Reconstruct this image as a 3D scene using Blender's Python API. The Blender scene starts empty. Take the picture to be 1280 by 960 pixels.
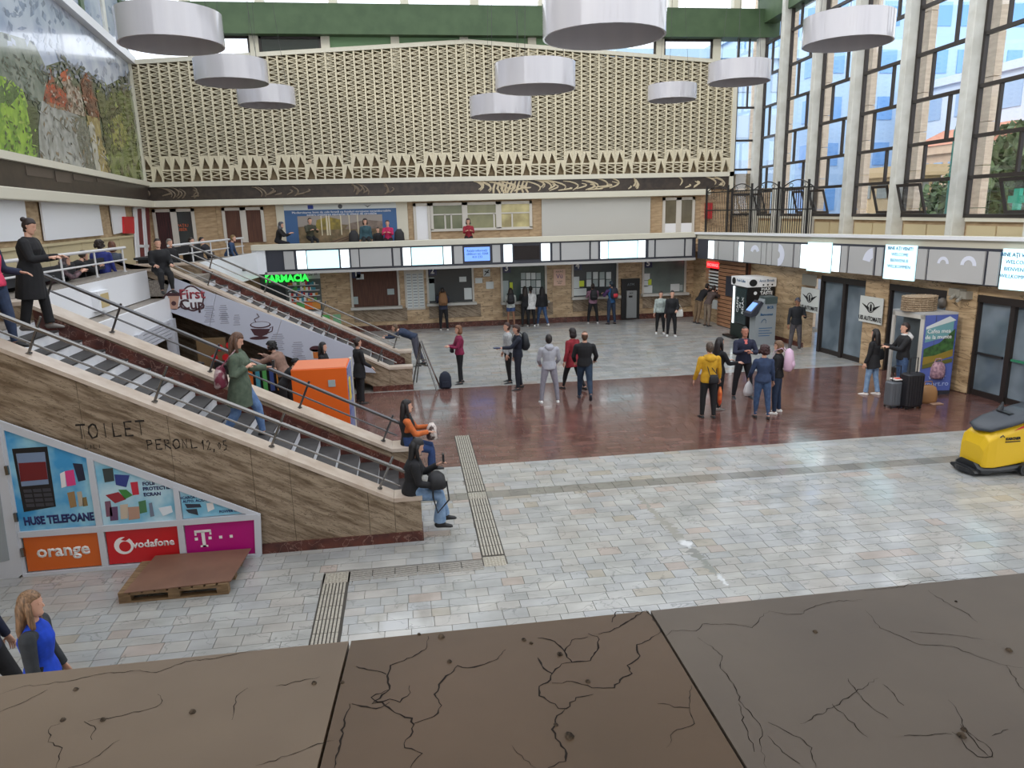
import bpy, bmesh, math, random
import numpy as np
from mathutils import Vector, Matrix
random.seed(7)
D = bpy.data
COL = bpy.context.scene.collection
SC = bpy.context.scene
PI = math.pi
R_ = math.radians

# ------------------------------------------------------------------ camera
CAM_H = 4.6
FPX = 917.0
def _n(v):
    v = np.array(v, float); return v / np.linalg.norm(v)
def _d(px, py): return np.array([px - 640., -(py - 480.), -FPX])
_M = np.array([_n(_d(7500, 90)), _n(_d(503, 266)), _n(-_d(736, 4408))]).T
_U, _, _Vt = np.linalg.svd(_M)
CR = _U @ _Vt
cam_data = D.cameras.new('camera'); cam = D.objects.new('camera', cam_data); COL.objects.link(cam)
cam_data.sensor_width = 36.0; cam_data.sensor_fit = 'HORIZONTAL'; cam_data.lens = FPX / 1280 * 36
cam_data.clip_start = 0.05; cam_data.clip_end = 900
_mw = Matrix([list(r) for r in CR.T]).to_4x4(); _mw.translation = (0, 0, CAM_H)
cam.matrix_world = _mw
SC.camera = cam

# ------------------------------------------------------------------ sky, sun, exposure
SKY_STRENGTH = 2.35
world = D.worlds.new('world'); SC.world = world; world.use_nodes = True
wn = world.node_tree; bg = wn.nodes['Background']
tc = wn.nodes.new('ShaderNodeTexCoord'); sp = wn.nodes.new('ShaderNodeSeparateXYZ'); wn.links.new(tc.outputs['Generated'], sp.inputs[0])
cr = wn.nodes.new('ShaderNodeValToRGB'); wn.links.new(sp.outputs['Z'], cr.inputs[0])
cr.color_ramp.elements[0].position = 0.0; cr.color_ramp.elements[0].color = (0.93, 0.95, 0.98, 1)
cr.color_ramp.elements[1].position = 0.7; cr.color_ramp.elements[1].color = (0.90, 0.94, 1.0, 1)
wn.links.new(cr.outputs[0], bg.inputs[0]); bg.inputs[1].default_value = SKY_STRENGTH
sun_d = D.lights.new('sun', 'SUN'); sun_d.energy = .9; sun_d.angle = R_(6.0); sun_d.color = (1.0, .93, .82)
sun = D.objects.new('sun', sun_d); COL.objects.link(sun); sun.location = (10, -20, 30)
sun.rotation_euler = Vector((0.75, 0.55, -0.42)).to_track_quat('-Z', 'Y').to_euler()
SC.view_settings.view_transform = 'Standard'; SC.view_settings.look = 'None'
SC.view_settings.exposure = 0.0; SC.view_settings.gamma = 1.0
SC.view_settings.use_curve_mapping = False

# ------------------------------------------------------------------ pixel -> real planes
def ray(px, py): return CR.T @ _d(px, py)
def onz(px, py, z=0.0):
    r = ray(px, py); t = (z - CAM_H) / r[2]; return Vector((t * r[0], t * r[1], z))
def ony(px, py, y):
    r = ray(px, py); t = y / r[1]; return Vector((t * r[0], y, CAM_H + t * r[2]))
def onp(px, py, pl):
    x0, y0, k = pl; r = ray(px, py); t = (x0 + y0 * k) / (r[0] + k * r[1])
    return Vector((t * r[0], t * r[1], CAM_H + t * r[2]))
YB = 30.1                       # back wall
YL = 28.6                       # gallery front
RW = (12.3, 28.0, .085)         # lower right wall
RB = (11.5, 28.6, .115)         # right gallery front
WP = (14.8, 30.1, -.06)         # window wall
LW = (-9.5, 30.1, .12)          # left wall
def plx(pl, y): return pl[0] + (pl[1] - y) * pl[2]
LZ = 3.15                       # landing / gallery floor level

# ------------------------------------------------------------------ materials
def lin(c):
    return tuple((v / 255 / 12.92) if v / 255 <= .04045 else ((v / 255 + .055) / 1.055) ** 2.4 for v in c[:3]) + (1.0,)
_mats = {}
def mat(name, c=(128, 128, 128), rough=.6, metal=0.0, emit=None, es=1.0, c2=None, scale=8.0, stretch=(1, 1, 1),
        detail=4.0, lo=.35, hi=.65, bump=0.0, tint=False, spec=.5, vein=None, veinscale=3.0, alpha=None, rvar=0.0, coat=0.0, rot=0.0, vw=.015):
    if name in _mats: return _mats[name]
    m = D.materials.new(name); m.use_nodes = True; _mats[name] = m
    nt = m.node_tree; b = nt.nodes['Principled BSDF']; L = nt.links.new
    b.inputs['Base Color'].default_value = lin(c); b.inputs['Roughness'].default_value = rough
    b.inputs['Metallic'].default_value = metal; b.inputs['Specular IOR Level'].default_value = spec
    b.inputs['Coat Weight'].default_value = coat
    m.diffuse_color = lin(c)
    out = None
    if c2 is not None or vein is not None or tint or bump or rvar:
        tcn = nt.nodes.new('ShaderNodeTexCoord'); mp = nt.nodes.new('ShaderNodeMapping')
        mp.inputs['Scale'].default_value = stretch
        if rot: mp.vector_type = 'TEXTURE'; mp.inputs['Scale'].default_value = tuple(1 / q for q in stretch); mp.inputs['Rotation'].default_value = (0, rot, 0)
        L(tcn.outputs['Object'], mp.inputs[0])
        if tint:
            oi = nt.nodes.new('ShaderNodeNewGeometry'); L(oi.outputs['Position'], mp.inputs[0])
        nz = nt.nodes.new('ShaderNodeTexNoise'); nz.inputs['Scale'].default_value = scale
        nz.inputs['Detail'].default_value = detail; L(mp.outputs[0], nz.inputs['Vector'])
        rp = nt.nodes.new('ShaderNodeValToRGB'); L(nz.outputs['Fac'], rp.inputs[0])
        rp.color_ramp.elements[0].position = lo; rp.color_ramp.elements[1].position = hi
        rp.color_ramp.elements[0].color = lin(c); rp.color_ramp.elements[1].color = lin(c2 if c2 is not None else c)
        out = rp.outputs[0]
        if vein is not None:
            n2 = nt.nodes.new('ShaderNodeTexNoise'); n2.inputs['Scale'].default_value = veinscale; n2.inputs['Detail'].default_value = 6
            n2.inputs['Distortion'].default_value = .6
            L(mp.outputs[0], n2.inputs['Vector'])
            r2 = nt.nodes.new('ShaderNodeValToRGB'); L(n2.outputs['Fac'], r2.inputs[0])
            e = r2.color_ramp.elements; e[0].position = .5 - vw; e[0].color = (0, 0, 0, 1); e[1].position = .5; e[1].color = (1, 1, 1, 1)
            x = e.new(.5 + vw); x.color = (0, 0, 0, 1)
            m2 = nt.nodes.new('ShaderNodeMix'); m2.data_type = 'RGBA'; L(r2.outputs[0], m2.inputs[0]); L(out, m2.inputs[6])
            m2.inputs[7].default_value = lin(vein); out = m2.outputs[2]
        if tint:
            at = nt.nodes.new('ShaderNodeAttribute'); at.attribute_name = 'tint'
            mx = nt.nodes.new('ShaderNodeMix'); mx.data_type = 'RGBA'; mx.blend_type = 'MULTIPLY'; mx.inputs[0].default_value = 1
            L(out, mx.inputs[6]); L(at.outputs['Color'], mx.inputs[7]); out = mx.outputs[2]
        L(out, b.inputs['Base Color'])
        if bump:
            bp = nt.nodes.new('ShaderNodeBump'); bp.inputs['Strength'].default_value = bump; bp.inputs['Distance'].default_value = .02
            L(nz.outputs['Fac'], bp.inputs['Height']); L(bp.outputs[0], b.inputs['Normal'])
        if rvar:
            mr = nt.nodes.new('ShaderNodeMapRange'); n3 = nt.nodes.new('ShaderNodeTexNoise'); n3.inputs['Scale'].default_value = .7
            n3.inputs['Detail'].default_value = 5
            L(mp.outputs[0], n3.inputs['Vector']); L(n3.outputs['Fac'], mr.inputs[0])
            mr.inputs[1].default_value = .3; mr.inputs[2].default_value = .7
            mr.inputs[3].default_value = max(0.02, rough - rvar); mr.inputs[4].default_value = rough + rvar
            L(mr.outputs[0], b.inputs['Roughness'])
    if emit is not None:
        b.inputs['Emission Color'].default_value = lin(emit); b.inputs['Emission Strength'].default_value = es
    return m
def glass_mat(name, c=(235, 245, 250), tr=.85, rough=.02):
    m = D.materials.new(name); m.use_nodes = True; nt = m.node_tree; nt.nodes.clear()
    o = nt.nodes.new('ShaderNodeOutputMaterial'); t = nt.nodes.new('ShaderNodeBsdfTransparent'); g = nt.nodes.new('ShaderNodeBsdfGlossy')
    t.inputs[0].default_value = lin(c); g.inputs[0].default_value = (1, 1, 1, 1); g.inputs['Roughness'].default_value = rough
    x = nt.nodes.new('ShaderNodeMixShader'); x.inputs[0].default_value = 1 - tr
    nt.links.new(t.outputs[0], x.inputs[1]); nt.links.new(g.outputs[0], x.inputs[2]); nt.links.new(x.outputs[0], o.inputs[0])
    _mats[name] = m; return m

M_TRAV = mat('travertine', (158, 141, 120), .42, c2=(104, 86, 66), scale=5, stretch=(.5, 1, 3.4), detail=9, lo=.40, hi=.66, bump=.25, vein=(84, 68, 52), veinscale=9, rot=.47, vw=.02)
M_WALL = mat('wall_stone', (206, 180, 145), .42, c2=(166, 139, 107), scale=3, stretch=(.5, .5, 2.5), detail=8, vein=(104, 84, 62), veinscale=2.5)
M_BRICK = mat('gallery_wall_stone', (184, 160, 128), .7, c2=(156, 132, 102), scale=5, stretch=(.6, .6, 3), detail=6)
M_CAP = mat('light_stone_cap', (200, 186, 172), .3, c2=(182, 164, 148), scale=4, detail=5)
M_REDBASE = mat('red_marble_skirting', (98, 52, 42), .3, c2=(66, 34, 30), scale=6, detail=8, vein=(140, 110, 98), veinscale=5)
M_TILE = mat('marble_floor_tile', (255, 255, 255), .15, c2=(226, 227, 226), scale=1.6, stretch=(1, 1.6, 1), detail=8, tint=True, vein=(204, 206, 206), veinscale=1.3, rvar=.07, vw=.008)
M_TILER = mat('red_marble_floor_tile', (240, 236, 234), .15, c2=(205, 196, 192), scale=2.2, stretch=(1, 1.8, 1), detail=8, tint=True, vein=(255, 236, 230), veinscale=2.0, rvar=.06, vw=.008, spec=.7)
M_GROUT = mat('floor_joint', (132, 127, 120), .8)
M_PARA = mat('parapet_stone', (151, 132, 111), .5, spec=.3, c2=(134, 116, 97), scale=2.2, detail=8, lo=.3, hi=.7, bump=.03, rvar=.05)
M_CRACK = mat('crack', (40, 30, 22), .9)
M_PIT = mat('pit_dark', (44, 34, 24), .9, c2=(112, 96, 78), scale=90)
M_WHITE = mat('white_paint', (222, 224, 228), .45)
M_WHITEP = mat('white_panel', (228, 230, 234), .4)
M_CREAM = mat('cream_trim', (206, 202, 186), .55)
M_LATT = mat('lattice_plaster', (206, 197, 172), .7)
M_LATTBACK = mat('lattice_backing', (140, 124, 100), .9)
M_DKBR = mat('dark_brown_frieze', (66, 55, 47), .35, c2=(48, 40, 35), scale=5, detail=5)
M_RELIEF = mat('frieze_relief', (190, 176, 148), .6)
M_STEEL = mat('brushed_steel', (128, 126, 124), .25, metal=1.0)
M_DKSTEEL = mat('dark_steel_rail', (96, 96, 98), .3, metal=.9)
M_BLACK = mat('black_metal', (26, 25, 26), .4)
M_DKFR = mat('dark_bronze_frame', (44, 38, 36), .4)
M_GREEN = mat('green_beam_paint', (70, 92, 62), .6, c2=(60, 82, 54), scale=2)
M_COLW = mat('white_column', (205, 206, 200), .6, c2=(190, 190, 182), scale=3)
M_GLASS = glass_mat('window_glass', (250, 252, 254), .94)
M_DOORG = mat('door_glass', (124, 136, 146), .08, c2=(90, 102, 112), scale=1.2, detail=2)
M_BOARD = mat('board_frame', (54, 56, 66), .4)
M_BGRAY = mat('board_grey_panel', (176, 176, 176), .35)
M_BW = mat('board_white_light', (240, 250, 252), .4, emit=(240, 252, 255), es=1.15)
M_BB = mat('board_cyan_light', (205, 240, 246), .4, emit=(196, 240, 250), es=.95)
M_SCRB = mat('screen_blue', (120, 160, 230), .3, emit=(118, 160, 238), es=.8)
M_SCRK = mat('screen_off', (30, 28, 32), .2)
M_TXTB = mat('dark_blue_letters', (22, 84, 130), .6)
M_TXTK = mat('black_letters', (22, 22, 24), .6)
M_TXTW = mat('white_letters', (236, 236, 236), .5)
M_PAPER = mat('paper', (206, 212, 212), .7)
M_DARKIN = mat('window_interior', (58, 62, 64), .25)  # dark colour stands for the unlit room behind a pane
M_CURT = mat('brown_curtain', (92, 58, 44), .7, c2=(74, 46, 36), scale=9, stretch=(3, 1, .2))
M_SKIN = mat('skin', (204, 158, 136), .55)
M_SKIN2 = mat('skin_tan', (146, 104, 80), .55)
M_EYE = mat('eye_and_brow', (34, 24, 22), .4)
M_LIP = mat('lips', (150, 76, 70), .5)

# ------------------------------------------------------------------ mesh building
ORIG = {}
def props(o, label=None, cat=None, group=None, kind=None):
    if label: o['label'] = label
    if cat: o['category'] = cat
    if group: o['group'] = group
    if kind: o['kind'] = kind
    return o
def root(name, loc, label, cat, group=None, kind=None):
    o = D.objects.new(name, None); COL.objects.link(o); o.location = loc; o.empty_display_size = .2
    ORIG[o.name] = Vector(loc); return props(o, label, cat, group, kind)
class MB:
    def __init__(s): s.v = []; s.f = []; s.mi = []; s.tint = None
    def face(s, ids, mi=0): s.f.append(tuple(ids)); s.mi.append(mi)
    def add(s, vs, fs, mi=0):
        k = len(s.v); s.v += [Vector(v) for v in vs]
        for f in fs: s.f.append(tuple(i + k for i in f)); s.mi.append(mi)
    def box(s, x0, x1, y0, y1, z0, z1, mi=0):
        s.add([(x0,y0,z0),(x1,y0,z0),(x1,y1,z0),(x0,y1,z0),(x0,y0,z1),(x1,y0,z1),(x1,y1,z1),(x0,y1,z1)],
              [(0,3,2,1),(4,5,6,7),(0,1,5,4),(1,2,6,5),(2,3,7,6),(3,0,4,7)], mi); return s
    def prism(s, poly, ext, mi=0):
        """poly: list of points (3D), ext: extrusion vector"""
        poly = [Vector(p) for p in poly]; e = Vector(ext); n = len(poly)
        nr = Vector((0, 0, 0))
        for i in range(n): nr += poly[i].cross(poly[(i + 1) % n])
        if nr.dot(e) > 0: poly.reverse()
        fs = [tuple(range(n)), tuple(range(2 * n - 1, n - 1, -1))]
        for i in range(n):
            j = (i + 1) % n; fs.append((i, i + n, j + n, j))
        s.add(poly + [p + e for p in poly], fs, mi); return s
    def loft(s, pts, rads, n=10, ref=(1, 0, 0), cap=True, mi=0, pw=1.0):
        pts = [Vector(p) for p in pts]; ref = Vector(ref); k0 = len(s.v); m = len(pts)
        for i, p in enumerate(pts):
            t = (pts[min(i + 1, m - 1)] - pts[max(i - 1, 0)])
            if t.length < 1e-6: t = Vector((0, 0, 1))
            t.normalize(); r = rads[i] if isinstance(rads, (list,)) else rads
            rx, ry = (r, r) if not isinstance(r, tuple) else r
            sd = ref - t * ref.dot(t)
            if sd.length < 1e-4: sd = Vector((0, 1, 0)) - t * t.y
            if sd.length < 1e-4: sd = Vector((0, 0, 1))
            sd.normalize(); up = t.cross(sd)
            for j in range(n):
                a = 2 * PI * j / n; ca, sa = math.cos(a), math.sin(a)
                if pw != 1.0:
                    ca = math.copysign(abs(ca) ** pw, ca); sa = math.copysign(abs(sa) ** pw, sa)
                s.v.append(p + sd * ca * rx + up * sa * ry)
        for i in range(m - 1):
            for j in range(n):
                a = k0 + i * n + j; b = k0 + i * n + (j + 1) % n; s.face((a, b, b + n, a + n), mi)
        if cap:
            s.face([k0 + j for j in range(n - 1, -1, -1)], mi); s.face([k0 + (m - 1) * n + j for j in range(n)], mi)
        return s
    def tube(s, pts, r, n=8, mi=0, ref=(0, 0, 1)): return s.loft(pts, r, n, ref, True, mi)
    def disc_z(s, c, r, z0, z1, n=24, mi=0): return s.loft([(c[0], c[1], z0), (c[0], c[1], z1)], r, n, (1, 0, 0), True, mi)
    def ellipsoid(s, c, rx, ry, rz, n=12, m=8, mi=0):
        pts = []; rads = []
        c = Vector(c)
        for i in range(m + 1):
            a = PI * (.02 + .96 * i / m) - PI / 2
            pts.append(c + Vector((0, 0, math.sin(a) * rz))); rads.append((math.cos(a) * rx, math.cos(a) * ry))
        return s.loft(pts, rads, n, (1, 0, 0), True, mi)
    def build(s, name, mats, parent=None, smooth=False, label=None, cat=None, group=None, kind=None, local=False, bevel=0.0):
        me = D.meshes.new(name)
        if local: o = Vector((0, 0, 0)); oloc = o
        elif parent is not None: o = ORIG.get(parent.name, Vector((0, 0, 0))); oloc = None
        else:
            a = np.array([tuple(v) for v in s.v]); mn = a.min(0); mx = a.max(0)
            o = Vector(((mn[0] + mx[0]) / 2, (mn[1] + mx[1]) / 2, mn[2])); oloc = o
        me.from_pydata([tuple(v - o) for v in s.v], [], s.f)
        ml = mats if isinstance(mats, (list, tuple)) else [mats]
        for m in ml: me.materials.append(m)
        if len(ml) > 1: me.polygons.foreach_set('material_index', s.mi)
        if smooth: me.polygons.foreach_set('use_smooth', [True] * len(s.f))
        if s.tint is not None:
            at = me.attributes.new('tint', 'FLOAT_COLOR', 'FACE')
            at.data.foreach_set('color', np.array(s.tint, dtype=np.float32).ravel())
        me.update()
        ob = D.objects.new(name, me); COL.objects.link(ob)
        if parent is not None: ob.parent = parent; ORIG[ob.name] = o
        else:
            if not local: ob.location = oloc
            ORIG[ob.name] = o
        if bevel:
            bv = ob.modifiers.new('bevel', 'BEVEL'); bv.width = bevel; bv.segments = 2; bv.limit_method = 'ANGLE'
        return props(ob, label, cat, group, kind)
def share(ob, name=None, parent=None, loc=None):
    c = ob.copy(); COL.objects.link(c)
    if parent is not None: c.parent = parent
    if loc is not None: c.location = loc
    return c
def text(s, size, m, parent, o, xd=(1, 0, 0), zd=(0, 0, 1), align='CENTER', name='lettering', ext=.004, bold=0.0, sx=1.0, lift=0.006, kind=None):
    cu = D.curves.new(name, 'FONT'); cu.body = s; cu.size = size; cu.align_x = align; cu.align_y = 'CENTER'; cu.extrude = 0.0
    cu.offset = bold; cu.resolution_u = 2
    ob = D.objects.new(name, cu); COL.objects.link(ob); dg = bpy.context.evaluated_depsgraph_get()
    me = D.meshes.new_from_object(ob.evaluated_get(dg)); D.objects.remove(ob)
    xd = Vector(xd).normalized(); zd = Vector(zd); zd = (zd - xd * zd.dot(xd)).normalized(); nd = xd.cross(zd); o = Vector(o) + nd * lift
    b = ORIG.get(parent.name, Vector((0, 0, 0))) if parent else Vector((0, 0, 0))
    bm = bmesh.new(); bm.from_mesh(me)
    r = bmesh.ops.extrude_face_region(bm, geom=bm.faces[:])
    vs = [e for e in r['geom'] if isinstance(e, bmesh.types.BMVert)]
    bmesh.ops.translate(bm, verts=vs, vec=(0, 0, ext))
    for v in bm.verts: v.co = o + xd * v.co.x * sx + zd * v.co.y + nd * v.co.z - b
    bmesh.ops.recalc_face_normals(bm, faces=bm.faces)
    bm.to_mesh(me); bm.free(); me.materials.clear(); me.materials.append(m)
    ob = D.objects.new(name, me); COL.objects.link(ob)
    if parent: ob.parent = parent; ORIG[ob.name] = b
    return ob
def obox(mb, p0, p1, z0, z1, th, side=1, mi=0):
    """box standing on the ground line p0-p1, thickness th to its left (side=1) / right"""
    a = Vector((p0[0], p0[1], 0)); b = Vector((p1[0], p1[1], 0)); d = (b - a).normalized(); n = Vector((-d.y, d.x, 0)) * side * th
    q = [a, b, b + n, a + n]
    mb.prism([(v.x, v.y, z0) for v in q], (0, 0, z1 - z0), mi); return mb
def quadpx(mb, pxs, pl, th, kind='p', mi=0):
    """polygon given by photo pixels on a vertical real plane, given thickness towards the hall"""
    if kind == 'p':
        P = [onp(x, y, pl) for x, y in pxs]; n = Vector((-1, -pl[2], 0)).normalized()
        if pl is LW: n = Vector((1, pl[2], 0)).normalized()
    else:
        P = [ony(x, y, pl) for x, y in pxs]; n = Vector((0, -1, 0))
    mb.prism(P, n * th, mi); return P
# ================================================================== STRUCTURE
def S(mb, name, m, **k): return mb.build(name, m, kind='structure', **k)
floor = S(MB().box(-10, 15.2, -1.0, 30.3, -.3, -.012), 'floor', M_GROUT)
# --- marble tiles, row by row
TW = [(198,198,195),(195,196,195),(200,200,196),(192,193,192),(202,201,197),(197,195,190),(200,196,190),(194,195,195),(201,199,193),(189,190,188)]
TR = [(138,102,94),(131,97,89),(143,107,98),(127,93,86),(139,105,98),(132,100,94)]
TG = [(156,154,146),(148,146,140),(162,158,150)]
TL = [(160,157,153),(152,150,147),(166,163,158)]
def tile_mesh(mb, x0, x1, y0, y1, z, c):
    j = .0035; k = len(mb.v)
    mb.box(x0 + j, x1 - j, y0 + j, y1 - j, -.012, z)
    if mb.tint is None: mb.tint = []
    mb.tint += [lin([v * .87 for v in c])] * 6
rnd = random.Random(3)
tiles = []
def in_tactile(x, y):
    if .80 < x < 1.12 and 8.9 < y < 14.9: return True
    if -1.30 < x < .80 and 8.85 < y < 9.15: return True
    if -1.30 < x < -.96 and 6 < y < 9.15: return True
    return False
y = 5.6
while y < 30.1:
    for lim in (11.33, 11.63, 12.98, 19.25):        # band edges stay straight
        if y < lim < y + .29 and lim - y > 0.02:
            h = lim - y; break
    else: h = rnd.choice([.18, .2, .22])
    if abs(y - 11.33) < .02: h = .3
    x = -9.6 + rnd.random() * .3; xm = 14.6
    mid = y + h / 2
    while x < xm:
        L = rnd.choice([.22, .28, .3, .34, .4, .46]) if abs(y - 11.33) > .02 else .3
        x1 = x + L
        cuts = [(x, x1)]
        for (a, b, ya, yb) in ((.80, 1.12, 8.9, 14.9), (-1.30, .80, 8.86, 9.14), (-1.30, -.96, 5, 9.14)):
            if ya < mid < yb:
                nc = []
                for (p, q) in cuts:
                    if q <= a or p >= b: nc.append((p, q))
                    else:
                        if p < a - .03: nc.append((p, a))
                        if q > b + .03: nc.append((b, q))
                cuts = nc
        for (p, q) in cuts: tiles.append((p, q, y, y + h))
        x = x1
    y += h
def tcol(x, y):
    if 11.33 - .01 < y < 11.60: return rnd.choice(TG)
    if 12.97 < y < 19.24: return rnd.choice(TR)
    r = rnd.random()
    if r < .03: return (198, 186, 177)
    if r < .05: return (192, 185, 172)
    return rnd.choice(TW)
def vis(t):
    x, y = (t[0] + t[1]) / 2, (t[2] + t[3]) / 2
    c = CR @ np.array([x, y, -CAM_H]); px = 640 + FPX * c[0] / -c[2]; py = 480 - FPX * c[1] / -c[2]
    edge = 848 - px * .1016
    return -10 < px < 1290 and py < edge + 10 and not (px < 325 and py < 690) , py
cand = sorted([t for t in tiles if vis(t)[0]], key=lambda t: -vis(t)[1])[:290]
cs = set(cand); stuff = MB(); stuffr = MB()
tmesh = {}
for t in tiles:
    if t in cs: continue
    tile_mesh(stuffr if 12.97 < t[2] < 19.24 else stuff, *t, rnd.choice((0, .0004)), tcol((t[0] + t[1]) / 2, t[2]))
stuff.build('floor_tiles', M_TILE, floor, kind='stuff'); stuffr.build('floor_tiles', M_TILER, floor, kind='stuff')
for t in cand:
    c = tcol((t[0] + t[1]) / 2, t[2]); key = (round(t[1] - t[0], 2), round(t[3] - t[2], 2), c)
    if key not in tmesh:
        mb = MB(); mb.v = []; tile_mesh(mb, -key[0] / 2, key[0] / 2, -key[1] / 2, key[1] / 2, .0005, c)
        ob = mb.build('floor_tile', M_TILE, floor, local=True); tmesh[key] = ob
    else: ob = share(tmesh[key], parent=floor)
    ob.location = Vector(((t[0] + t[1]) / 2, (t[2] + t[3]) / 2, 0)) - ORIG['floor']
# --- tactile paving
M_TACT = mat('tactile_strip', (176, 170, 156), .4, c2=(150, 145, 134), scale=30)
M_TACTG = mat('tactile_gap', (64, 60, 54), .8)
tp = root('tactile_paving', (.96, 10, 0), 'light ribbed tactile guide strip laid in the marble floor', 'tactile paving')
b = MB(); b.box(.80, 1.12, 8.9, 14.9, -.012, -.001); b.box(-1.30, .80, 8.86, 9.14, -.012, -.001); b.box(-1.30, -.96, 6.0, 9.14, -.012, -.001)
b.build('strip_base', M_TACTG, tp)
def ribs(x0, x1, y0, y1, along):
    L = (y1 - y0) if along == 'y' else (x1 - x0); n = max(1, int(round(L / .3)))
    for i in range(n):
        mb = MB()
        for k in range(7):
            w = .3 / 7
            if along == 'y': mb.box(x0 + .012 + k * w + .008, x0 + .012 + (k + 1) * w - .008, y0 + i * L / n + .006, y0 + (i + 1) * L / n - .006, -.002, .006)
            else: mb.box(x0 + i * L / n + .006, x0 + (i + 1) * L / n - .006, y0 + .008 + k * .038, y0 + .008 + (k + 1) * .038 - .014, -.002, .0055)
        mb.build('ribbed_paver', M_TACT if along == 'y' else M_TACT2, tp)
M_TACT2 = mat('tactile_strip_worn', (158, 154, 146), .4, c2=(136, 132, 126), scale=30)
ribs(.80, 1.12, 11.65, 14.9, 'y'); ribs(.80, 1.12, 9.25, 11.33, 'y'); ribs(-1.30, -.96, 6.2, 8.86, 'y'); ribs(-.96, .80, 8.86, 9.14, 'x')
for (cx, cy) in ((.96, 9.07), (-1.13, 9.0), (.96, 11.48)):
    mb = MB(); mb.box(cx - .15, cx + .15, cy - .14, cy + .14, -.002, .001)
    for i in range(7):
        for j in range(7): mb.disc_z((cx - .13 + i * .043, cy - .12 + j * .04), .013, 0, .007, 6)
    mb.build('dotted_paver', M_TACT, tp)

# --- wet scuffed streak on the floor
pu = root('wet_streak', (3.9, 10.3, .001), 'shiny wet scratched streak on the light marble floor', 'puddle'); rq = random.Random(9)
M_WET = mat('wet_film', (150, 150, 146), .03, spec=1.0, coat=1.0)
for seg in range(9):
    mb = MB(); t0 = seg / 9; n = 10
    P = [onz(790 + 98 * (t0 + (k / n) / 9) + 22 * (t0 + k / n / 9), 612 + 120 * (t0 + k / n / 9)) + Vector((rq.uniform(-.03, .03), 0, .0009)) for k in range(n + 1)]
    vs = []
    for k, p in enumerate(P): w = rq.uniform(.01, .07) * (.4 + 1.2 * math.sin(PI * min(.98, t0 + k / n / 9))); vs += [p + Vector((-w, 0, 0)), p + Vector((w, 0, 0))]
    mb.add(vs, [(2 * k, 2 * k + 1, 2 * k + 3, 2 * k + 2) for k in range(n)]); mb.build('wet_patch', M_WET, pu)
# --- foreground parapet
PZ = 3.8; e0 = onz(437, 803, PZ); e1 = onz(811, 762, PZ); PY = (e0.y + e1.y) / 2
para = root('parapet', (0, PY - .4, PZ - .9), 'cracked brown stone parapet ledge in the foreground', 'parapet')
para['kind'] = 'structure'
xs = [-2.6, -1.42, -.78, e0.x, e1.x, 2.0, 3.4]
xs = [-2.2, e0.x, e1.x, 2.9]
# the slab joints fan out a little in the photograph
j0 = onz(398, 960, PZ); j1 = onz(932, 960, PZ)
def jx(k, y):
    a, c = (e0, j0) if k == 0 else (e1, j1)
    return a.x + (a.y - y) * (c.x - a.x) / (a.y - c.y)
sl = []
yb = -.05
for i, (xa, xb) in enumerate(zip(xs[:-1], xs[1:])):
    fa = (lambda y: xs[0]) if i == 0 else (lambda y, k=i - 1: jx(k, y) + .0025)
    fb = (lambda y: xs[-1]) if i == 2 else (lambda y, k=i: jx(k, y) - .0025)
    P = [(fa(yb), yb, PZ - .06), (fb(yb), yb, PZ - .06), (fb(PY), PY, PZ - .06), (fa(PY), PY, PZ - .06)]
    col = [M_PARA, mat('parapet_stone_b', (126, 103, 82), .5, spec=.3, c2=(110, 91, 72), scale=2.4, detail=8, lo=.3, hi=.7, rvar=.05),
           mat('parapet_stone_c', (133, 121, 108), .5, spec=.3, c2=(118, 107, 97), scale=2.4, detail=8, lo=.3, hi=.7, rvar=.05)][i]
    sl.append(MB().prism(P, (0, 0, .06)).build('slab', col, para))
MB().box(xs[0], xs[-1], yb + .06, PY - .1, LZ - .3, PZ - .06).build('base', M_WALL, para)
# cracks follow the real cracks of the ledge
def crack(i, pts, w=.0022, jag=.5, name='crack'):
    W = [onz(x, y, PZ) for x, y in pts]; out = [W[0]]
    for a, c in zip(W[:-1], W[1:]):
        L = (c - a).length; n = max(1, int(L / .008)); pr = Vector((-(c - a).y, (c - a).x, 0)).normalized()
        for k in range(1, n + 1):
            p = a.lerp(c, k / n)
            if k < n: p = p + pr * rnd.uniform(-1, 1) * .006 * jag
            out.append(p)
    mb = MB(); m = len(out); vs = []
    for k, p in enumerate(out):
        t = (out[min(k + 1, m - 1)] - out[max(k - 1, 0)]).normalized(); pr = Vector((-t.y, t.x, 0))
        ww = w * .5 * rnd.uniform(.45, 1.5) * min(1, 3 * (k + .4) / m + .3, 3 * (m - k) / m + .2)
        vs += [p + pr * ww, p - pr * ww]
    vs = [v + Vector((0, 0, .0004)) for v in vs]
    mb.add(vs, [(2 * k, 2 * k + 1, 2 * k + 3, 2 * k + 2) for k in range(m - 1)])
    return mb
CR_L = [[(0,868),(30,858),(75,853),(130,842),(175,838),(195,841),(232,827),(275,822),(300,816),(330,812),(380,806)],
        [(110,902),(128,898),(145,896),(195,884),(203,876),(197,868)],[(70,960),(78,935),(60,928),(64,908),(75,905)],
        [(85,960),(110,953),(135,935),(150,925)],[(115,925),(118,908),(105,902)],[(320,957),(360,945),(390,933),(418,926)],
        [(345,858),(375,852),(400,846)],[(0,890),(40,872),(60,862)],[(290,900),(296,870),(310,860)]]
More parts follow.
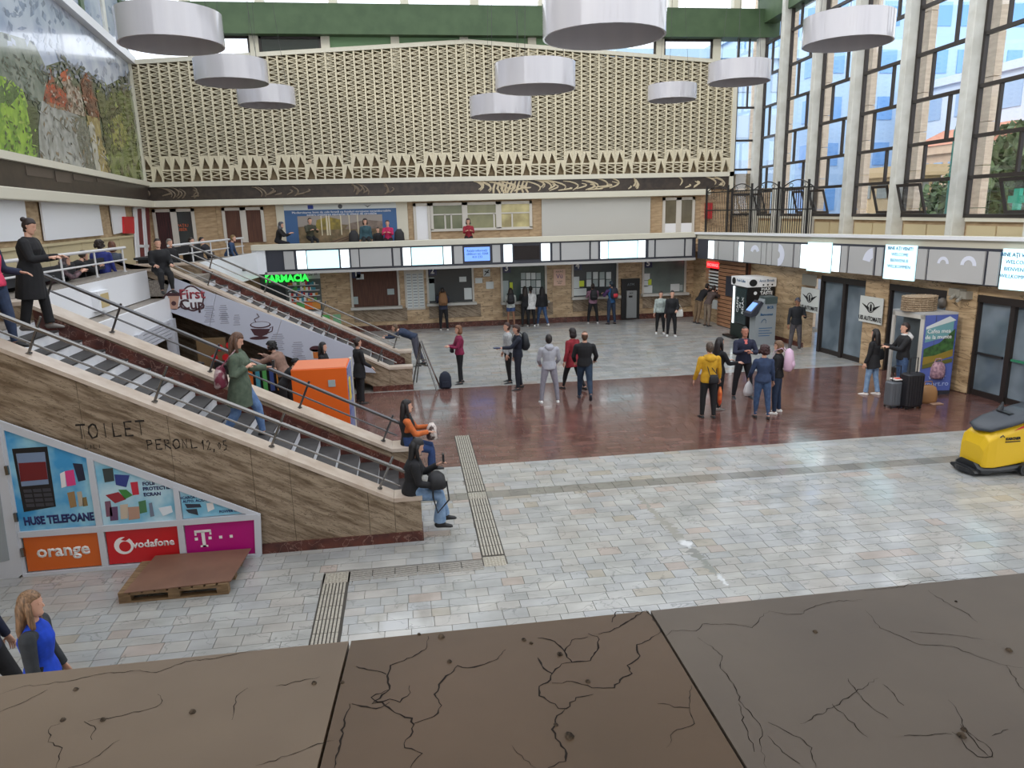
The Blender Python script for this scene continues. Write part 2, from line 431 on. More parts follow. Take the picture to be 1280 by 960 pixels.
CR_M = [[(535,795),(532,812),(505,826),(488,832),(484,845),(487,862),(465,880),(478,878),(500,893),(515,898),(516,915),(507,925),(506,935),(528,942),(513,960)],
        [(516,905),(542,896),(552,882),(543,868),(552,852),(572,832),(585,835),(600,832),(622,824),(632,812)],
        [(487,862),(470,868),(464,872),(472,878),(487,874),(500,878),(513,866),(512,857)],
        [(440,880),(470,886),(487,878)],[(445,833),(465,838),(483,843)],[(437,880),(430,900),(424,935),(418,960)],
        [(735,792),(747,796),(748,810),(738,826),(715,828),(706,815),(715,800),(735,796)],[(706,815),(700,808),(688,800),(672,798)],
        [(748,793),(762,790),(780,780),(800,768),(808,763)],[(765,778),(770,765),(798,765)],[(808,763),(820,778),(826,790)],
        [(826,790),(812,800),(796,806),(800,820),(784,832),(790,842),(775,850),(768,860),(740,860),(715,852),(690,854)],
        [(715,828),(702,830),(692,840),(688,850),(674,858),(674,870),(694,880),(698,886)],[(672,822),(680,836),(690,842)],
        [(698,886),(708,886),(720,872),(742,868)],[(706,887),(694,900),(690,912),(700,928),(708,942),(707,952),(685,960)],
        [(640,932),(655,950),(670,960)],[(864,857),(862,885),(868,905),(842,915),(833,935)],[(822,880),(850,884),(862,885)]]
CR_R = [[(833,795),(840,788),(870,789),(878,780),(905,780),(925,782),(940,785),(950,772),(962,763)],[(872,797),(890,808),(903,820),(900,832),(912,850),(928,880),(945,900),(953,915),(950,930),(958,960)],
        [(923,880),(930,905),(943,940)],[(960,764),(985,768),(1000,768),(1020,757),(1045,752),(1078,750)],[(1081,762),(1100,785),(1125,795),(1150,806),(1190,808),(1225,822),(1260,832),(1280,835)],
        [(1138,790),(1170,792),(1200,795),(1230,800)],[(1160,738),(1180,752),(1205,765),(1222,778)],[(1258,832),(1270,848),(1280,866)],
        [(1103,855),(1120,872),(1130,882)],[(1070,865),(1085,880),(1110,898)],[(1060,848),(1075,868)],[(1000,905),(1040,885),(1070,865),(1098,848)],[(1040,880),(1085,922)],
        [(1185,875),(1200,895),(1212,920),(1235,945),(1242,947)],[(1190,915),(1205,930),(1222,946),(1240,946),(1238,936),(1222,925),(1205,912),(1200,905)],[(960,903),(1000,922),(1015,935),(1020,960)],
        [(960,920),(985,945),(1000,955)],[(1240,920),(1260,912)],[(1130,920),(1190,918)],[(1080,738),(1120,735),(1160,726),(1240,722)]]
for i, cl in enumerate((CR_L, CR_M, CR_R)):
    mb = MB()
    for k, c in enumerate(cl):
        w = .0027 if (i == 1 and k < 16) else .0013
        q = crack(i, c, w); mb.add(q.v, q.f)
    mb.build('crack', M_CRACK, sl[i], kind='stuff')
for i, (x, y, r) in enumerate([(95,862,5),(79,900,5),(129,900,5),(241,890,6),(393,854,5),(428,853,4),(552,796,7),(524,793,4),(562,827,5),(655,800,5),(664,804,4),(735,852,5),(695,906,4),(712,920,8),(1019,790,5),(1078,748,5),(1261,813,6),(1202,920,7),(1205,912,5),(842,746,4),(700,818,6),(1195,752,3)]):
    c = onz(x, y, PZ); mb = MB(); s = r * .0011
    mb.loft([c + Vector((0, 0, -.001)), c + Vector((s * .2, 0, s * .35)), c + Vector((s * .4, s * .1, s * .5))], [s, s * .8, s * .3], 7)
    if y > 750: mb.build('pit', M_PIT, sl[0 if x < 434 else (1 if x < 810 else 2)])

# --- back wall (ticket hall side): slabs of travertine
def clad_y(parent, x0, x1, z0, z1, yw, sw, sh, m, holes=(), name='stone_slab', th=.03):
    nx = max(1, int(round((x1 - x0) / sw))); nz = max(1, int(round((z1 - z0) / sh))); w = (x1 - x0) / nx; h = (z1 - z0) / nz
    base = None
    for i in range(nx):
        for j in range(nz):
            a, c, e, f = x0 + i * w, x0 + (i + 1) * w, z0 + j * h, z0 + (j + 1) * h
            if any(a >= q[0] and c <= q[1] and e >= q[2] and f <= q[3] for q in holes): continue
            d = rnd.choice((0, .004, .008))
            if base is None:
                base = MB().box(-w / 2 + .003, w / 2 - .003, -th, 0, -h / 2 + .003, h / 2 - .003).build(name, m, parent, local=True); o = base
            else: o = share(base, parent=parent)
            o.location = Vector(((a + c) / 2, yw + d, (e + f) / 2)) - ORIG[parent.name]
def clad_p(parent, pl, y0, y1, z0, z1, sw, sh, m, side, name='stone_slab', th=.03):
    ny = max(1, int(round(abs(y1 - y0) / sw))); nz = max(1, int(round((z1 - z0) / sh)))
    d = Vector((-pl[2], 1, 0)); dl = d.normalized(); nrm = Vector((1, pl[2], 0)).normalized() * side
    for i in range(ny):
        for j in range(nz):
            ya = y0 + (y1 - y0) * i / ny; yb_ = y0 + (y1 - y0) * (i + 1) / ny; za = z0 + (z1 - z0) * j / nz; zb = z0 + (z1 - z0) * (j + 1) / nz
            g = .003; off = nrm * rnd.choice((0, .003, .006))
            P = [Vector((plx(pl, ya), ya, za + g)) + dl * g, Vector((plx(pl, yb_), yb_, za + g)) - dl * g, Vector((plx(pl, yb_), yb_, zb - g)) - dl * g, Vector((plx(pl, ya), ya, zb - g)) + dl * g]
            MB().prism([p + off for p in P], nrm * th).build(name, m, parent)
wall_back = S(MB().box(-10.2, 15.4, YB, YB + .3, 0, 5.3), 'wall_back', M_WALL)
clad_y(wall_back, -5.3, 12.2, .22, 2.66, YB, 1.25, .61, M_WALL)
clad_y(wall_back, -9.5, 12.3, LZ, 5.06, YB, 1.2, .38, M_BRICK)
S(MB().box(-5.4, 12.2, YB - .06, YB - .03, 0, .22), 'baseboard_back', M_REDBASE)
# upper wall with lattice
wall_up = S(MB().prism([(-10.2, YB + .05, 5.3), (15.0, YB + .05, 5.3), (15.0, YB + .05, 5.9), (13.6, YB + .05, 5.9), (13.6, YB + .05, 10.1), (2.8, YB + .05, 10.8), (-10.2, YB + .05, 10.02)], (0, .25, 0)), 'wall_back_upper', M_LATTBACK)
S(MB().box(-9.5, 13.5, YB - .12, YB + .06, 5.30, 5.80), 'trim_1', M_DKBR)
S(MB().box(-9.56, 12.6, YB - .35, YB + .02, 5.06, 5.30), 'trim_2', M_CREAM, bevel=.02)
S(MB().box(-9.5, 13.62, YB - .2, YB + .06, 5.80, 5.98), 'trim_3', M_CREAM)
S(MB().box(13.45, 13.62, YB - .2, YB + .06, 5.3, 10.2), 'trim_4', M_CREAM)
S(MB().prism([(-9.6, YB - .2, 10.05), (2.8, YB - .2, 10.83), (13.62, YB - .2, 10.1), (13.62, YB - .2, 10.24), (2.8, YB - .2, 10.98), (-9.6, YB - .2, 10.2)], (0, .28, 0)), 'trim_5', M_CREAM)
# lattice
lat = root('lattice_screen', (2, YB - .1, 5.98), 'large cream plaster lattice screen covering the upper back wall', 'lattice screen')
NC = 66; X0, X1 = -9.5, 13.45; cw = (X1 - X0) / NC
def ztop(x): return 10.06 + (x + 9.6) / 12.4 * .78 if x < 2.8 else 10.84 - (x - 2.8) / 10.8 * .73
y0, y1 = YB - .16, YB - .04
for i in range(NC + 1):
    x = X0 + i * cw
    MB().box(x - .032, x + .032, y0 - .02, y1, 6.72, ztop(x)).build('rib', M_LATT, lat)
for i in range(NC):
    xa, xb = X0 + i * cw + .03, X0 + (i + 1) * cw - .03; deep = (i % 4 == 1)
    zb = 6.52 if deep else 6.86; mb = MB(); z = ztop((xa + xb) / 2) - .06; k = 0; st = .082; t = .0145
    while z - st > zb:
        za, zc = z, z - st * .78
        l, r = (za, zc) if k % 2 == 0 else (zc, za)
        mb.prism([(xa, y0, l - t), (xb, y0, r - t), (xb, y0, r + t), (xa, y0, l + t)], (0, .10, 0))
        if k % 2: mb.box(xa, xb, y0, y1, z - st - .010, z - st + .010); z -= .016
        z -= st; k += 1
    # bottom frieze of tall teeth
    def teeth(za, zb_, n=1):
        xm = (xa + xb) / 2
        mb.prism([(xa - .03, y0, za), (xa + .03, y0, za), (xm - .0, y0, zb_), (xa - .03, y0, zb_)], (0, .12, 0))
        mb.prism([(xb + .03, y0, za), (xm + .0, y0, zb_), (xb + .03, y0, zb_), (xb + .03, y0, za + .001)], (0, .12, 0))
    if deep:
        mb.box(xa - .03, xb + .03, y0, y1, 6.47, 6.55); teeth(6.04, 6.47)
    else:
        mb.box(xa - .03, xb + .03, y0, y1, 6.83, 6.9); teeth(6.42, 6.83); mb.box(xa, xb, y0, y1, 6.36, 6.42)
        z = 6.33
        for q in range(3):
            l, r = (z, z - .07) if q % 2 == 0 else (z - .07, z)
            mb.prism([(xa, y0, l - t), (xb, y0, r - t), (xb, y0, r + t), (xa, y0, l + t)], (0, .10, 0)); z -= .1
    mb.build('infill', M_LATT, lat)
    MB().box(X0 + i * cw - .03, X0 + i * cw + .03, y0 - .01, y1, 5.98, 6.75).build('rib', M_LATT, lat)
# carved reliefs on the brown frieze
rel = root('frieze_relief', (5, YB - .14, 5.4), 'carved pale curling reliefs on the dark frieze under the lattice', 'relief')
def curl(cx, s, seed):
    r2 = random.Random(seed); mb = MB()
    for k in range(r2.randint(4, 7)):
        a = r2.uniform(-.9, .9); x = cx + r2.uniform(-.7, .7) * s; pts = []
        for q in range(7): pts.append((x + q * .11 * s * math.cos(a + q * .3), YB - .135, 5.36 + (k % 3) * .05 + min(.38, q * .07 * abs(math.sin(1 + a)) + .02)))
        mb.loft(pts, [.012 + .022 * math.sin(PI * (q + .5) / 7) for q in range(7)], 6, (0, 1, 0))
    return mb
for i, (px_, s) in enumerate([(205,.8),(235,.6),(335,.6),(372,.6),(450,.5),(480,.5),(612,.9),(640,1.2),(665,1.2),(700,1.4),(720,1.4),(745,1.2),(790,.3),(856,.6),(900,1.0)]):
    curl(ony(px_, 240, YB).x, s, i + 5).build('curled_relief', M_RELIEF if px_ > 600 else mat('relief_worn', (112, 98, 82), .6), rel)
mb = MB()
for k in range(9):
    x = 3.6 + k * .16
    mb.loft([(x + .12 * math.sin(k), YB - .13, 5.32), (x, YB - .14, 5.5), (x + .1, YB - .13, 5.78)], [(.035, .02), (.05, .02), (.03, .02)], 6)
mb.build('fan_relief', M_RELIEF, rel)

# --- clerestory and roof edge on the back side
for i, px_ in enumerate([318,407,494,580,665,748,825,896]):
    x = ony(px_, 58, YB).x
    S(MB().box(x - .16, x + .16, YB - .05, YB + .2, 9.9, 11.1), 'trim_%d' % (10 + i), M_CREAM)
S(MB().box(-10.2, 15.2, YB - .4, YB + .4, 11.08, 12.12), 'trim_20', M_GREEN)
pg = []
xsP = [-10.0, -7.6] + [ony(p, 58, YB).x for p in [318,407,494,580,665,748,825,896]]
M_DGLASS = mat('dark_pane', (40, 50, 44), .15)
M_GPANE = mat('green_wall_pane', (116, 150, 110), .6)
wb = root('clerestory_window', (0, YB + .1, 10), 'low strip of clerestory windows between the lattice screen and green beam', 'window')
for i, (a, c) in enumerate(zip(xsP[:-1], xsP[1:])):
    m = {0: M_GLASS, 1: M_GLASS, 2: M_DGLASS, 3: M_GPANE, 4: M_GPANE, 5: M_GPANE, 6: M_GPANE, 7: M_GLASS, 8: M_GLASS}[i]
    MB().box(a + .16, c - .16, YB + .06, YB + .08, 10.0, 11.08).build('pane', m, wb)
    if i in (1, 2, 7, 8):
        f = MB(); f.box(a + .16, a + .24, YB + .02, YB + .1, 10, 11.08); f.box(c - .24, c - .16, YB + .02, YB + .1, 10, 11.08); f.box(a + .16, c - .16, YB + .02, YB + .1, 11.0, 11.08)
        f.build('pane_frame', M_DKFR, wb)
sk = root('skylight_window', (0, YB + .2, 12.12), 'white glowing strip of skylight windows above the green beam', 'window')
for i in range(10):
    a = -10 + i * 2.62; MB().box(a + .16, a + 2.46, YB + .15, YB + .17, 12.12, 14.0).build('pane', M_GLASS, sk); MB().box(a - .16, a + .16, YB, YB + .3, 12.12, 14.0).build('post', M_CREAM, sk)
# roof: unseen frame of beams, left open between so the sky lights the hall
for i in range(11):
    yy = 29.6 - i * 2.62
    S(MB().box(-10, 15.0, yy - .1, yy + .1, 14.0, 14.35), 'trim_%d' % (30 + i), M_CREAM)
# --- left wall
def lwp(y, z, off=0.0): return Vector((plx(LW, y), y, z)) + Vector((1, LW[2], 0)).normalized() * off
def lwbox(y0, y1, z0, z1, th, off=0.0, mb=None):
    mb = mb or MB(); n = Vector((1, LW[2], 0)).normalized()
    mb.prism([lwp(y0, z0, off), lwp(y1, z0, off), lwp(y1, z1, off), lwp(y0, z1, off)], n * th); return mb
S(lwbox(4, 30.3, 0, 10.2, -.3), 'wall_left', M_BRICK)
wl = D.objects['wall_left']
S(lwbox(4, YB - .1, 5.30, 5.84, .1), 'trim_50', M_DKBR); S(lwbox(4, YB - .3, 5.06, 5.30, .3), 'trim_51', M_CREAM, bevel=.02)
S(lwbox(4, YB - .18, 5.84, 6.0, .2), 'trim_52', M_CREAM); S(lwbox(4, YB, 10.08, 10.34, .25), 'trim_53', M_WHITE)
S(lwbox(YB - .35, YB - .2, 5.9, 10.2, .12), 'trim_54', M_CREAM)
# frieze pieces broken away, pale scuffs
mb = MB()
for (ya, yb_, za, zb) in ((17.5, 19.2, 5.6, 5.8), (19.4, 20.6, 5.55, 5.8), (20.8, 22.6, 5.66, 5.8), (23, 25, 5.7, 5.8)): lwbox(ya, yb_, za, zb, .012, .1, mb)
mb.build('frieze_slab', mat('frieze_lighter', (84, 73, 66), .4), D.objects['trim_50'])
# white panels, dado, pilasters on the left gallery wall
def lpx(pxs, th=.04, off=.035):
    n = Vector((1, LW[2], 0)).normalized(); return MB().prism([onp(x, y, LW) + n * off for x, y in pxs], n * th)
for i, q in enumerate([[(-30,233),(24,239),(32,300),(-30,304)], [(45,245),(119,250),(126,294),(53,301)], [(134,252),(152,254),(157,289),(140,293)]]):
    lpx(q).build('wall_panel', M_WHITEP, label=['white blank wall panel cut by the left picture edge', 'large white blank panel on the left gallery wall', 'narrow white blank panel behind the red cabinet'][i], cat='wall panel')
y_a, y_b = onp(20, 300, LW).y, onp(163, 300, LW).y
dado = root('dado_panelling', lwp(y_a, LZ), 'cream wooden dado panelling along the left gallery wall', 'panelling')
yy = [12.5] + [onp(x, 300, LW).y for x in (30, 53, 97, 134, 145, 163)]
for a, c in zip(yy[:-1], yy[1:]):
    lwbox(a + .02, c - .02, LZ, 4.08, .05, .03).build('dado_panel', mat('dado_cream', (196, 182, 146), .5), dado)
lwbox(12.5, y_b, 4.08, 4.14, .09, .03).build('dado_rail', mat('dado_cream', ()), dado)
# upper-left clerestory
cl = root('clerestory_window', lwp(20, 10.34), 'clerestory windows with green posts above the mural', 'window')
for k in range(8):
    y2 = 29.6 - k * 2.62
    lwbox(y2 - .25, y2 + .12, 10.34, 12.3, .3, -.2).build('post', M_GREEN if k % 2 == 0 else M_COLW, cl)
    lwbox(y2 - 2.37, y2 - .3, 10.34, 12.3, .02, -.1).build('pane', M_GLASS, cl)
    lwbox(y2 - 2.37, y2 - .3, 11.3, 11.4, .08, -.12).build('transom', M_DKFR, cl)
S(lwbox(5, 30, 12.3, 12.7, .35, -.2), 'trim_55', M_COLW)
# --- mural
mu = root('mural', lwp(22, 6.0), 'large painted mural of a hilltop castle among trees', 'mural')
M_MUR = {}
def pm(n, c, c2, s=2.0): return mat('mural_' + n, c, .16, c2=c2, scale=s, detail=9, lo=.35, hi=.62, spec=.4, coat=.35)
lwbox(4, YB - .36, 6.0, 10.1, .03).build('canvas', pm('ground', (92, 102, 78), (66, 78, 60), 1.2), mu)
def mpx(n, pts, c, c2, off, s=2.5):
    nn = Vector((1, LW[2], 0)).normalized(); MB().prism([onp(x, y, LW) + nn * (.03 + off) for x, y in pts], nn * .002).build('painted_shape', pm(n, c, c2, s), mu)
mpx('sky', [(0,-60),(150,-60),(162,78),(160,92),(130,108),(115,95),(75,76),(48,85),(0,62),(-40,50),(-60,-60)], (160, 172, 196), (196, 204, 218), .001, 1.0)
mpx('mist', [(0,40),(40,52),(58,90),(52,130),(20,110),(0,95),(-40,90),(-40,40)], (96, 110, 100), (132, 140, 130), .003)
mpx('field', [(0,95),(14,104),(26,112),(38,148),(46,180),(44,196),(20,196),(0,192),(-60,180),(-60,90)], (150, 186, 66), (98, 136, 52), .004, 3)
mpx('tree', [(-6,110),(10,100),(22,118),(12,130),(-6,128)], (54, 84, 50), (90, 120, 60), .006)
mpx('trunk', [(30,130),(44,136),(46,190),(40,194),(36,160)], (48, 60, 40), (80, 96, 52), .006, 5)
mpx('rock', [(50,126),(66,130),(84,136),(100,148),(112,168),(122,216),(100,212),(48,200),(46,160)], (132, 134, 128), (168, 170, 166), .005, 3)
mpx('rock2', [(86,144),(104,148),(116,180),(122,216),(106,212),(96,180)], (92, 94, 84), (122, 124, 112), .007, 5)
mpx('wallA', [(54,112),(82,118),(86,140),(62,134),(52,126)], (150, 110, 80), (120, 82, 62), .008, 4)
mpx('roofA', [(56,104),(68,106),(80,116),(84,136),(74,134),(52,124)], (176, 74, 42), (128, 52, 36), .010, 6)
mpx('roofB', [(60,84),(66,102),(58,104)], (170, 90, 60), (140, 60, 40), .012)
mpx('towerC', [(70,96),(80,92),(88,104),(100,118),(104,146),(84,140),(80,112)], (186, 176, 162), (112, 92, 76), .011, 6)
mpx('roofC', [(72,92),(82,86),(86,98),(76,102)], (190, 90, 52), (150, 64, 40), .013)
mpx('roofD', [(98,100),(106,90),(116,118),(122,146),(110,146),(104,130)], (124, 70, 48), (92, 52, 38), .012)
mpx('wallD', [(106,144),(122,148),(128,196),(136,222),(124,220),(114,180)], (176, 158, 96), (146, 130, 84), .013, 4)
mpx('wallE', [(108,156),(116,160),(124,214),(118,212)], (206, 204, 190), (170, 168, 156), .015)
mpx('darktree', [(118,116),(140,112),(150,130),(148,190),(134,214),(126,150)], (66, 74, 44), (100, 104, 56), .009, 4)
mpx('hill', [(144,100),(158,106),(176,160),(180,224),(140,222),(134,196),(150,150)], (128, 142, 66), (84, 102, 52), .010, 4)
mpx('bush', [(136,150),(150,140),(158,170),(150,190),(140,180)], (170, 164, 96), (120, 128, 60), .012, 4)
def strokes(pts, cols, n, d, sw=(1.2, 2.6), sh=(2.5, 8)):
    q = random.Random(len(pts) * n); P2 = pts; xs_ = [p[0] for p in P2]; ys_ = [p[1] for p in P2]; nn = Vector((1, LW[2], 0)).normalized()
    mbs = [MB() for _ in cols]; c = 0; g = 0
    while c < n and g < n * 20:
        g += 1; x = q.uniform(min(xs_), max(xs_)); y = q.uniform(min(ys_), max(ys_)); ins = False
        for i in range(len(P2)):
            (xa, ya), (xb, yb_) = P2[i], P2[i - 1]
            if (ya > y) != (yb_ > y) and x < (xb - xa) * (y - ya) / (yb_ - ya) + xa: ins = not ins
        if not ins: continue
        a = q.gauss(.25, .5); w = q.uniform(*sw); h = q.uniform(*sh); u = (math.sin(a), math.cos(a)); v = (u[1], -u[0])
        R4 = [(x + u[0] * h, y + u[1] * h), (x + v[0] * w, y + v[1] * w), (x - u[0] * h, y - u[1] * h), (x - v[0] * w, y - v[1] * w)]
        mbs[c % len(cols)].prism([onp(px_, py_, LW) + nn * (.03 + d + (c % 5) * .0006) for px_, py_ in R4], nn * .001); c += 1
    for m_, cc in zip(mbs, cols): m_.build('brush_strokes', pm('stroke_%d_%d_%d' % cc, cc, tuple(int(v * .8) for v in cc), 5), mu, kind='stuff')
strokes([(0,95),(14,104),(26,112),(38,148),(46,180),(44,196),(0,192)], [(150,186,74),(120,158,62),(92,124,54),(76,100,58),(168,196,92)], 130, .008, (.7, 1.7), (1.6, 5))
strokes([(0,70),(40,70),(58,100),(50,140),(30,120),(0,100)], [(84,98,92),(120,132,124),(66,80,70)], 90, .008, (.7, 2), (2, 6))
strokes([(50,126),(84,136),(112,168),(122,216),(48,200),(46,160)], [(150,150,144),(176,178,174),(112,112,104),(140,124,100)], 120, .012, (.6, 1.5), (2, 7))
strokes([(54,104),(82,96),(100,100),(116,118),(122,150),(100,146),(84,140),(52,126)], [(150,84,56),(96,60,44),(190,180,164),(70,54,46)], 90, .016, (.8, 1.6), (1.5, 4))
strokes([(118,108),(158,102),(176,160),(180,222),(134,220),(124,150)], [(112,124,58),(70,84,44),(150,160,80),(90,76,50),(56,62,38)], 200, .016, (.7, 1.8), (2, 6))
strokes([(0,-20),(150,-20),(160,84),(130,104),(75,72),(0,58)], [(164,176,199),(170,181,202),(178,187,206)], 150, .004, (1.5, 3.5), (3, 8))
strokes([(75,70),(115,92),(130,106),(160,90),(162,112),(130,124),(110,108),(75,90),(52,104),(48,84)], [(98,108,104),(134,142,150),(76,86,76),(150,156,170)], 120, .017, (1, 2.2), (2, 6))
strokes([(100,98),(108,90),(112,100),(122,146),(110,146)], [(170,92,60),(120,66,46),(96,54,40)], 30, .02, (.8, 1.4), (3, 7))
strokes([(104,146),(122,150),(134,218),(118,214)], [(190,174,116),(160,142,92),(210,206,188)], 36, .02, (.7, 1.4), (3, 8))
for (x, y) in ((111,172),(119,170),(124,172),(84,122),(90,128),(96,134)): mpx('window', [(x, y), (x + 2, y + .6), (x + 3, y + 6), (x + 1, y + 5.4)], (52, 48, 44), (52, 48, 44), .017)

# --- right lower wall, gallery, window wall
def rwbox(pl, y0, y1, z0, z1, th, off=0.0, mb=None):
    """box on a right-hand wall plane; th<0 goes outwards, th>0 into the hall"""
    mb = mb or MB(); n = Vector((-1, -pl[2], 0)).normalized()
    P = [Vector((plx(pl, y), y, z)) + n * off for y, z in ((y0, z0), (y1, z0), (y1, z1), (y0, z1))]
    mb.prism(P, n * th); return mb
# ================================================================== right side of the hall
wr = S(rwbox(RW, 10.0, 13.9, 0, 2.75, -.3), 'wall_right', M_WALL)
def rw_seg(y0, y1, z0=0, z1=2.75): return rwbox(RW, y0, y1, z0, z1, -.3)
yA = onp(1222, 430, RW).y; yBd = onp(1176, 430, RW).y
def yr(px, py=430): return onp(px, py, RW).y
segs = [(30.1, yr(880)), (yr(898), yr(1004)), (yr(1077), yr(1106)), (yr(1178), yr(1216))]
for i, (a, c) in enumerate(segs):
    rw_seg(min(a, c), max(a, c)).build('wall_section', M_WALL, wr)
    clad_p(wr, RW, min(a, c), max(a, c), .02, 2.6, 1.1, .65, M_WALL, -1)
rwbox(RW, 10, 30.1, 2.3, 2.8, -.3).build('wall_section', M_WALL, wr)
S(rwbox(RW, yr(1004), yr(898), 0, .16, .05), 'baseboard_right', M_REDBASE)
# outside pavement and gallery slab on the right
S(MB().prism([(12.6, 30.4, LZ - .35), (plx(RB, 9), 9, LZ - .35), (15.6, 9, LZ - .35), (15.6, 30.4, LZ - .35)], (0, 0, .35)), 'gallery_floor_right', M_WALL)
S(MB().prism([(-9.6, YL + .1, LZ - .3), (11.9, YL + .1, LZ - .3), (12.6, YB, LZ - .3), (-9.6, YB, LZ - .3)], (0, 0, .3)), 'gallery_floor_back', M_WALL)
# --- information board along the back gallery
bb = root('information_board', (3.2, YL, 2.6), 'long dark board of lit and grey panels across the back gallery front', 'information board')
MB().box(-5.12, 11.5, YL - .12, YL + .12, 2.62, 3.42).build('board_casing', M_BOARD, bb, bevel=.01)
MB().box(-5.6, -5.12, YL - .16, YL + .2, 2.55, 3.6).build('end_panel', M_WHITE, bb)
MB().box(-5.2, 11.5, YL - .16, YL + .2, 2.52, 2.62).build('bottom_trim', mat('grey_trim', (168, 166, 164), .5), bb)
lb = S(MB().box(-5.6, 11.45, YL - .22, YL + .3, 3.42, 3.62), 'trim_60', M_CREAM, bevel=.01)
S(MB().box(-5.6, 11.45, YL + .1, YL + .25, LZ, 3.45), 'trim_61', M_CREAM)
def bpx(a, c, k):
    z = 3.0; x0 = ony(a, 320, YL - .14).x; x1 = ony(c, 320, YL - .14).x
    m = dict(W=M_BW, B=M_BB, g=M_BGRAY, G=M_BGRAY, S=M_SCRB, K=M_SCRK)[k]; zz = (2.70, 3.36) if k in 'WBgG' else (2.78, 3.30)
    nm = {'W': 'narrow_light_panel', 'B': 'lit_panel', 'g': 'narrow_grey_panel', 'G': 'grey_panel', 'S': 'display_screen', 'K': 'dark_screen'}[k]
    return MB().box(x0 + .02, x1 - .02, YL - .165, YL - .12, *zz).build(nm, m, bb)
for a, c, k in [(354,368,'g'),(370,383,'W'),(383,424,'B'),(425,437,'W'),(438,449,'g'),(449,490,'G'),(491,501,'g'),(503,514,'W'),(514,554,'B'),(554,565,'W'),(567,579,'g'),(580,613,'S'),(615,626,'g'),(629,641,'W'),(642,675,'K'),(676,688,'W'),(690,700,'g'),(701,737,'G'),(738,748,'g'),(750,760,'W'),(760,797,'B'),(797,807,'W'),(810,818,'g'),(819,855,'G'),(856,865,'g')]:
    p = bpx(a, c, k)
xs_ = ony(596.5, 316, YL - .17)
text('Relaţii informaţii\ncălători tel. 0268\n410 233', .12, M_TXTB, bb, (xs_.x, YL - .165, 3.05), kind=None)
# decals (white arcs) on grey panels
def arc_mb(c, r0, r1, a0, a1, xd, n=10):
    mb = MB(); c = Vector(c); xd = Vector(xd).normalized(); nd = xd.cross(Vector((0, 0, 1)))
    P = [c + xd * r1 * math.cos(a0 + (a1 - a0) * i / n) + Vector((0, 0, r1 * math.sin(a0 + (a1 - a0) * i / n))) for i in range(n + 1)]
    Q = [c + xd * r0 * math.cos(a0 + (a1 - a0) * i / n) + Vector((0, 0, r0 * math.sin(a0 + (a1 - a0) * i / n))) for i in range(n, -1, -1)]
    k = len(P)
    for i in range(n): mb.prism([P[i], P[i + 1], Q[k - 2 - i], Q[k - 1 - i]], nd * .004)
    return mb
M_DECAL = mat('pale_decal', (214, 218, 232), .4)
# --- right board
def rzb(y): return 2.60 + max(0, 19 - y) * .014
def rzt(y): return 3.62 + (28.6 - y) * .012
br = root('information_board', (12.4, 20, 2.6), 'long dark board of lit and grey panels along the right gallery with welcome texts', 'information board')
nR = Vector((-1, -RB[2], 0)).normalized()
def rbq(y0, y1, f0, f1, off, th):
    def P(y, f): z = rzb(y) + (rzt(y) - .26 - rzb(y)) * f; return Vector((plx(RB, y), y, z)) + nR * off
    return MB().prism([P(y0, f0), P(y1, f0), P(y1, f1), P(y0, f1)], nR * th)
rbq(11.0, 28.25, 0, 1, -.2, .25).build('board_casing', M_BOARD, br)
S(MB().prism([Vector((plx(RB, 11), 11, rzt(11) - .26)), Vector((plx(RB, 28.6), 28.6, 3.36)), Vector((plx(RB, 28.6), 28.6, 3.62)), Vector((plx(RB, 11), 11, rzt(11)))], nR * -.3), 'trim_62', M_CREAM)
MB().prism([Vector((plx(RB, 11), 11, rzt(11) - .08)) + nR * .12, Vector((plx(RB, 28.6), 28.6, 3.54)) + nR * .12, Vector((plx(RB, 28.6), 28.6, 3.62)) + nR * .12, Vector((plx(RB, 11), 11, rzt(11))) + nR * .12], nR * -.14).build('ledge_edge', M_WHITE, D.objects['trim_62'])
def rp(a, c, k):
    y0, y1 = onp(a, 325, RB).y, onp(c, 325, RB).y
    m = dict(W=M_BW, B=M_BB, g=M_BGRAY, G=M_BGRAY, T=M_BB)[k]
    nm = {'W': 'narrow_light_panel', 'B': 'lit_panel', 'g': 'narrow_grey_panel', 'G': 'grey_panel', 'T': 'welcome_panel'}[k]
    f = (.0, 1.02) if k in 'BT' else (.07, .93)
    g = min(.03, abs(y0 - y1) * .05)
    rbq(y1 + g, y0 - g, *f, .05, .04).build(nm, m, br); return (y0, y1)
for a, c, k in [(887,894,'W'),(895,899.5,'g'),(900,919,'G'),(919.5,925,'g'),(925.5,931,'W'),(932,954,'G'),(954,960,'g'),(960.5,967,'g'),(967,994,'G'),(995,1002,'g'),(1003,1011,'W'),(1011,1042,'B'),(1043,1052,'W'),(1054,1062,'g'),(1063,1096,'G'),(1098,1106,'g'),(1108,1149,'T'),(1149.5,1162,'g'),(1163,1236,'G'),(1238,1254,'g'),(1255,1300,'T')]:
    y0, y1 = rp(a, c, k)
    if k == 'T':
        ym = (y0 + y1) / 2; xd = Vector((RB[2], -1, 0)).normalized()
        for j, s in enumerate(['BINE AŢI VENIT!', 'WELCOME', 'BIENVENUE', 'WILLKOMMEN']):
            o = Vector((plx(RB, ym), ym, 3.42 - j * .155)) + nR * .09
            text(s, .115, M_TXTB, br, o, xd=(0, -1, 0) if 0 else (RB[2], -1, 0), bold=.002 if j == 0 else 0.0, sx=1.05, lift=.004)
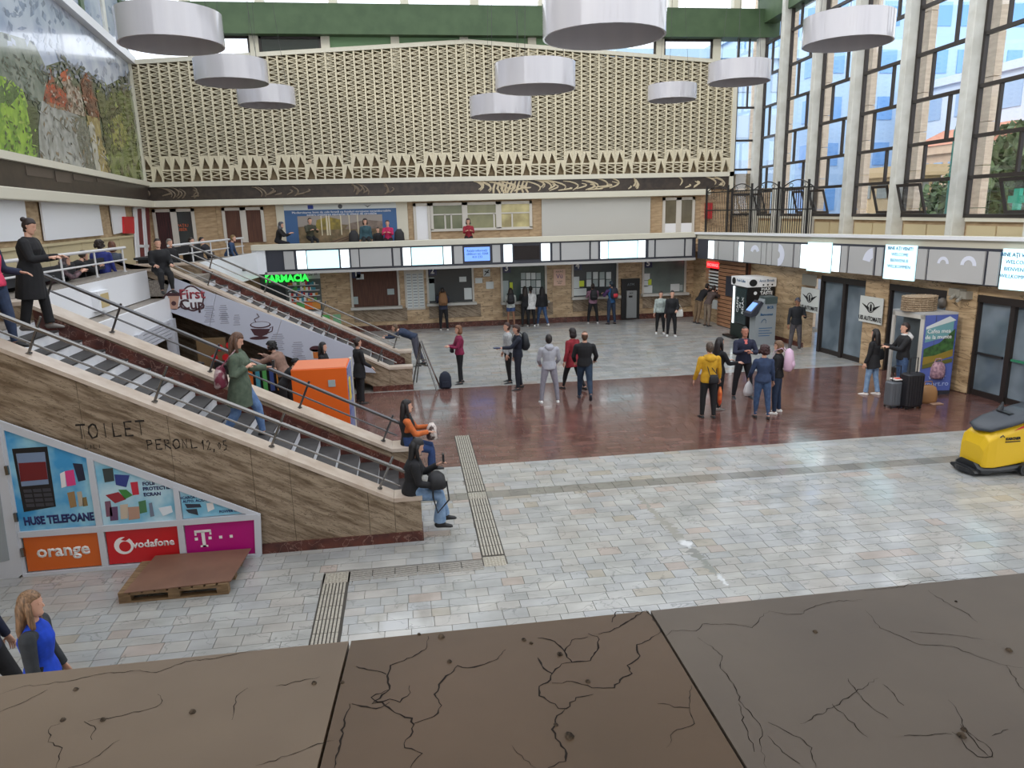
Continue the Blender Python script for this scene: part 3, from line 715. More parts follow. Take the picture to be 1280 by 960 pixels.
for (px_, r, a0, a1) in ((975,.45,-1.5,1.5),(946,.34,.3,2.9),(1095,.5,1.7,3.0)):
    y_ = onp(px_, 325, RB).y
    arc_mb(Vector((plx(RB, y_), y_, 3.0)) + nR * .092, .12, r * .8, a0, a1, (RB[2], -1, 0)).build('pale_decal', M_DECAL, br)
for (px_, r) in ((1183,.17),(1215,.22)):
    y_ = onp(px_, 325, RB).y
    arc_mb(Vector((plx(RB, y_), y_, 3.12)) + nR * .092, r * .55, r, 0, PI, (RB[2], -1, 0)).build('pale_decal', M_DECAL, br)

# --- window wall
zr = [4.22, 5.15, 6.12, 7.27, 8.45, 9.65, 10.85, 12.0]
colY = [17.25 + 2.62 * k for k in range(-2, 5)] + [29.95]
ww = S(rwbox(WP, 9, 30.3, LZ - .4, 4.08, -.3), 'wall_right_upper', M_BRICK)
for i, (a, c) in enumerate(zip(colY[:-1], colY[1:])):
    rwbox(WP, a + .3, c - .2, 4.08, 4.2, .14, -.05).build('window_sill', M_CREAM, ww)
    for q in range(2):
        m0 = a + .3 + (c - a - .5) * q / 2
        rwbox(WP, m0 + .03, m0 + (c - a - .5) / 2 - .03, LZ + .05, 3.98, .03, 0).build('wall_panel', mat('dado_cream', ()), ww)
for i, yc in enumerate(colY):
    wdt = .135
    S(rwbox(WP, yc - wdt, yc + wdt, LZ - .3, 12.0, .36, 0), 'trim_%d' % (70 + i), M_COLW, bevel=.02)
for i in range(len(colY) - 1):
    a, c = colY[i] + .135, colY[i + 1] - .135
    w = S(rwbox(WP, a, a + .09, zr[0], 12.0, .1), 'window_%d' % (i + 1), M_DKFR)
    rwbox(WP, c - .09, c, zr[0], 12.0, .1).build('frame_post', M_DKFR, w)
    for j, z in enumerate(zr[:-1]):
        rwbox(WP, a, c, z - .045, z + .045, .1).build('transom', M_DKFR, w)
        fr = (.68 if j % 2 == (0 if i % 2 else 1) else .33)
        m = c - (c - a) * (1 - fr)
        if j > 0: rwbox(WP, m - .035, m + .035, z, zr[j + 1], .08).build('mullion', M_DKFR, w)
        rwbox(WP, a + .05, m - .03, z + .03, zr[j + 1] - .03, .012, .03).build('pane', M_GLASS, w)
        rwbox(WP, m + .03, c - .05, z + .03, zr[j + 1] - .03, .012, .03).build('pane', M_GLASS, w)
    # tilted-open hopper in the bottom row
    hy0, hy1 = (a + .09, a + (c - a) * .38) if i % 2 else (a + (c - a) * .5, c - .1)
    n = Vector((-1, -WP[2], 0)).normalized()
    def hp(y, z, t): return Vector((plx(WP, y), y, z)) + n * (.1 + (z - 4.27) / .85 * t)
    hb = MB()
    for (ya, yb_, za, zb) in ((hy0, hy1, 4.27, 4.35), (hy0, hy1, 5.0, 5.08), (hy0, hy0 + .07, 4.35, 5.0), (hy1 - .07, hy1, 4.35, 5.0)):
        hb.prism([hp(ya, za, .25), hp(yb_, za, .25), hp(yb_, zb, .25), hp(ya, zb, .25)], n * .05)
    sash = hb.build('open_sash', M_DKFR, w)
    MB().prism([hp(hy0 + .06, 4.34, .25), hp(hy1 - .06, 4.34, .25), hp(hy1 - .06, 5.02, .25), hp(hy0 + .06, 5.02, .25)], n * .01).build('sash_pane', M_GLASS, sash)
# back window of the gallery end
wbk = S(MB().box(13.62, 13.70, YB - .1, YB, LZ, 11.3), 'window_9', M_DKFR)
for z in (3.4, 4.25, 5.06, 6.06, 7.21, 8.49, 9.8, 11.2): MB().box(13.62, 14.75, YB - .08, YB, z - .04, z + .04).build('transom', M_DKFR, wbk)
MB().box(14.68, 14.78, YB - .1, YB, LZ, 11.3).build('frame_post', M_DKFR, wbk); MB().box(14.1, 14.16, YB - .08, YB, 8.5, 11.3).build('mullion', M_DKFR, wbk)
for a, c in zip((3.4, 4.25, 5.06, 6.06, 7.21, 8.49, 9.8), (4.25, 5.06, 6.06, 7.21, 8.49, 9.8, 11.2)): MB().box(13.7, 14.7, YB - .05, YB - .035, a + .04, c - .04).build('pane', M_GLASS, wbk)
# green beam over the windows
S(rwbox(WP, 9, 30.4, 11.6, 12.6, .55, -.3), 'trim_80', M_GREEN)
S(rwbox(WP, 9, 30.4, 12.6, 12.9, .6, -.3), 'trim_81', M_CREAM)
S(rwbox(WP, 9, 30.4, 13.0, 14.3, .2, -.3), 'trim_82', M_CREAM)
# iron railing and gate at the gallery corner
ir = root('iron_railing', (12.8, 28.6, LZ), 'black wrought-iron railing and gate at the gallery corner', 'railing')
ra = onp(878, 240, RB); rbp = onp(1010, 240, RB)
def rl(t): y = ra.y + (rbp.y - ra.y) * t; return Vector((plx(RB, y) + .18, y, 0))
for z in (3.6, 4.45, 5.12): MB().tube([rl(0) + Vector((0, 0, z)), rl(1) + Vector((0, 0, z))], .022, 6).build('rail', M_BLACK, ir)
n_ = 54
base = None
for k in range(n_ + 1):
    p = rl(k / n_); big = k % 13 == 0
    if big: MB().box(p.x - .03, p.x + .03, p.y - .03, p.y + .03, LZ, 5.35).build('post', M_BLACK, ir)
    else:
        if base is None: base = MB().box(-.01, .01, -.01, .01, LZ, 5.1).build('bar', M_BLACK, ir, local=True); o = base
        else: o = share(base, parent=ir)
        o.location = Vector((p.x, p.y, 0)) - ORIG['iron_railing']
for k in range(4):
    P = [rl((k + t / 8) / 4) + Vector((0, 0, 5.12 + .24 * math.sin(PI * t / 8))) for t in range(9)]
    MB().tube(P, .02, 5).build('arch', M_BLACK, ir)
    for s in (.3, .7):
        c = rl((k + s) / 4) + Vector((0, 0, 5.2)); MB().tube([c + Vector((0, .12 * math.cos(a), .06 * math.sin(a))) for a in [i * PI / 4 for i in range(8)]], .012, 4).build('scroll', M_BLACK, ir)
# fire cabinet on the gallery corner
q = ony(884, 265, YB); props(MB().box(q.x - .12, q.x + .16, YB - .2, YB - .02, 4.1, 4.75).build('fire_cabinet', mat('red_enamel', (190, 30, 36), .4)), 'red fire cabinet behind the iron railing at the right corner', 'fire cabinet')

# --- doors in the lower right wall
def door(n, px0, px1, py_top, lab, leafs):
    y0, y1 = yr(px0), yr(px1)
    d = S(rwbox(RW, y1, y0, 2.25, 2.42, .12, -.1), 'door_%d' % n, M_DKFR)
    yy = [y0 + (y1 - y0) * i / leafs for i in range(leafs + 1)]
    for k, yv in enumerate(yy): rwbox(RW, yv - .06, yv + .06, 0, 2.4, .12, -.12).build('frame_post', M_DKFR, d)
    for k in range(leafs):
        a, c = yy[k + 1] + .06, yy[k] - .06
        rwbox(RW, a, c, .12, 2.25, .02, -.12).build('glass_leaf', M_DOORG, d)
        rwbox(RW, a, c, .0, .14, .06, -.12).build('kick_rail', M_DKFR, d)
    return d, yy
door(1, 1022, 1080, 342, '', 2)
door(2, 1106, 1180, 350, '', 2)
d3, yy3 = door(3, 1216, 1310, 364, '', 2)
rwbox(RW, yy3[1] + .12, yy3[0] - .12, 1.02, 1.07, .05, -.04).build('push_bar', M_DKSTEEL, d3)
rwbox(RW, yy3[2] + .12, yy3[1] - .12, 1.02, 1.07, .05, -.04).build('push_bar', mat('green_bar', (50, 120, 90), .4), d3)
# outside shine behind door leaf
# USI AUTOMATE signs
M_SIGN = mat('sign_white', (205, 208, 204), .5)
def usi(px0, px1, pt, pb, label):
    pl = (RW[0] - .1, RW[1], RW[2]); a = onp(px0, (pt + pb) / 2, pl); c = onp(px1, (pt + pb) / 2, pl); zt = onp((px0 + px1) / 2, pt, pl).z; zb = onp((px0 + px1) / 2, pb, pl).z
    r = root('door_sign', ((a.x + c.x) / 2, (a.y + c.y) / 2, zb), label, 'sign')
    rwbox(pl, min(a.y, c.y), max(a.y, c.y), zb, zt, .02).build('sign_board', M_SIGN, r)
    ym = (a.y + c.y) / 2; w = abs(a.y - c.y); h = zt - zb; o = Vector((plx(pl, ym), ym, 0)) + nRW * .024; xd = (RW[2], -1, 0)
    text('USI AUTOMATE', w * .19, M_TXTK, r, o + Vector((0, 0, zb + h * .16)), xd, sx=.74, bold=.003)
    mb = MB(); cz = zb + h * .6; X = Vector(xd).normalized(); N = nRW
    for s in (-1, 1):
        for k in range(4): mb.prism([o + X * s * w * .08 + Vector((0, 0, cz - .0 - k * h * .035)), o + X * s * w * (.40 - k * .06) + Vector((0, 0, cz + h * .12 - k * h * .05)), o + X * s * w * (.36 - k * .06) + Vector((0, 0, cz + h * .07 - k * h * .05)), o + X * s * w * .08 + Vector((0, 0, cz - h * .03 - k * h * .035))], N * .004)
    mb.build('winged_emblem', M_TXTK, r)
    rg = MB(); P = [o + X * w * .15 * math.cos(t * PI / 8) + Vector((0, 0, cz + h * .19 * math.sin(t * PI / 8))) + N * .006 for t in range(17)]
    rg.tube(P, .012, 5); rg.prism([o + X * -w * .05 + Vector((0, 0, cz - h * .15)), o + X * w * .05 + Vector((0, 0, cz - h * .15)), o + X * w * .03 + Vector((0, 0, cz + h * .12)), o + X * -w * .03 + Vector((0, 0, cz + h * .12))], N * .006); rg.build('winged_emblem', M_TXTK, r)
nRW = Vector((-1, -RW[2], 0)).normalized()
usi(1001.5, 1024, 360, 390, 'white automatic-door sign on the pillar behind the man in a cap')
usi(1075, 1104, 371, 404, 'white automatic-door sign on the pillar above the dark-haired woman')
# small round sticker plate over first sign
pl_ = (RW[0] - .1, RW[1], RW[2])
st = rwbox(pl_, onp(1021, 349, pl_).y, onp(1003, 349, pl_).y, onp(1012, 357, pl_).z, onp(1012, 343, pl_).z, .015).build('faded_notice', mat('faded_notice', (138, 134, 124), .5), label='faded grey notice above the sign behind the man in a cap', cat='notice')
# wooden cladding of the booth
wc = root('wood_clad_booth', (12.1, 25.5, 0), 'booth front clad in brown horizontal wood slats beside the coffee machine', 'booth')
plb = (RW[0] - .22, RW[1], RW[2]); yb0, yb1 = onp(931, 360, plb).y, onp(897.5, 380, plb).y
M_WOOD = mat('wood_slat', (176, 130, 98), .5, c2=(146, 104, 76), scale=3, stretch=(6, .6, 8), detail=6)
rwbox(plb, yb0, yb1, 0, 2.58, -.2).build('booth_wall', mat('slat_gap', (52, 36, 28), .8), wc)
for k in range(17): rwbox(plb, yb0, yb1, .03 + k * .15, .15 + k * .15, .03).build('slat', M_WOOD, wc)
rwbox(plb, onp(923, 360, plb).y, onp(909.5, 360, plb).y, 1.25, 2.0, .06, .03).build('blackboard', M_BOARD, wc)
rwbox(RW, onp(940, 335, RW).y, onp(931, 335, RW).y, 1.9, 2.6, .12).build('column', mat('redwood', (104, 66, 50), .5), wc)
# booth counter with led sign, recess at the corner
bo = root('currency_booth', (12.3, 28.9, 0), 'glass service booth with a red lit sign in the right back corner', 'booth')
y0_, y1_ = yr(898), yr(880)
rwbox(RW, y0_, y1_, 0, .95, -.25).build('counter_front', M_WALL, bo); rwbox(RW, y0_, y1_, .95, 2.6, -.05, -.15).build('booth_glass', mat('booth_dark', (48, 52, 60), .15), bo)
rwbox(RW, y0_ + .1, y1_ - .1, 2.18, 2.42, .06).build('led_sign', mat('led_red', (230, 40, 44), .4, emit=(255, 36, 44), es=1.4), bo)
text('EXCHANGE', .17, mat('led_letters', (255, 150, 150), .4, emit=(255, 160, 160), es=1.2), bo, Vector((plx(RW, (y0_ + y1_) / 2), (y0_ + y1_) / 2, 2.3)) + nRW * .06, (RW[2], -1, 0))
for k in range(6): rwbox(RW, y0_ + .2, y1_ - .2, 1.35 + k * .13, 1.42 + k * .13, .01, .0).build('rate_row', M_PAPER, bo)
rwbox(RW, y0_ + .15, y1_ - .3, .55, .92, .01).build('notice_sheet', M_PAPER, bo)

# ================================================================== ticket windows on the back wall
M_FRW = mat('window_frame_white', (196, 192, 184), .5)
def papers(r, lst, y=None):
    for (a, b_, c, d, m) in lst:
        p = ony(a, b_, YB - .05); q = ony(c, d, YB - .05)
        MB().box(p.x, q.x, YB - .075, YB - .068, q.z, p.z).build('paper_sheet', m, r)
M_YEL = mat('yellow_sheet', (200, 214, 60), .6); M_PAPG = mat('paper_grey', (160, 172, 172), .6)
def ticket(n, x0, x1, yt, yb, label, pane, sheets=()):
    a = ony(x0, (yt + yb) / 2, YB - .06); c = ony(x1, (yt + yb) / 2, YB - .06); zb = ony((x0 + x1) / 2, yb, YB - .06).z; zt = 2.56
    r = root('ticket_window', ((a.x + c.x) / 2, YB - .06, zb), label, 'ticket window')
    x0, x1 = a.x, c.x
    MB().box(x0, x1, YB - .05, YB - .03, zb, zt).build('pane', pane, r)
    for (p, q, s, t) in ((x0 - .05, x0 + .03, zb, zt), (x1 - .03, x1 + .05, zb, zt), (x0 - .05, x1 + .05, zt - .04, zt + .04)):
        MB().box(p, q, YB - .1, YB - .02, s, t).build('frame_bar', M_FRW, r)
    MB().box(x0 - .08, x1 + .12, YB - .32, YB - .02, zb - .1, zb).build('counter_sill', mat('sill_stone', (184, 182, 176), .35), r)
    MB().box(x0 + .0, x1 + .3, YB - .07, YB - .02, zb - .62, zb - .1).build('panel_below', M_TRAV, r)
    o = (x0 + .2, YB - .1, zt - .2)
    MB().box(x0 + .05, x0 + .38, YB - .075, YB - .06, zt - .4, zt - .04).build('number_plate', mat('number_plate_blue', (44, 50, 82), .4), r)
    text(str(n), .34, M_TXTW, r, (x0 + .2, YB - .08, zt - .22), bold=.008); papers(r, sheets)
    return r
ticket(1, 440, 498, 341, 383, 'ticket window with brown curtains and a white number 1', M_CURT, [(445,343,455,349,M_PAPER),(484,361,493,368,M_PAPG),(441,371,448,380,M_PAPG)])
ticket(2, 535, 591, 338, 378, 'ticket window number 2 where the person with a tan backpack stands', M_DARKIN, [(535,347,544,376,M_PAPG),(574,346,583,352,M_PAPER),(580,360,590,374,M_PAPER),(536,348,543,354,M_PAPER)])
ticket(3, 627.5, 682, 335, 376, 'ticket window number 3 with several women queueing', mat('window_interior_green', (84, 102, 98), .2, c2=(58, 70, 68), scale=.8), [(627,351,636,376,M_PAPG),(637,353,641,362,M_YEL)] + [(651 + i * 6.4, 341 + j * 9.5, 656.6 + i * 6.4, 349 + j * 9.5, M_PAPER if (i + j) % 3 else M_PAPG) for i in range(4) for j in range(3)])
ticket(4, 716, 771, 332, 370, 'ticket window number 4 papered with notices', M_DARKIN, [(716,346,724,360,M_PAPER),(724,351,730,358,M_YEL),(715,361,733,369,M_PAPER)] + [(733 + i * 8.2, 340 + j * 9.5, 739 + i * 8.2, 348.5 + j * 9.5, M_PAPER if (i + j) % 2 else M_PAPG) for i in range(4) for j in range(2)])
ticket(5, 804, 856, 329, 366, 'ticket window number 5 nearest the right corner', mat('window_interior_pale', (120, 132, 128), .2, c2=(84, 94, 92), scale=.6), [(804,342,812,350,M_PAPER),(803,351,810,358,M_PAPER),(810,349,814,356,M_YEL),(804,357,815,366,M_PAPER),(838,355,849,364,M_PAPER),(849,356,853,363,M_PAPG)])
def wallthing(name, x0, x1, yt, yb, y, m, label, cat, th=.03, yw=YB):
    a = ony(x0, (yt + yb) / 2, yw - .04); c = ony(x1, (yt + yb) / 2, yw - .04); zt = ony((x0 + x1) / 2, yt, yw - .04).z; zb = ony((x0 + x1) / 2, yb, yw - .04).z
    r = root(name, ((a.x + c.x) / 2, yw - .03, zb), label, cat)
    MB().box(a.x, c.x, yw - .03 - th, yw - .03, zb, zt).build('panel', m, r)
    return r, a.x, c.x, zb, zt, yw - .03 - th
r, xa, xb, zb, zt, yf = wallthing('timetable_board', 506, 530.5, 338, 387, 0, M_FRW, 'tall white timetable board between ticket windows 1 and 2', 'timetable')
for i in range(3):
    MB().box(xa + .08 + i * .24, xa + .28 + i * .24, yf - .01, yf, zb + .08, zt - .12).build('printed_sheet', M_PAPER, r)
    for k in range(12): MB().box(xa + .1 + i * .24, xa + .26 + i * .24, yf - .013, yf - .01, zb + .14 + k * .115, zb + .17 + k * .115).build('text_line', mat('print_grey', (130, 134, 138), .6), r)
r, xa, xb, zb, zt, yf = wallthing('notice', 594, 603, 347.5, 354, 0, M_PAPER, 'small white notice right of ticket window 2, wider one', 'notice')
r, xa, xb, zb, zt, yf = wallthing('notice', 607.5, 617, 352, 361, 0, M_PAPER, 'small white notice on the pier below the no smoking sign', 'notice')
r, xa, xb, zb, zt, yf = wallthing('no_smoking_sign', 604, 612.5, 336, 345.5, 0, M_PAPER, 'white no smoking sign on the pier between windows 2 and 3', 'sign')
mb = MB(); mb.tube([(xa + .04, yf - .01, zb + .04), (xb - .04, yf - .01, zt - .04)], .015, 5); mb.tube([(xa + .06, yf - .01, zt - .1), (xb - .06, yf - .01, zt - .16)], .02, 5); mb.build('strike_mark', M_TXTK, r)
r, xa, xb, zb, zt, yf = wallthing('poster', 692, 706.5, 336.5, 357, 0, mat('poster_pink', (222, 186, 166), .5), 'pink poster with dark scribbled letters between windows 3 and 4', 'poster')
text('ANUNŢ', .09, M_TXTK, r, ((xa + xb) / 2, yf, zt - .1)); text('Vü', .26, mat('purple_ink', (92, 66, 120), .5), r, ((xa + xb) / 2, yf, zb + .38)); text('nu lipiţi\nafişe', .08, M_TXTK, r, ((xa + xb) / 2, yf, zb + .14))
r, xa, xb, zb, zt, yf = wallthing('cash_machine', 776, 798.5, 348, 398, 0, M_BLACK, 'narrow cash machine in a black frame between windows 4 and 5', 'cash machine', th=.12)
MB().box(xa + .2, xb - .16, yf - .1, yf, zb + .05, zt - .5).build('machine_front', mat('machine_grey', (140, 142, 142), .4), r); text('ATM', .15, mat('grey_letters', (120, 126, 130), .5), r, ((xa + xb) / 2, yf, zt - .25)); text('BCR', .08, M_TXTK, r, ((xa + xb) / 2, yf - .1, zt - .6)); MB().box(xa + .28, xa + .44, yf - .11, yf - .09, zt - .78, zt - .7).build('card_slot', M_BLACK, r)
# pharmacy
ph = root('pharmacy_window', (-4.0, YB - .1, .1), 'pharmacy shop window with a green sign and shelves of boxes', 'shop window')
pa, pb_ = ony(327, 370, YB - .06).x, ony(402, 370, YB - .06).x
MB().box(pa, pb_, YB - .08, YB - .03, .1, 2.58).build('back_panel', mat('pharmacy_inside', (92, 100, 98), .4), ph)
xg = ony(383, 350, YB - .1).x
MB().box(pa + .3, xg, YB - .2, YB - .05, ony(350, 352, YB - .2).z, 2.42).build('sign_box', mat('green_sign_box', (40, 120, 60), .4), ph)
text('FARMACIA', .37, mat('green_neon', (60, 255, 90), .4, emit=(50, 255, 80), es=1.5), ph, ((pa + .3 + xg) / 2, YB - .2, 2.25), bold=.014, sx=.92)
MB().box(xg + .02, pb_, YB - .1, YB - .05, 2.2, 2.55).build('logo_panel', M_PAPER, ph); text('Dr. M', .14, M_TXTK, ph, ((xg + pb_) / 2, YB - .1, 2.36))
xsft = ony(361, 370, YB - .1).x
r4 = random.Random(11)
cols = [(222,110,40),(240,240,236),(70,150,170),(200,60,50),(90,170,90),(230,200,70),(60,80,140),(236,236,230),(210,140,60)]
mc = [mat('carton_%s' % n, c, .5) for n, c in zip(['orange','white','teal','red','green','yellow','blue','cream','amber'], cols)]
for k in range(4):
    z = 1.35 + k * .21; MB().box(xsft, pb_ - .05, YB - .26, YB - .08, z - .02, z).build('shelf', M_WHITE, ph)
    x = xsft + .03
    while x < pb_ - .2:
        w = r4.uniform(.05, .12); MB().box(x, x + w - .01, YB - .22, YB - .12, z, z + r4.uniform(.08, .16)).build('medicine_box', r4.choice(mc), ph); x += w
for k, m in enumerate((mc[0], mc[4], mc[0], mc[8])):
    x = xsft + (pb_ - .05 - xsft) * k / 4; MB().box(x, x + (pb_ - .05 - xsft) / 4, YB - .3, YB - .24, 1.02, 1.3).build('shelf_front', m, ph)
MB().box(pa, pb_ - .02, YB - .5, YB - .1, .1, .95).build('counter', M_WHITE, ph)
for k in range(5): MB().box(xsft + k * .42, xsft + .3 + k * .42, YB - .52, YB - .5, .3, .8).build('counter_picture', mc[(k * 4 + 1) % 9] if k % 2 else mat('leaf_picture', (120, 170, 130), .5), ph)
MB().box(pa + .05, xsft - .1, YB - .14, YB - .08, .95, 2.0).build('dark_doorway', M_DARKIN, ph)

# ================================================================== gallery back wall things
def gal_door(x0, x1, yt, yb, label, leafs, panem, frame=M_FRW, name='gallery_door', cat='door', half=None):
    a = ony(x0, (yt + yb) / 2, YB - .06).x; c = ony(x1, (yt + yb) / 2, YB - .06).x; zt = min(5.0, ony((x0 + x1) / 2, yt, YB - .06).z); zb = max(LZ, ony((x0 + x1) / 2, yb, YB - .06).z)
    r = root(name, ((a + c) / 2, YB - .03, zb), label, cat)
    for k in range(leafs):
        p, q = a + (c - a) * k / leafs, a + (c - a) * (k + 1) / leafs
        pn = panem[k] if isinstance(panem, list) else panem
        MB().box(p + .1, q - .1, YB - .06, YB - .03, zb, zt - .1).build('pane', pn, r)
        for (s, t, u, v) in ((p, p + .11, zb, zt), (q - .11, q, zb, zt), (p, q, zt - .11, zt)): MB().box(s, t, YB - .1, YB - .03, u, v).build('frame_bar', frame, r)
        if half: MB().box(p + .1, q - .1, YB - .08, YB - .05, zb, half).build('lower_panel', M_WHITEP, r)
    return r, a, c, zb, zt
r, a, c, zb, zt = gal_door(193, 245, 259, 312, 'pair of white-framed glass doors with dark red curtains, far left gallery', 2, [mat('dark_red_curtain', (70, 34, 36), .6, c2=(40, 24, 26), scale=6, stretch=(4, 1, .3)), mat('dark_glass', (58, 62, 62), .15)])
text('SPAŢIU\nLIBER', .15, mat('orange_letters', (200, 96, 50), .5), r, (c - .5, YB - .06, 4.3))
gal_door(279, 331, 259, 303, 'white-framed window with brown panes right of the curtained doors', 2, M_CURT, name='gallery_window', cat='window')
gal_door(517, 538, 250, 300, 'plain white door left of the wide gallery window', 1, M_WHITEP)
r, a, c, zb, zt = gal_door(538, 665, 248.5, 286, 'wide white-framed gallery window above ticket windows', 3, [mat('gallery_pane', (128, 132, 108), .15, c2=(84, 92, 74), scale=.7), mat('gallery_pane2', (150, 150, 118), .15, c2=(120, 120, 96), scale=1.2), mat('gallery_pane3', (206, 196, 146), .15, c2=(150, 140, 104), scale=1.5)], name='gallery_window', cat='window')
for k in range(3):
    w = (c - a) / 3; MB().box(a + k * w + .1, a + k * w + w - .1, YB - .09, YB - .04, zb + .62 - .05, zb + .62).build('glazing_bar', M_FRW, r)
for t in (.14, .2, .62, .8): MB().box(a + t * (c - a) - .03, a + t * (c - a) + .03, YB - .09, YB - .04, zb, zb + .6).build('glazing_bar', M_FRW, r)
MB().box(a, c, YB - .1, YB - .03, zb - .06, zb + .04).build('frame_bar', M_FRW, r)
gal_door(828, 868, 244, 292, 'glass double door near the right end of the back gallery', 2, mat('door_pane_tan', (120, 112, 92), .2, c2=(90, 84, 70), scale=1), half=3.95)
r, xa, xb, zb, zt, yf = wallthing('blank_panel', 677, 812.5, 243.5, 294, 0, mat('blank_panel', (184, 184, 180), .5), 'large blank grey-white panel on the back gallery wall', 'wall panel', th=.05)
# railway poster
r, xa, xb, zb, zt, yf = wallthing('railway_banner', 346, 510, 250, 302, 0, M_CREAM, 'wide blue banner with a photograph of railway tracks', 'banner', th=.04)
def bx(px_): return ony(px_, 275, yf).x
def bz(py_): return ony(428, py_, yf).z
M_BLUE = mat('banner_blue', (60, 96, 142), .5)
MB().box(bx(356), bx(496), yf - .012, yf, bz(304), bz(252)).build('blue_field', M_BLUE, r)
MB().box(bx(356), bx(496), yf - .018, yf - .012, bz(261.5), bz(254.5)).build('white_band', M_PAPER, r)
MB().box(bx(386), bx(393), yf - .022, yf - .018, bz(260.5), bz(255.5)).build('flag', mat('flag_blue', (40, 64, 150), .5), r)
MB().loft([(bx(426.5), yf - .018, bz(258)), (bx(426.5), yf - .024, bz(258))], .085, 14, (1, 0, 0)).build('round_emblem', mat('emblem_grey', (80, 84, 90), .5), r)
mb = MB(); mb.prism([(bx(456), yf - .018, bz(256.5)), (bx(460.5), yf - .018, bz(258.5)), (bx(465.5), yf - .018, bz(256.5)), (bx(460.5), yf - .018, bz(259.8))], (0, -.005, 0)); mb.build('winged_emblem', M_TXTK, r)
for j, s in enumerate(['Modernizarea liniei de cale ferată cu fonduri europene nerambursabile', 'pentru creşterea siguranţei şi vitezei de circulaţie']): text(s, .115, M_TXTW, r, (bx(428), yf - .012, bz(264.6 + j * 3)), sx=1.15)
PX0, PX1, PZ0, PZ1 = bx(372), bx(478), bz(304), bz(269)
MB().box(PX0, PX1, yf - .02, yf - .012, PZ0, PZ1).build('photo_ground', mat('photo_brown', (132, 112, 84), .5, c2=(96, 84, 60), scale=5), r)
def pf(pts, m, d): MB().prism([(PX0 + u * (PX1 - PX0), yf - d, PZ0 + v * (PZ1 - PZ0)) for u, v in pts], (0, -.003, 0)).build('photo_shape', m, r)
pf([(0,.62),(.35,.7),(.6,.66),(1,.6),(1,1),(0,1)], mat('photo_sky', (150, 142, 136), .5), .021)
pf([(.2,.5),(.52,.5),(.5,.85),(.36,.96),(.22,.85)], mat('photo_yellow_tree', (150, 132, 56), .5, c2=(112, 100, 50), scale=6), .024)
pf([(.55,.5),(1,.5),(1,.75),(.8,.82),(.6,.7)], mat('photo_hill', (110, 96, 88), .5, c2=(136, 120, 108), scale=6), .024)
for k in range(4): pf([(.3 + k * .1, 0), (.36 + k * .1, 0), (.86 + k * .03, .5), (.85 + k * .03, .5)], mat('photo_rail', (92, 72, 60), .5), .027)
for u, w_ in ((.27, .012), (.36, .016), (.5, .012), (.6, .01), (.7, .01), (.33, .02)): pf([(u, .3), (u + w_, .3), (u + w_, 1), (u, 1)], mat('photo_pole', (206, 196, 170), .5), .03)
# red cabinet and narrow door on the left gallery wall
lp = lpx([(149,271),(162,271),(162.5,292),(150,292)], .06, .08); lp.build('fire_cabinet', mat('red_enamel', ()), label='red fire cabinet on the left gallery wall', cat='fire cabinet')
nd = root('narrow_door', lwp(27.5, LZ), 'narrow red-curtained door with white frame at the left gallery corner', 'door')
lpx([(166,259),(184,259),(187,326),(170,326)], .03).build('pane', mat('red_curtain', (118, 44, 44), .6, c2=(92, 34, 34), scale=4), nd)
for q in ([(164,258),(167.5,258),(172,326),(168,326)], [(174,258),(177.5,258),(183,326),(179,326)], [(164,258),(178,258),(178,261),(164,261)], [(170,306),(183,306),(183,309.5),(170,309.5)]): lpx(q, .06).build('frame_bar', M_WHITE, nd)
# ================================================================== stairs and landing
NS = 19; RH = LZ / NS; TD = .315
def xk(k): return -.02 - TD * (k - 1)
CS = .508
def zcap(x, z0=.68, xf=-.36): return z0 if x > xf else min(3.44, z0 + (xf - x) * CS)
def stringer(r, ya, yb, z0, parts, low=None, face=M_TRAV, xf=-.36, end=0.02, cap=M_CAP, CS=.508):
    low = low or (lambda x: .15)
    t = .06; xt = xf - (3.44 - z0) / CS
    zt = lambda x: (z0 if x > xf else min(3.44, z0 + (xf - x) * CS)) - t
    cuts = sorted(set(parts + [xf, xt]), reverse=True)
    for a, c in zip(cuts[:-1], cuts[1:]):
        g = .0025
        P = [(a - g, ya, low(a)), (a - g, ya, zt(a)), (c + g, ya, zt(c)), (c + g, ya, low(c))]
        MB().prism(P, (0, yb - ya, 0)).build('facing_slab', face, r)
    # light stone cap, in lengths
    cc = [end + .02, xf, xf - 1.42, xf - 2.86, xf - 4.3, xt, xt - 1.6]
    for a, c in zip(cc[:-1], cc[1:]):
        a2 = min(a, end + .02); P = [(a2, ya - .02, zt(min(a2, end))), (c + .003, ya - .02, zt(c)), (c + .003, ya - .02, zt(c) + t), (a2, ya - .02, zt(min(a2, end)) + t)]
        MB().prism(P, (0, yb - ya + .04, 0)).build('cap_slab', cap, r)
def steps(r, ya, yb, sh=0.0, k0=1):
    M_R = mat('riser_white_marble', (238, 239, 242), .35, c2=(214, 216, 222), scale=3); M_T = mat('tread_dark_granite', (60, 58, 58), .65, c2=(48, 46, 46), scale=5)
    for k in range(k0, NS + 1):
        x = xk(k) + sh; z = RH * k; xb = xk(k + 1) + sh if k < NS else x - .5
        MB().box(x - .03, x, ya, yb, z - RH, z - .025).build('riser', M_R, r)
        if k < NS: MB().box(xb - .02, x + .012, ya, yb, z - .025, z).build('tread', M_T, r)
    MB().prism([(xk(k0) + sh - .03, ya, 0.01), (xk(NS) + sh - .03, ya, LZ - .2), (xk(NS) + sh - .6, ya, LZ - .2), (xk(NS) + sh - .6, ya, LZ - .6), (xk(k0 + 1) + sh - .4, ya, 0.01)], (0, yb - ya, 0)).build('flight_underside', M_WALL, r)
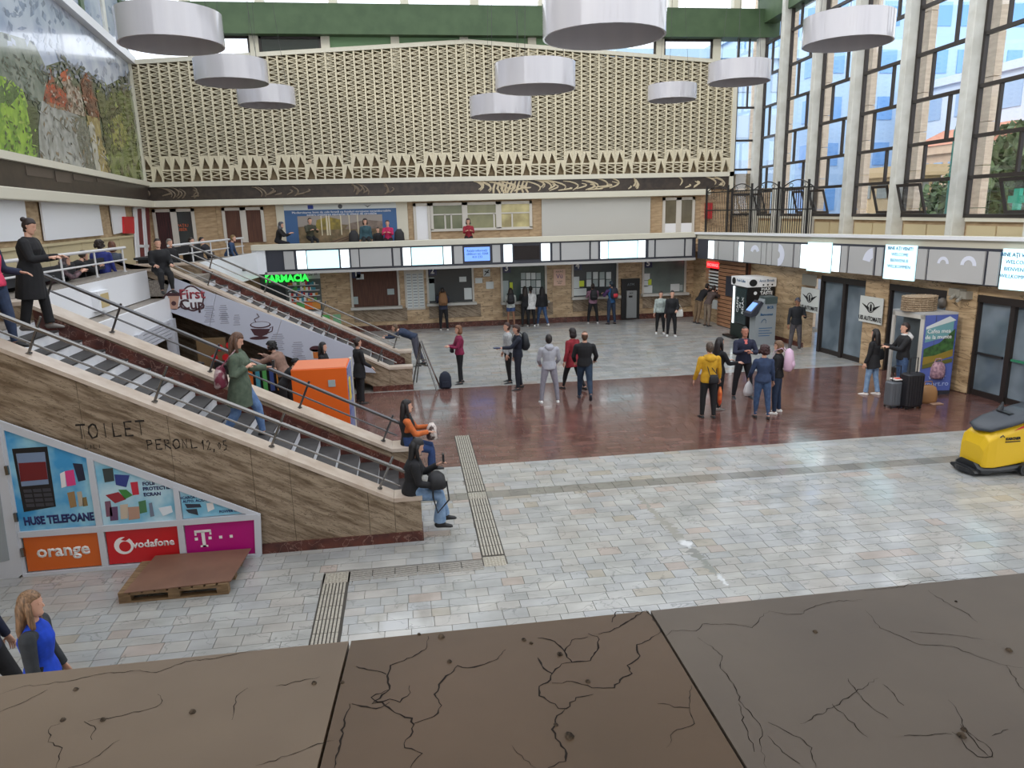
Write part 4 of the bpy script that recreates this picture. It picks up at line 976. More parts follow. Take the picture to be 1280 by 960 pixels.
def skirting(r, y, th, sh=0.0):
    for k in range(2 if sh else 1, NS):
        x = xk(k) + sh; xb = xk(k + 1) + sh; z = RH * k
        MB().prism([(x + .0, y, z - .02), (xb, y, z - .02), (xb, y, z + RH + .16), (x, y, z + .16)], (0, th, 0)).build('skirting_slab', M_REDBASE, r)
def rail(r, base_pts, hgt, lean, y, ends, m, mid=.48, rad=.024):
    for (x, z) in base_pts:
        b0 = Vector((x, y, z)); b1 = b0 + Vector((lean, 0, hgt))
        MB().tube([b0, b1], .018, 8).build('post', m, r); MB().loft([b0 + Vector((0, 0, -.002)), b0 + Vector((0, 0, .015))], .045, 12).build('post_foot', m, r)
    (xa, za), (xb, zb) = ends
    d = Vector((xb - xa, 0, zb - za)).normalized()
    MB().tube([Vector((xa, y, za)), Vector((xb, y, zb))], rad + .006, 10).build('handrail', m, r)
    o = Vector((.1, 0, -.22)) * (1 if 1 else 0)
    MB().tube([Vector((xa - .04, y, za - .2)), Vector((xb - .1, y, zb - .2))], .016, 8).build('middle_rail', m, r)
# front flight ------------------------------------------------------
st1 = root('staircase', (-3, 11, 0), 'front staircase with travertine side walls and dark treads with white risers', 'staircase'); st1['kind'] = 'structure'; del st1['category']
low1 = lambda x: .15 if x >= -2.24 else .60 + (-2.22 - x) * .493
stringer(st1, 9.92, 10.22, .68, [0.02, -.72, -1.75, -2.24, -3.25, -4.3, -5.3, -7.2], low1)
stringer(st1, 12.14, 12.58, .70, [0.0, -.9, -2.2, -3.5, -4.8, -7.2], xf=-.42, end=0.0)
MB().box(-2.26, .03, 9.90, 10.24, 0, .15).build('skirting_slab', M_REDBASE, st1); MB().box(-7, .01, 12.12, 12.6, 0, .15).build('skirting_slab', M_REDBASE, st1)
steps(st1, 10.22, 12.14); skirting(st1, 12.13, -.02)
MB().box(-.36, .021, 10.22, 10.23, 0, .62).build('skirting_slab', M_TRAV, st1)
hr = root('handrail', (-2, 10.07, .68), 'steel handrail on the near side wall of the front staircase', 'handrail')
rail(hr, [(-4.87, 2.97), (-3.43, 2.24), (-1.99, 1.51), (-.56, .78), (-6.3, 3.44)], .47, .22, 10.07, [(-6.2, 4.02), (-.16, 1.0)], M_STEEL)
hr2 = root('handrail', (-2, 12.36, .7), 'steel handrail on the far side wall of the front staircase', 'handrail')
rail(hr2, [(-5.62, 3.35), (-4.7, 2.88), (-3.29, 2.16), (-1.92, 1.46), (-.57, .78)], .45, .2, 12.36, [(-5.85, 3.97), (-.22, 1.06)], M_DKSTEEL)
# rear flight -------------------------------------------------------
st2 = root('staircase', (-3, 20.5, 0), 'rear staircase rising behind the coffee menu board', 'staircase'); st2['kind'] = 'structure'; del st2['category']
low2 = lambda x: .15 if x >= -1.05 else (.60 + (-1.05 - x) * .50)
stringer(st2, 19.38, 19.68, .64, [0.0, -1.05, -2.4, -3.6, -4.8, -7.2], low2, end=0, xf=-.60, CS=.53)
stringer(st2, 21.35, 21.7, .70, [0.0, -1.2, -2.4, -3.6, -4.8, -7.2], end=0)
MB().box(-1.06, .01, 19.36, 19.7, 0, .15).build('skirting_slab', M_REDBASE, st2); MB().box(-6, .01, 21.33, 21.72, 0, .15).build('skirting_slab', M_REDBASE, st2)
steps(st2, 19.68, 21.35, .14, 2); skirting(st2, 21.34, -.02, .14)
hr3 = root('handrail', (-2, 19.52, .66), 'steel handrail above the coffee menu board', 'handrail')
rail(hr3, [(-5.0, 2.95), (-3.6, 2.22), (-2.2, 1.48), (-.9, .79)], .36, .16, 19.52, [(-6.1, 3.90), (-.30, .93)], M_STEEL, rad=.02)
hr4 = root('handrail', (-2, 21.52, .7), 'steel handrail on the far side of the rear staircase', 'handrail')
rail(hr4, [(-5.4, 3.26), (-4.0, 2.55), (-2.5, 1.78), (-.5, .78)], .45, .16, 21.52, [(-5.87, 3.92), (-.3, 1.07)], M_STEEL, rad=.02)
# landing -----------------------------------------------------------
M_LAND = mat('landing_terrazzo', (150, 142, 132), .5, c2=(112, 104, 96), scale=26, detail=3)
land = S(MB().prism([(-7.6, 9.95, LZ - .4), (-5.7, 9.95, LZ - .4), (-5.7, 12.58, LZ - .4), (-6.45, 12.58, LZ - .4), (-6.45, 19.38, LZ - .4), (-5.36, 19.38, LZ - .4), (-5.36, 21.7, LZ - .4), (-6.2, 21.7, LZ - .4), (-5.5, 28.9, LZ - .4), (-9.3, 28.9, LZ - .4)], (0, 0, .4)), 'landing_floor', M_LAND)
kb = root('landing_kerb', (-6.6, 16, LZ), 'low speckled stone kerb with white fascia along the landing edge', 'kerb'); kb['kind'] = 'structure'; del kb['category']
MB().box(-7.0, -6.36, 12.58, 19.38, LZ, 3.42).build('kerb_stone', M_LAND, kb); MB().box(-6.38, -6.34, 12.6, 19.36, 2.72, 3.40).build('fascia_panel', M_WHITEP, kb)
MB().box(-6.4, -5.92, 13.2, 19.36, 2.62, 2.70).build('soffit_ledge', M_LAND, kb); MB().box(-5.94, -5.88, 13.2, 19.36, 2.16, 2.71).build('lower_fascia', M_WHITEP, kb)
P = [(-6.18, 21.72, 0), (-5.46, 28.5, 0)]
obox(MB(), P[0], P[1], LZ - .02, 3.34, .5).build('kerb_stone', M_LAND, kb); obox(MB(), P[0], P[1], 2.45, 3.36, .04, -1).build('fascia_panel', M_WHITEP, kb)
obox(MB(), (-5.9, 22.6), (-5.6, 25.0), 2.0, 2.45, .3, -1).build('fascia_box', M_WHITEP, kb)
lamp = MB().box(-6.36, -6.2, 15.9, 16.5, 2.82, 3.22).build('wall_lamp', M_WHITE, label='small square lamp with amber glass on the white landing fascia', cat='lamp'); MB().box(-6.22, -6.19, 16.0, 16.4, 2.88, 3.16).build('amber_glass', mat('amber_glass', (190, 170, 120), .3), lamp)
db = MB().box(-5.95, -5.75, 23.0, 23.9, 2.55, 2.95).build('wall_box', mat('brown_box', (92, 66, 58), .5), label='dark reddish box on the white fascia beyond the rear stairs', cat='box')
def hrail(name, pts, zb, label):
    r = root(name, (pts[0][0], pts[0][1], zb), label, 'railing'); n = len(pts)
    a, c = Vector((*pts[0], 0)), Vector((*pts[-1], 0))
    N = 5
    for k in range(N):
        p = a.lerp(c, (k + .08) / (N - .8)); MB().tube([p + Vector((0, 0, zb)), p + Vector((0, 0, zb + .55))], .022, 8).build('post', M_WHMET, r); MB().loft([p + Vector((0, 0, zb)), p + Vector((0, 0, zb + .015))], .05, 12).build('post_foot', M_WHMET, r)
    MB().tube([a + Vector((0, 0, zb + .56)), c + Vector((0, 0, zb + .56))], .032, 8).build('top_rail', M_WHMET, r); MB().tube([a + Vector((0, 0, zb + .28)), c + Vector((0, 0, zb + .28))], .02, 8).build('middle_rail', M_WHMET, r)
M_WHMET = mat('white_painted_steel', (206, 206, 208), .35)
hrail('landing_railing', [(-6.75, 12.4), (-6.65, 19.0)], 3.42, 'white tube railing on the landing kerb between the two stairs')
hrail('landing_railing', [(-6.5, 21.8), (-5.8, 28.2)], 3.34, 'white tube railing on the landing beyond the rear stairs')
# --- phone accessory kiosk under the front stair
KY = 9.86
ks = root('phone_kiosk_front', (-3.8, KY, 0), 'white framed kiosk front under the stairs with phone shop posters', 'kiosk')
MB().prism([(-5.6, KY + .05, .02), (-2.24, KY + .05, .02), (-2.24, KY + .05, .60), (-5.6, KY + .05, 2.26)], (0, .05, 0)).build('back_panel', M_WHITEP, ks)
def kpx(pts, m, name, d=.0, th=.012): return MB().prism([ony(x, y, KY - d) for x, y in pts], (0, -th, 0)).build(name, m, ks)
M_KF = mat('kiosk_frame', (196, 200, 208), .4)
KT = .03
for q in ([(-2,524),(160,581),(326,642),(326,648),(222,612),(110,572),(4,536),(-2,534)], [(0,531),(5,531),(34,716),(26,718)], [(109,570),(117,572),(137,706),(129,707)], [(217,607),(224,610),(235,698),(227,700)], [(318,641),(326,643),(328,693),(320,694)],
          [(24,664),(122,656.5),(222,649),(322,641),(322,648),(222,656),(122,664),(26,671)], [(30,716),(130,707),(230,699),(326,691),(326,695),(230,704),(130,713),(32,721)]): KT += .0025; kpx(q, M_KF, 'frame_bar', 0, KT)
M_SKYP = mat('poster_sky', (60, 150, 206), .35, c2=(150, 205, 226), scale=1.6, lo=.42, hi=.6)
M_SKYL = mat('poster_pale_sky', (120, 184, 212), .35, c2=(186, 216, 228), scale=2.0, lo=.4, hi=.6)
kpx([(3,534),(109,569.5),(122,656),(26,664)], M_SKYP, 'poster'); kpx([(117.5,573),(217,608),(221.5,649.5),(130,656)], M_SKYL, 'poster'); kpx([(225,611),(316,640),(229.5,648)], M_SKYL, 'poster')
kpx([(29,671),(122.5,664.5),(129,706),(36,714)], mat('orange_print', (206, 98, 30), .4), 'poster'); kpx([(132,663),(222.5,656.5),(227,698),(137.5,705)], mat('red_print', (196, 26, 34), .4), 'poster'); kpx([(231,656),(319,648),(320.5,691),(234.5,697.5)], mat('magenta_print', (178, 14, 120), .4), 'poster')
def kd(x, y): p = ony(x, y, KY - .012); return (p.x, KY - .012, p.z)
def ktext(s, x, y, size, m, **k): text(s, size, m, ks, kd(x, y), lift=.001, **k)
ktext('HUSE TELEFOANE', 74, 649, .155, mat('navy_letters', (26, 34, 92), .5), sx=.70, bold=.007)
ktext('FOLII', 178, 605, .068, mat('navy_letters', ()), bold=.002, align='LEFT'); ktext('PROTECTIE', 178.5, 611.5, .068, mat('navy_letters', ()), bold=.002, align='LEFT'); ktext('ECRAN', 179.5, 618.5, .068, mat('navy_letters', ()), bold=.002, align='LEFT')
ktext('INCARCATOARE', 241, 621.5, .05, mat('navy_letters', ()), bold=.001); ktext('AUTO, AC/DC', 244, 626, .05, mat('navy_letters', ()), bold=.001); ktext('POWER BANK', 290, 638.5, .052, mat('navy_letters', ()), bold=.001)
ktext('orange', 79, 688, .24, M_TXTW, bold=.006, sx=1.0)
ktext('vodafone', 192, 679, .145, M_TXTW, bold=.004)
def disc_k(x, y, r, m, d, n=22, sx=1, name='logo_disc'):
    c = ony(x, y, KY - .012); MB().prism([(c.x + r * sx * math.cos(2 * PI * i / n), KY - .012 - d, c.z + r * math.sin(2 * PI * i / n)) for i in range(n)], (0, -.003, 0)).build(name, m, ks)
disc_k(155, 682, .125, M_TXTW, 0); disc_k(156.5, 683, .075, mat('red_print', ()), .003)
c = ony(158, 676, KY - .018); MB().prism([(c.x - .07, KY - .018, c.z + .02), (c.x + .01, KY - .018, c.z + .07), (c.x + .04, KY - .018, c.z + .03), (c.x - .01, KY - .018, c.z)], (0, -.002, 0)).build('logo_tail', mat('red_print', ()), ks)
def kb_(x0, x1, z0, z1, m, d=.0, name='logo_block'): MB().box(x0, x1, KY - .016 - d, KY - .012 - d, z0, z1).build(name, m, ks)
c = ony(254.5, 673, KY - .012)
kb_(c.x - .11, c.x + .11, c.z + .09, c.z + .125, M_TXTW); kb_(c.x - .022, c.x + .022, c.z - .125, c.z + .1, M_TXTW); kb_(c.x - .05, c.x + .05, c.z - .125, c.z - .1, M_TXTW)
kb_(c.x - .11, c.x - .085, c.z + .05, c.z + .1, M_TXTW); kb_(c.x + .085, c.x + .11, c.z + .05, c.z + .1, M_TXTW)
for dx in (-.095, .085, .225, .365): kb_(c.x + dx - .02, c.x + dx + .02, c.z - .02, c.z + .02, M_TXTW)
M_PH = mat('phone_black', (26, 26, 30), .3)
kpx([(15,561),(59,558),(70,633),(30,640)], M_PH, 'phone_picture', .013, .003); kpx([(20,567),(56,565),(61,605),(27,608)], mat('phone_screen', (120, 140, 170), .3), 'phone_screen', .017, .003)
kpx([(23,579),(57,577),(60,599),(26,602)], mat('phone_wall_red', (110, 28, 34), .4), 'screen_picture', .021, .002)
for j in range(4):
    for i in range(3): kpx([(29 + j * 1.2 + i * 12, 612 + j * 6 - i * .7), (39 + j * 1.2 + i * 12, 611.5 + j * 6 - i * .7), (40 + j * 1.2 + i * 12, 615.5 + j * 6 - i * .7), (30 + j * 1.2 + i * 12, 616 + j * 6 - i * .7)], mat('phone_key', (62, 62, 70), .4), 'phone_key', .017, .003)
def case(pts, c, n): kpx(pts, mat('case_' + n, c, .4), 'case_picture', .013, .003)
case([(91,579),(103,580),(107,600),(98,602)], (30, 34, 60), 'navy'); case([(75,592),(81,589),(83,608),(77,610)], (230, 225, 228), 'white'); case([(81,589),(92,587),(95,606),(84,608)], (214, 62, 130), 'pink')
case([(84,616),(93,614),(96,633),(88,635)], (150, 120, 80), 'gold'); case([(96,615),(102,614),(105,632),(99,633)], (180, 170, 150), 'silver'); case([(103,622),(108,621),(110,632),(104,633)], (130, 110, 70), 'bronze')
case([(128,586),(141,585),(143,601),(131,603)], (52, 62, 62), 'slate'); case([(143,593),(162,594),(158,609),(145,606)], (44, 58, 130), 'blue'); case([(163,603),(172,602),(174,618),(166,619)], (190, 40, 60), 'red')
case([(132,619),(148,615),(158,624),(144,629)], (150, 40, 50), 'wine'); case([(148,612),(158,612),(166,619),(156,624)], (60, 130, 60), 'green'); case([(131,627),(138,626),(141,645),(133,646)], (120, 80, 100), 'plum'); case([(137,634),(147,633),(148,650),(138,651)], (96, 66, 100), 'violet')
case([(150,631),(160,630),(160,648),(151,649)], (196, 180, 160), 'cream'); case([(160,634),(174,633),(175,648),(161,650)], (176, 140, 120), 'rose'); case([(173,627),(182,625),(184,640),(175,642)], (70, 120, 80), 'leaf'); case([(186,629),(190,628),(193,645),(188,646)], (110, 120, 140), 'grey'); case([(198,635),(214,632),(216,640),(204,645)], (220, 228, 236), 'tablet')
case([(231,630),(250,630),(252,634),(234,635)], (40, 44, 60), 'cable'); case([(232,637),(246,636),(248,644),(236,641)], (44, 50, 60), 'charger'); case([(258,629),(266,628),(268,636),(260,640)], (220, 220, 220), 'bank')
# white door leaf left of the kiosk
kdoor = root('kiosk_door', (-5.4, KY, 0), 'white framed glass door cut by the left picture edge, under the stairs', 'door')
for q in ([(-40,536),(0,531),(30,716),(22,722),(-40,730)],): MB().prism([ony(x, y, KY - .02) for x, y in q], (0, -.03, 0)).build('door_leaf', M_KF, kdoor)
MB().prism([ony(x, y, KY - .05) for x, y in [(-40,560),(-8,560),(12,700),(-40,712)]], (0, -.008, 0)).build('door_pane', mat('door_pane_grey', (150, 158, 164), .2), kdoor)
for z in (1.45, .8, .3): MB().box(-5.26, -5.22, KY - .08, KY - .05, z, z + .12).build('hinge', M_STEEL, kdoor)
# --- graffiti on the travertine
gr = root('graffiti', (-3.8, 9.91, 1.6), 'black hand-written graffiti about the toilet and platform on the stair wall', 'graffiti')
GL = {'T': [[(0,1),(1,1)],[(.5,1),(.5,0)]], 'O': [[(.5,1),(.1,.8),(0,.4),(.3,0),(.8,.1),(1,.5),(.8,.9),(.5,1)]], 'I': [[(.5,1),(.5,0)]], 'L': [[(.1,1),(.1,0),(.9,.05)]], 'E': [[(.9,1),(.1,1),(.1,0),(.9,0)],[(.1,.5),(.7,.5)]],
      'P': [[(.1,0),(.1,1),(.7,.95),(.8,.6),(.1,.45)]], 'R': [[(.1,0),(.1,1),(.7,.9),(.7,.6),(.1,.5),(.9,0)]], 'N': [[(.1,0),(.1,1),(.7,0),(.7,1)]], '1': [[(.2,.7),(.5,1),(.5,0)]], '2': [[(.1,.8),(.5,1),(.8,.7),(.1,0),(.9,0)]], '0': [[(.5,.8),(.1,.5),(.5,.1),(.8,.5),(.5,.8)]],
      '5': [[(.9,1),(.2,1),(.2,.6),(.8,.5),(.7,.1),(.1,0)]], ',': [[(.4,.1),(.3,-.25)]], '3': [[(.1,1),(.8,.9),(.4,.55),(.8,.3),(.1,0)]]}
def graf(s, x0, y0, x1, y1, h, w=.009):
    n = len(s)
    for i, ch in enumerate(s):
        a = ony(x0 + (x1 - x0) * i / n, y0 + (y1 - y0) * i / n, 9.915); cwid = (ony(x1, y1, 9.915).x - ony(x0, y0, 9.915).x) / n * .78
        mb = MB()
        for stq in GL.get(ch, []): mb.loft([(a.x + u * cwid, 9.917, a.z + v * h) for u, v in stq], (w, .003), 6, (0, 0, 1))
        if mb.v: mb.build('brush_letter', mat('marker_black', (30, 24, 20), .8), gr)
graf('TOILET', 97, 549, 186, 543, .19, .013); graf('PERONL', 184, 562, 250, 560, .13, .010); graf('12,05', 252, 562, 286, 563, .13, .008); graf('LILI', 106, 561, 128, 560, .05, .004)
# --- pallet with brown sheet
pal = root('pallet', (-3.1, 9.15, 0), 'wooden pallet on the floor in front of the phone posters', 'pallet')
M_PAL = mat('pallet_wood', (138, 112, 82), .7, c2=(106, 84, 58), scale=6, stretch=(1, 6, 6), detail=6)
x0, x1, ya, yb = -3.74, -2.44, 8.82, 9.68
for yq in (ya, (ya + yb) / 2 - .05, yb - .1):
    MB().box(x0, x1, yq, yq + .1, 0, .02).build('bottom_board', M_PAL, pal)
    for xq in (x0, (x0 + x1) / 2 - .07, x1 - .14): MB().box(xq, xq + .14, yq, yq + .1, .02, .10).build('block', M_PAL, pal)
    MB().box(x0, x1, yq, yq + .1, .10, .122).build('stringer_board', M_PAL, pal)
for k in range(9): MB().box(x0 + k * .1475, x0 + k * .1475 + .12, ya, yb, .122, .144).build('deck_board', M_PAL, pal)
MB().prism([(x0 + .08, ya - .03, .146), (x1 + .03, ya + .04, .146), (x1 + .10, yb + .1, .146), (x0 + .14, yb + .12, .146)], (0, 0, .012)).build('brown_sheet', mat('hardboard_brown', (124, 92, 74), .5, c2=(110, 80, 64), scale=2), label='brown hardboard sheet lying on the pallet', cat='board')

# --- first cup coffee board under the rear stair
fc = root('coffee_menu_board', (-4, 19.3, .8), 'white slanted coffee menu board with cup drawings under the rear stairs', 'menu board')
FY = 19.33
def fpx(pts, m, name, d=0, th=.01): return MB().prism([ony(x, y, FY - d) for x, y in pts], (0, -th, 0)).build(name, m, fc)
M_FC = mat('menu_white', (186, 190, 204), .5)
fpx([(214,346),(203,386),(262,408),(270,368)], M_FC, 'board_panel', 0, .03)
fpx([(270.5,368),(262.5,408),(340,438),(352,399)], M_FC, 'board_panel', 0, .03); fpx([(352.5,399),(340.5,438),(400,461),(470,466),(440,433)], M_FC, 'board_panel', 0, .03)
def f_blob(cx, cy, rx, ry, m, d, name='badge', n=28, wob=.05):
    c = ony(cx, cy, FY - .03); sx = ony(cx + 1, cy, FY).x - ony(cx, cy, FY).x
    MB().prism([(c.x + rx * sx * math.cos(2 * PI * i / n) * (1 + wob * math.sin(10 * PI * i / n)), FY - .03 - d, c.z + ry * sx * math.sin(2 * PI * i / n) * (1 + wob * math.cos(8 * PI * i / n))) for i in range(n)], (0, -.004, 0)).build(name, m, fc)
M_BRN = mat('logo_brown', (70, 40, 46), .5)
f_blob(217, 375, 12.5, 12.5, M_BRN, 0); f_blob(240, 373, 15.5, 16.5, M_BRN, 0); f_blob(217, 375, 10.6, 10.6, M_WHITE, .004); f_blob(240, 373, 13.6, 14.4, M_WHITE, .004)
fpx([(210,370),(224,370),(222,386),(212,386)], mat('cup_tan', (190, 150, 130), .5), 'cup_picture', .04, .004); fpx([(209,366),(225,366),(226,370),(208,370)], M_BRN, 'cup_lid', .04, .004); f_blob(217.5, 379, 3, 3, M_BRN, .02, wob=0)
def fp(x, y, d=.03): p = ony(x, y, FY - d); return (p.x, FY - d, p.z)
text('First', .34, mat('logo_red', (150, 60, 70), .5), fc, fp(240, 368, .038), bold=.008); text('Cup', .36, M_BRN, fc, fp(240, 381, .038), bold=.008)
M_PR = mat('menu_print', (138, 138, 150), .6)
for cx, cy, w, n in ((262,383,12,9),(279,382,10,8),(296,394,8,6),(347,418,16,9),(372,428,14,8),(325,452,10,5),(376,445,14,6),(281,392,10,6)):
    for k in range(n):
        p = ony(cx, cy + k * 2.4, FY - .03); ww = .021 * w * (0.7 + .3 * ((k * 7) % 3) / 2); MB().box(p.x - ww / 2, p.x + ww / 2, FY - .034, FY - .03, p.z - .009, p.z + .009).build('print_line', M_PR, fc)
# coffee cup drawing
fpx([(313,411),(318,419),(326,421),(334,418),(338,411)], M_BRN, 'cup_drawing', .03, .005); f_blob(325.5, 406, 13, 4.5, M_BRN, 0, wob=0); f_blob(325.5, 405.5, 11.5, 3.4, M_FC, .005, wob=0); f_blob(324, 422.5, 12, 2.2, M_BRN, 0, wob=0)
mb = MB()
mb.loft([fp(337, 410, .035), fp(341, 408, .035), fp(340, 414, .035), fp(335, 416, .035)], .014, 5); mb.loft([fp(320, 403, .035), fp(318, 399, .035), fp(324, 396, .035), fp(321, 392, .035)], .012, 5); mb.build('cup_drawing', M_BRN, fc)
fpx([(388,437),(402,437),(400,447),(391,447)], M_PAPER, 'cup_drawing', .03, .004); fpx([(391,440),(401,440),(399,448),(392,448)], mat('drink_orange', (190, 110, 50), .5), 'cup_drawing', .035, .004); f_blob(395, 436, 8, 4, M_BRN, .0, wob=0)
# coffee corner below
cb = root('coffee_counter', (-5, 17.5, 0), 'coffee bar with white roller shutters and shelves under the landing', 'counter')
M_SHUT = mat('shutter_white', (186, 188, 196), .5)
MB().box(-6.5, -6.3, 12.7, 19.3, 0, 2.6).build('back_wall', M_BRICK, cb)
for k in range(5): MB().box(-6.0, -5.86, 16.9, 19.2, 1.78 + k * .085, 1.85 + k * .085).build('shutter_slat', M_SHUT, cb)
MB().box(-6.0, -5.8, 19.05, 19.3, 0, 2.2).build('post', M_SHUT, cb); MB().box(-6.0, -5.8, 16.6, 16.9, 0, 2.2).build('post', M_SHUT, cb)
MB().box(-6.2, -5.7, 16.6, 19.3, .9, .96).build('worktop', M_SHUT, cb); MB().box(-6.15, -5.75, 16.6, 19.3, 0, .9).build('cupboard', M_DARKIN, cb)
for k in range(8): MB().tube([(-5.9, 17.1 + k * .22, .98), (-5.9, 17.1 + k * .22, 1.2 + .05 * (k % 3))], .045, 8).build('jar', mc[(k * 5) % 9] if k % 2 else M_BLACK, cb)
MB().box(-6.28, -6.22, 13.4, 15.6, 1.0, 2.0).build('poster', M_PAPER, cb); MB().box(-6.22, -6.2, 14.2, 14.5, 1.3, 1.7).build('poster_print', M_TXTB, cb); MB().box(-6.22, -6.2, 14.7, 15.1, 1.2, 1.45).build('poster_print', M_TXTB, cb)
MB().box(-5.85, -5.78, 15.7, 16.5, 1.2, 1.9).build('picture_frame', M_BLACK, cb); MB().box(-5.8, -5.76, 15.76, 16.44, 1.26, 1.84).build('picture', M_PAPG, cb)
cd = root('drinks_cooler', (-3.4, 19.0, 0), 'glass-fronted drinks cooler beside the coffee counter, red stickers on it', 'cooler')
MB().box(-4.9, -3.2, 18.9, 19.3, 0, 1.1).build('cabinet', M_BLACK, cd)
for k in range(5): MB().box(-4.1 + k * .17, -4.0 + k * .17, 18.86, 18.9, .3, .95).build('bottle_row', mc[(k * 2) % 9], cd)
MB().box(-5.3, -4.6, 19.0, 19.05, 1.0, 1.7).build('notice_panel', mat('ochre_panel', (110, 88, 60), .5), cd)
for (x, z) in ((-4.75, 1.45), (-4.62, 1.2), (-4.9, 1.2), (-4.5, 1.5)): MB().loft([(x, 18.99, z), (x, 18.97, z)], .09, 10).build('red_sticker', mat('red_enamel', ()), cd)
# --- orange kiosk box
oc = root('orange_cabinet', (-1.9, 15.5, 0), 'tall orange cabinet with blue printed side, between the stairs', 'cabinet')
M_OR = mat('orange_panel', (226, 100, 26), .45)
MB().box(-2.42, -1.32, 14.9, 15.9, 0.0, 1.60).build('body', M_OR, oc, bevel=.01)
MB().box(-2.40, -1.34, 14.92, 15.88, 1.60, 1.612).build('top', mat('orange_top', (214, 122, 84), .5), oc)
MB().box(-1.32, -1.30, 14.92, 15.88, .05, 1.58).build('printed_side', mat('cabinet_blue', (76, 96, 160), .4, c2=(150, 160, 196), scale=7), oc)
MB().box(-1.30, -1.28, 14.96, 15.2, .9, 1.35).build('yellow_print', mc[5], oc); MB().box(-1.34, -1.28, 15.84, 15.92, 0, 1.62).build('edge_post', M_CREAM, oc)
MB().box(-1.70, -1.56, 14.88, 14.9, 1.22, 1.36).build('label_plate', M_PAPG, oc)
# round green-yellow sticker etc on a notice
# ================================================================== kiosks on the right
vm = root('coffee_vending_machine', (11.9, 24.4, 0), 'black coffee vending machine with white header and glowing edge strip', 'vending machine')
cA, cB, cC = onz(921, 417, 0), None, None
def wall_z(px, py, x, y): r = ray(px, py); t = y / r[1]; return CAM_H + t * r[2]
# corner between the two visible faces
yV = 23.9
xl, xm_, xr = 11.38, 11.42, 12.15
MB().box(11.57, 12.56, 23.9, 25.1, .0, 2.02).build('body', M_BLACK, vm)
MB().box(11.54, 12.59, 23.86, 25.15, 1.86, 2.16).build('header', M_TXTW, vm)
text('Arco Break', .13, M_TXTB, vm, (12.24, 23.86, 2.07), sx=.9); [MB().loft([(12.12 + k * .16, 23.86, 1.93), (12.12 + k * .16, 23.85, 1.93)], .03, 10).build('cup_icon', M_TXTK, vm) for k in range(3)]
text('Fresh Coffee', .13, M_TXTB, vm, (11.54, 24.35, 2.05), (0, -1, 0))
for o, xd in (((11.74, 23.85, 2.01), (1, 0, 0)), ((11.53, 24.9, 2.01), (0, -1, 0))):
    X = Vector(xd); mb = MB(); mb.prism([Vector(o) + X * .14 * math.cos(i * PI / 8) + Vector((0, 0, .12 * math.sin(i * PI / 8))) for i in range(16)], X.cross(Vector((0, 0, 1))) * .01); mb.build('oval_logo', M_TXTK, vm)
text('MAX', .16, M_TXTW, vm, (12.24, 23.9, 1.78), bold=.006); text('TASTE', .16, M_TXTW, vm, (12.26, 23.9, 1.64), bold=.006); MB().loft([(11.86, 23.9, 1.65), (11.86, 23.89, 1.65)], .06, 10).build('bean_mark', M_TXTW, vm)
MB().box(11.55, 11.57, 23.95, 24.75, .55, 1.8).build('front_panel', mat('machine_panel', (46, 60, 62), .2), vm)
MB().box(11.53, 11.56, 24.85, 24.95, .5, 1.82).build('light_strip', M_BW, vm)
text('CAFFE\nIN\nRELAX', .2, M_TXTW, vm, (11.545, 24.35, 1.2), (0, 0, 1), (0, 1, 0))
MB().box(11.3, 11.57, 24.4, 25.2, .0, .06).build('foot_plate', M_BLACK, vm); MB().box(11.55, 12.56, 23.9, 25.1, 0, .5).build('base_panel', mat('dark_green_panel', (30, 42, 38), .5), vm)
bk = root('bank_terminal', (11.8, 22.9, 0), 'grey bank terminal with a slanted screen beside the coffee machine', 'bank terminal')
M_BG = mat('terminal_grey', (140, 146, 150), .45)
MB().prism([(11.42, 22.9, 0), (12.14, 22.9, 0), (12.14, 22.9, 1.62), (11.75, 22.9, 1.62), (11.50, 22.9, 1.1), (11.42, 22.9, 1.0)], (0, .42, 0)).build('body', M_BG, bk)
MB().box(11.72, 12.15, 22.88, 23.32, 1.40, 1.63).build('top_panel', mat('terminal_dark', (74, 86, 86), .4), bk)
MB().prism([(11.40, 22.86, 1.02), (11.66, 22.86, 1.44), (11.58, 22.86, 1.5), (11.22, 22.86, 1.10), (11.22, 22.86, .98)], (0, .5, 0)).build('screen_hood', M_BOARD, bk)
MB().prism([(11.27, 22.95, 1.165), (11.50, 22.95, 1.42), (11.50, 23.3, 1.42), (11.27, 23.3, 1.165)], (-.012, 0, .012)).build('screen', M_SCRB, bk)
text('BCR', .12, M_TXTB, bk, (11.92, 22.9, 1.28), bold=.004); text('Bancomat', .11, M_TXTB, bk, (11.80, 22.9, 1.05), bold=.003)
for k in range(4): MB().box(11.55, 12.02 - .08 * (k % 2), 22.892, 22.9, .58 - k * .085, .60 - k * .085).build('print_line', M_TXTB, bk)
MB().tube([(11.62, 22.89, .78), (11.66, 22.89, .86), (11.74, 22.89, .9), (11.8, 22.89, .84), (11.78, 22.89, .76)], .008, 5).build('hand_drawing', M_TXTB, bk)
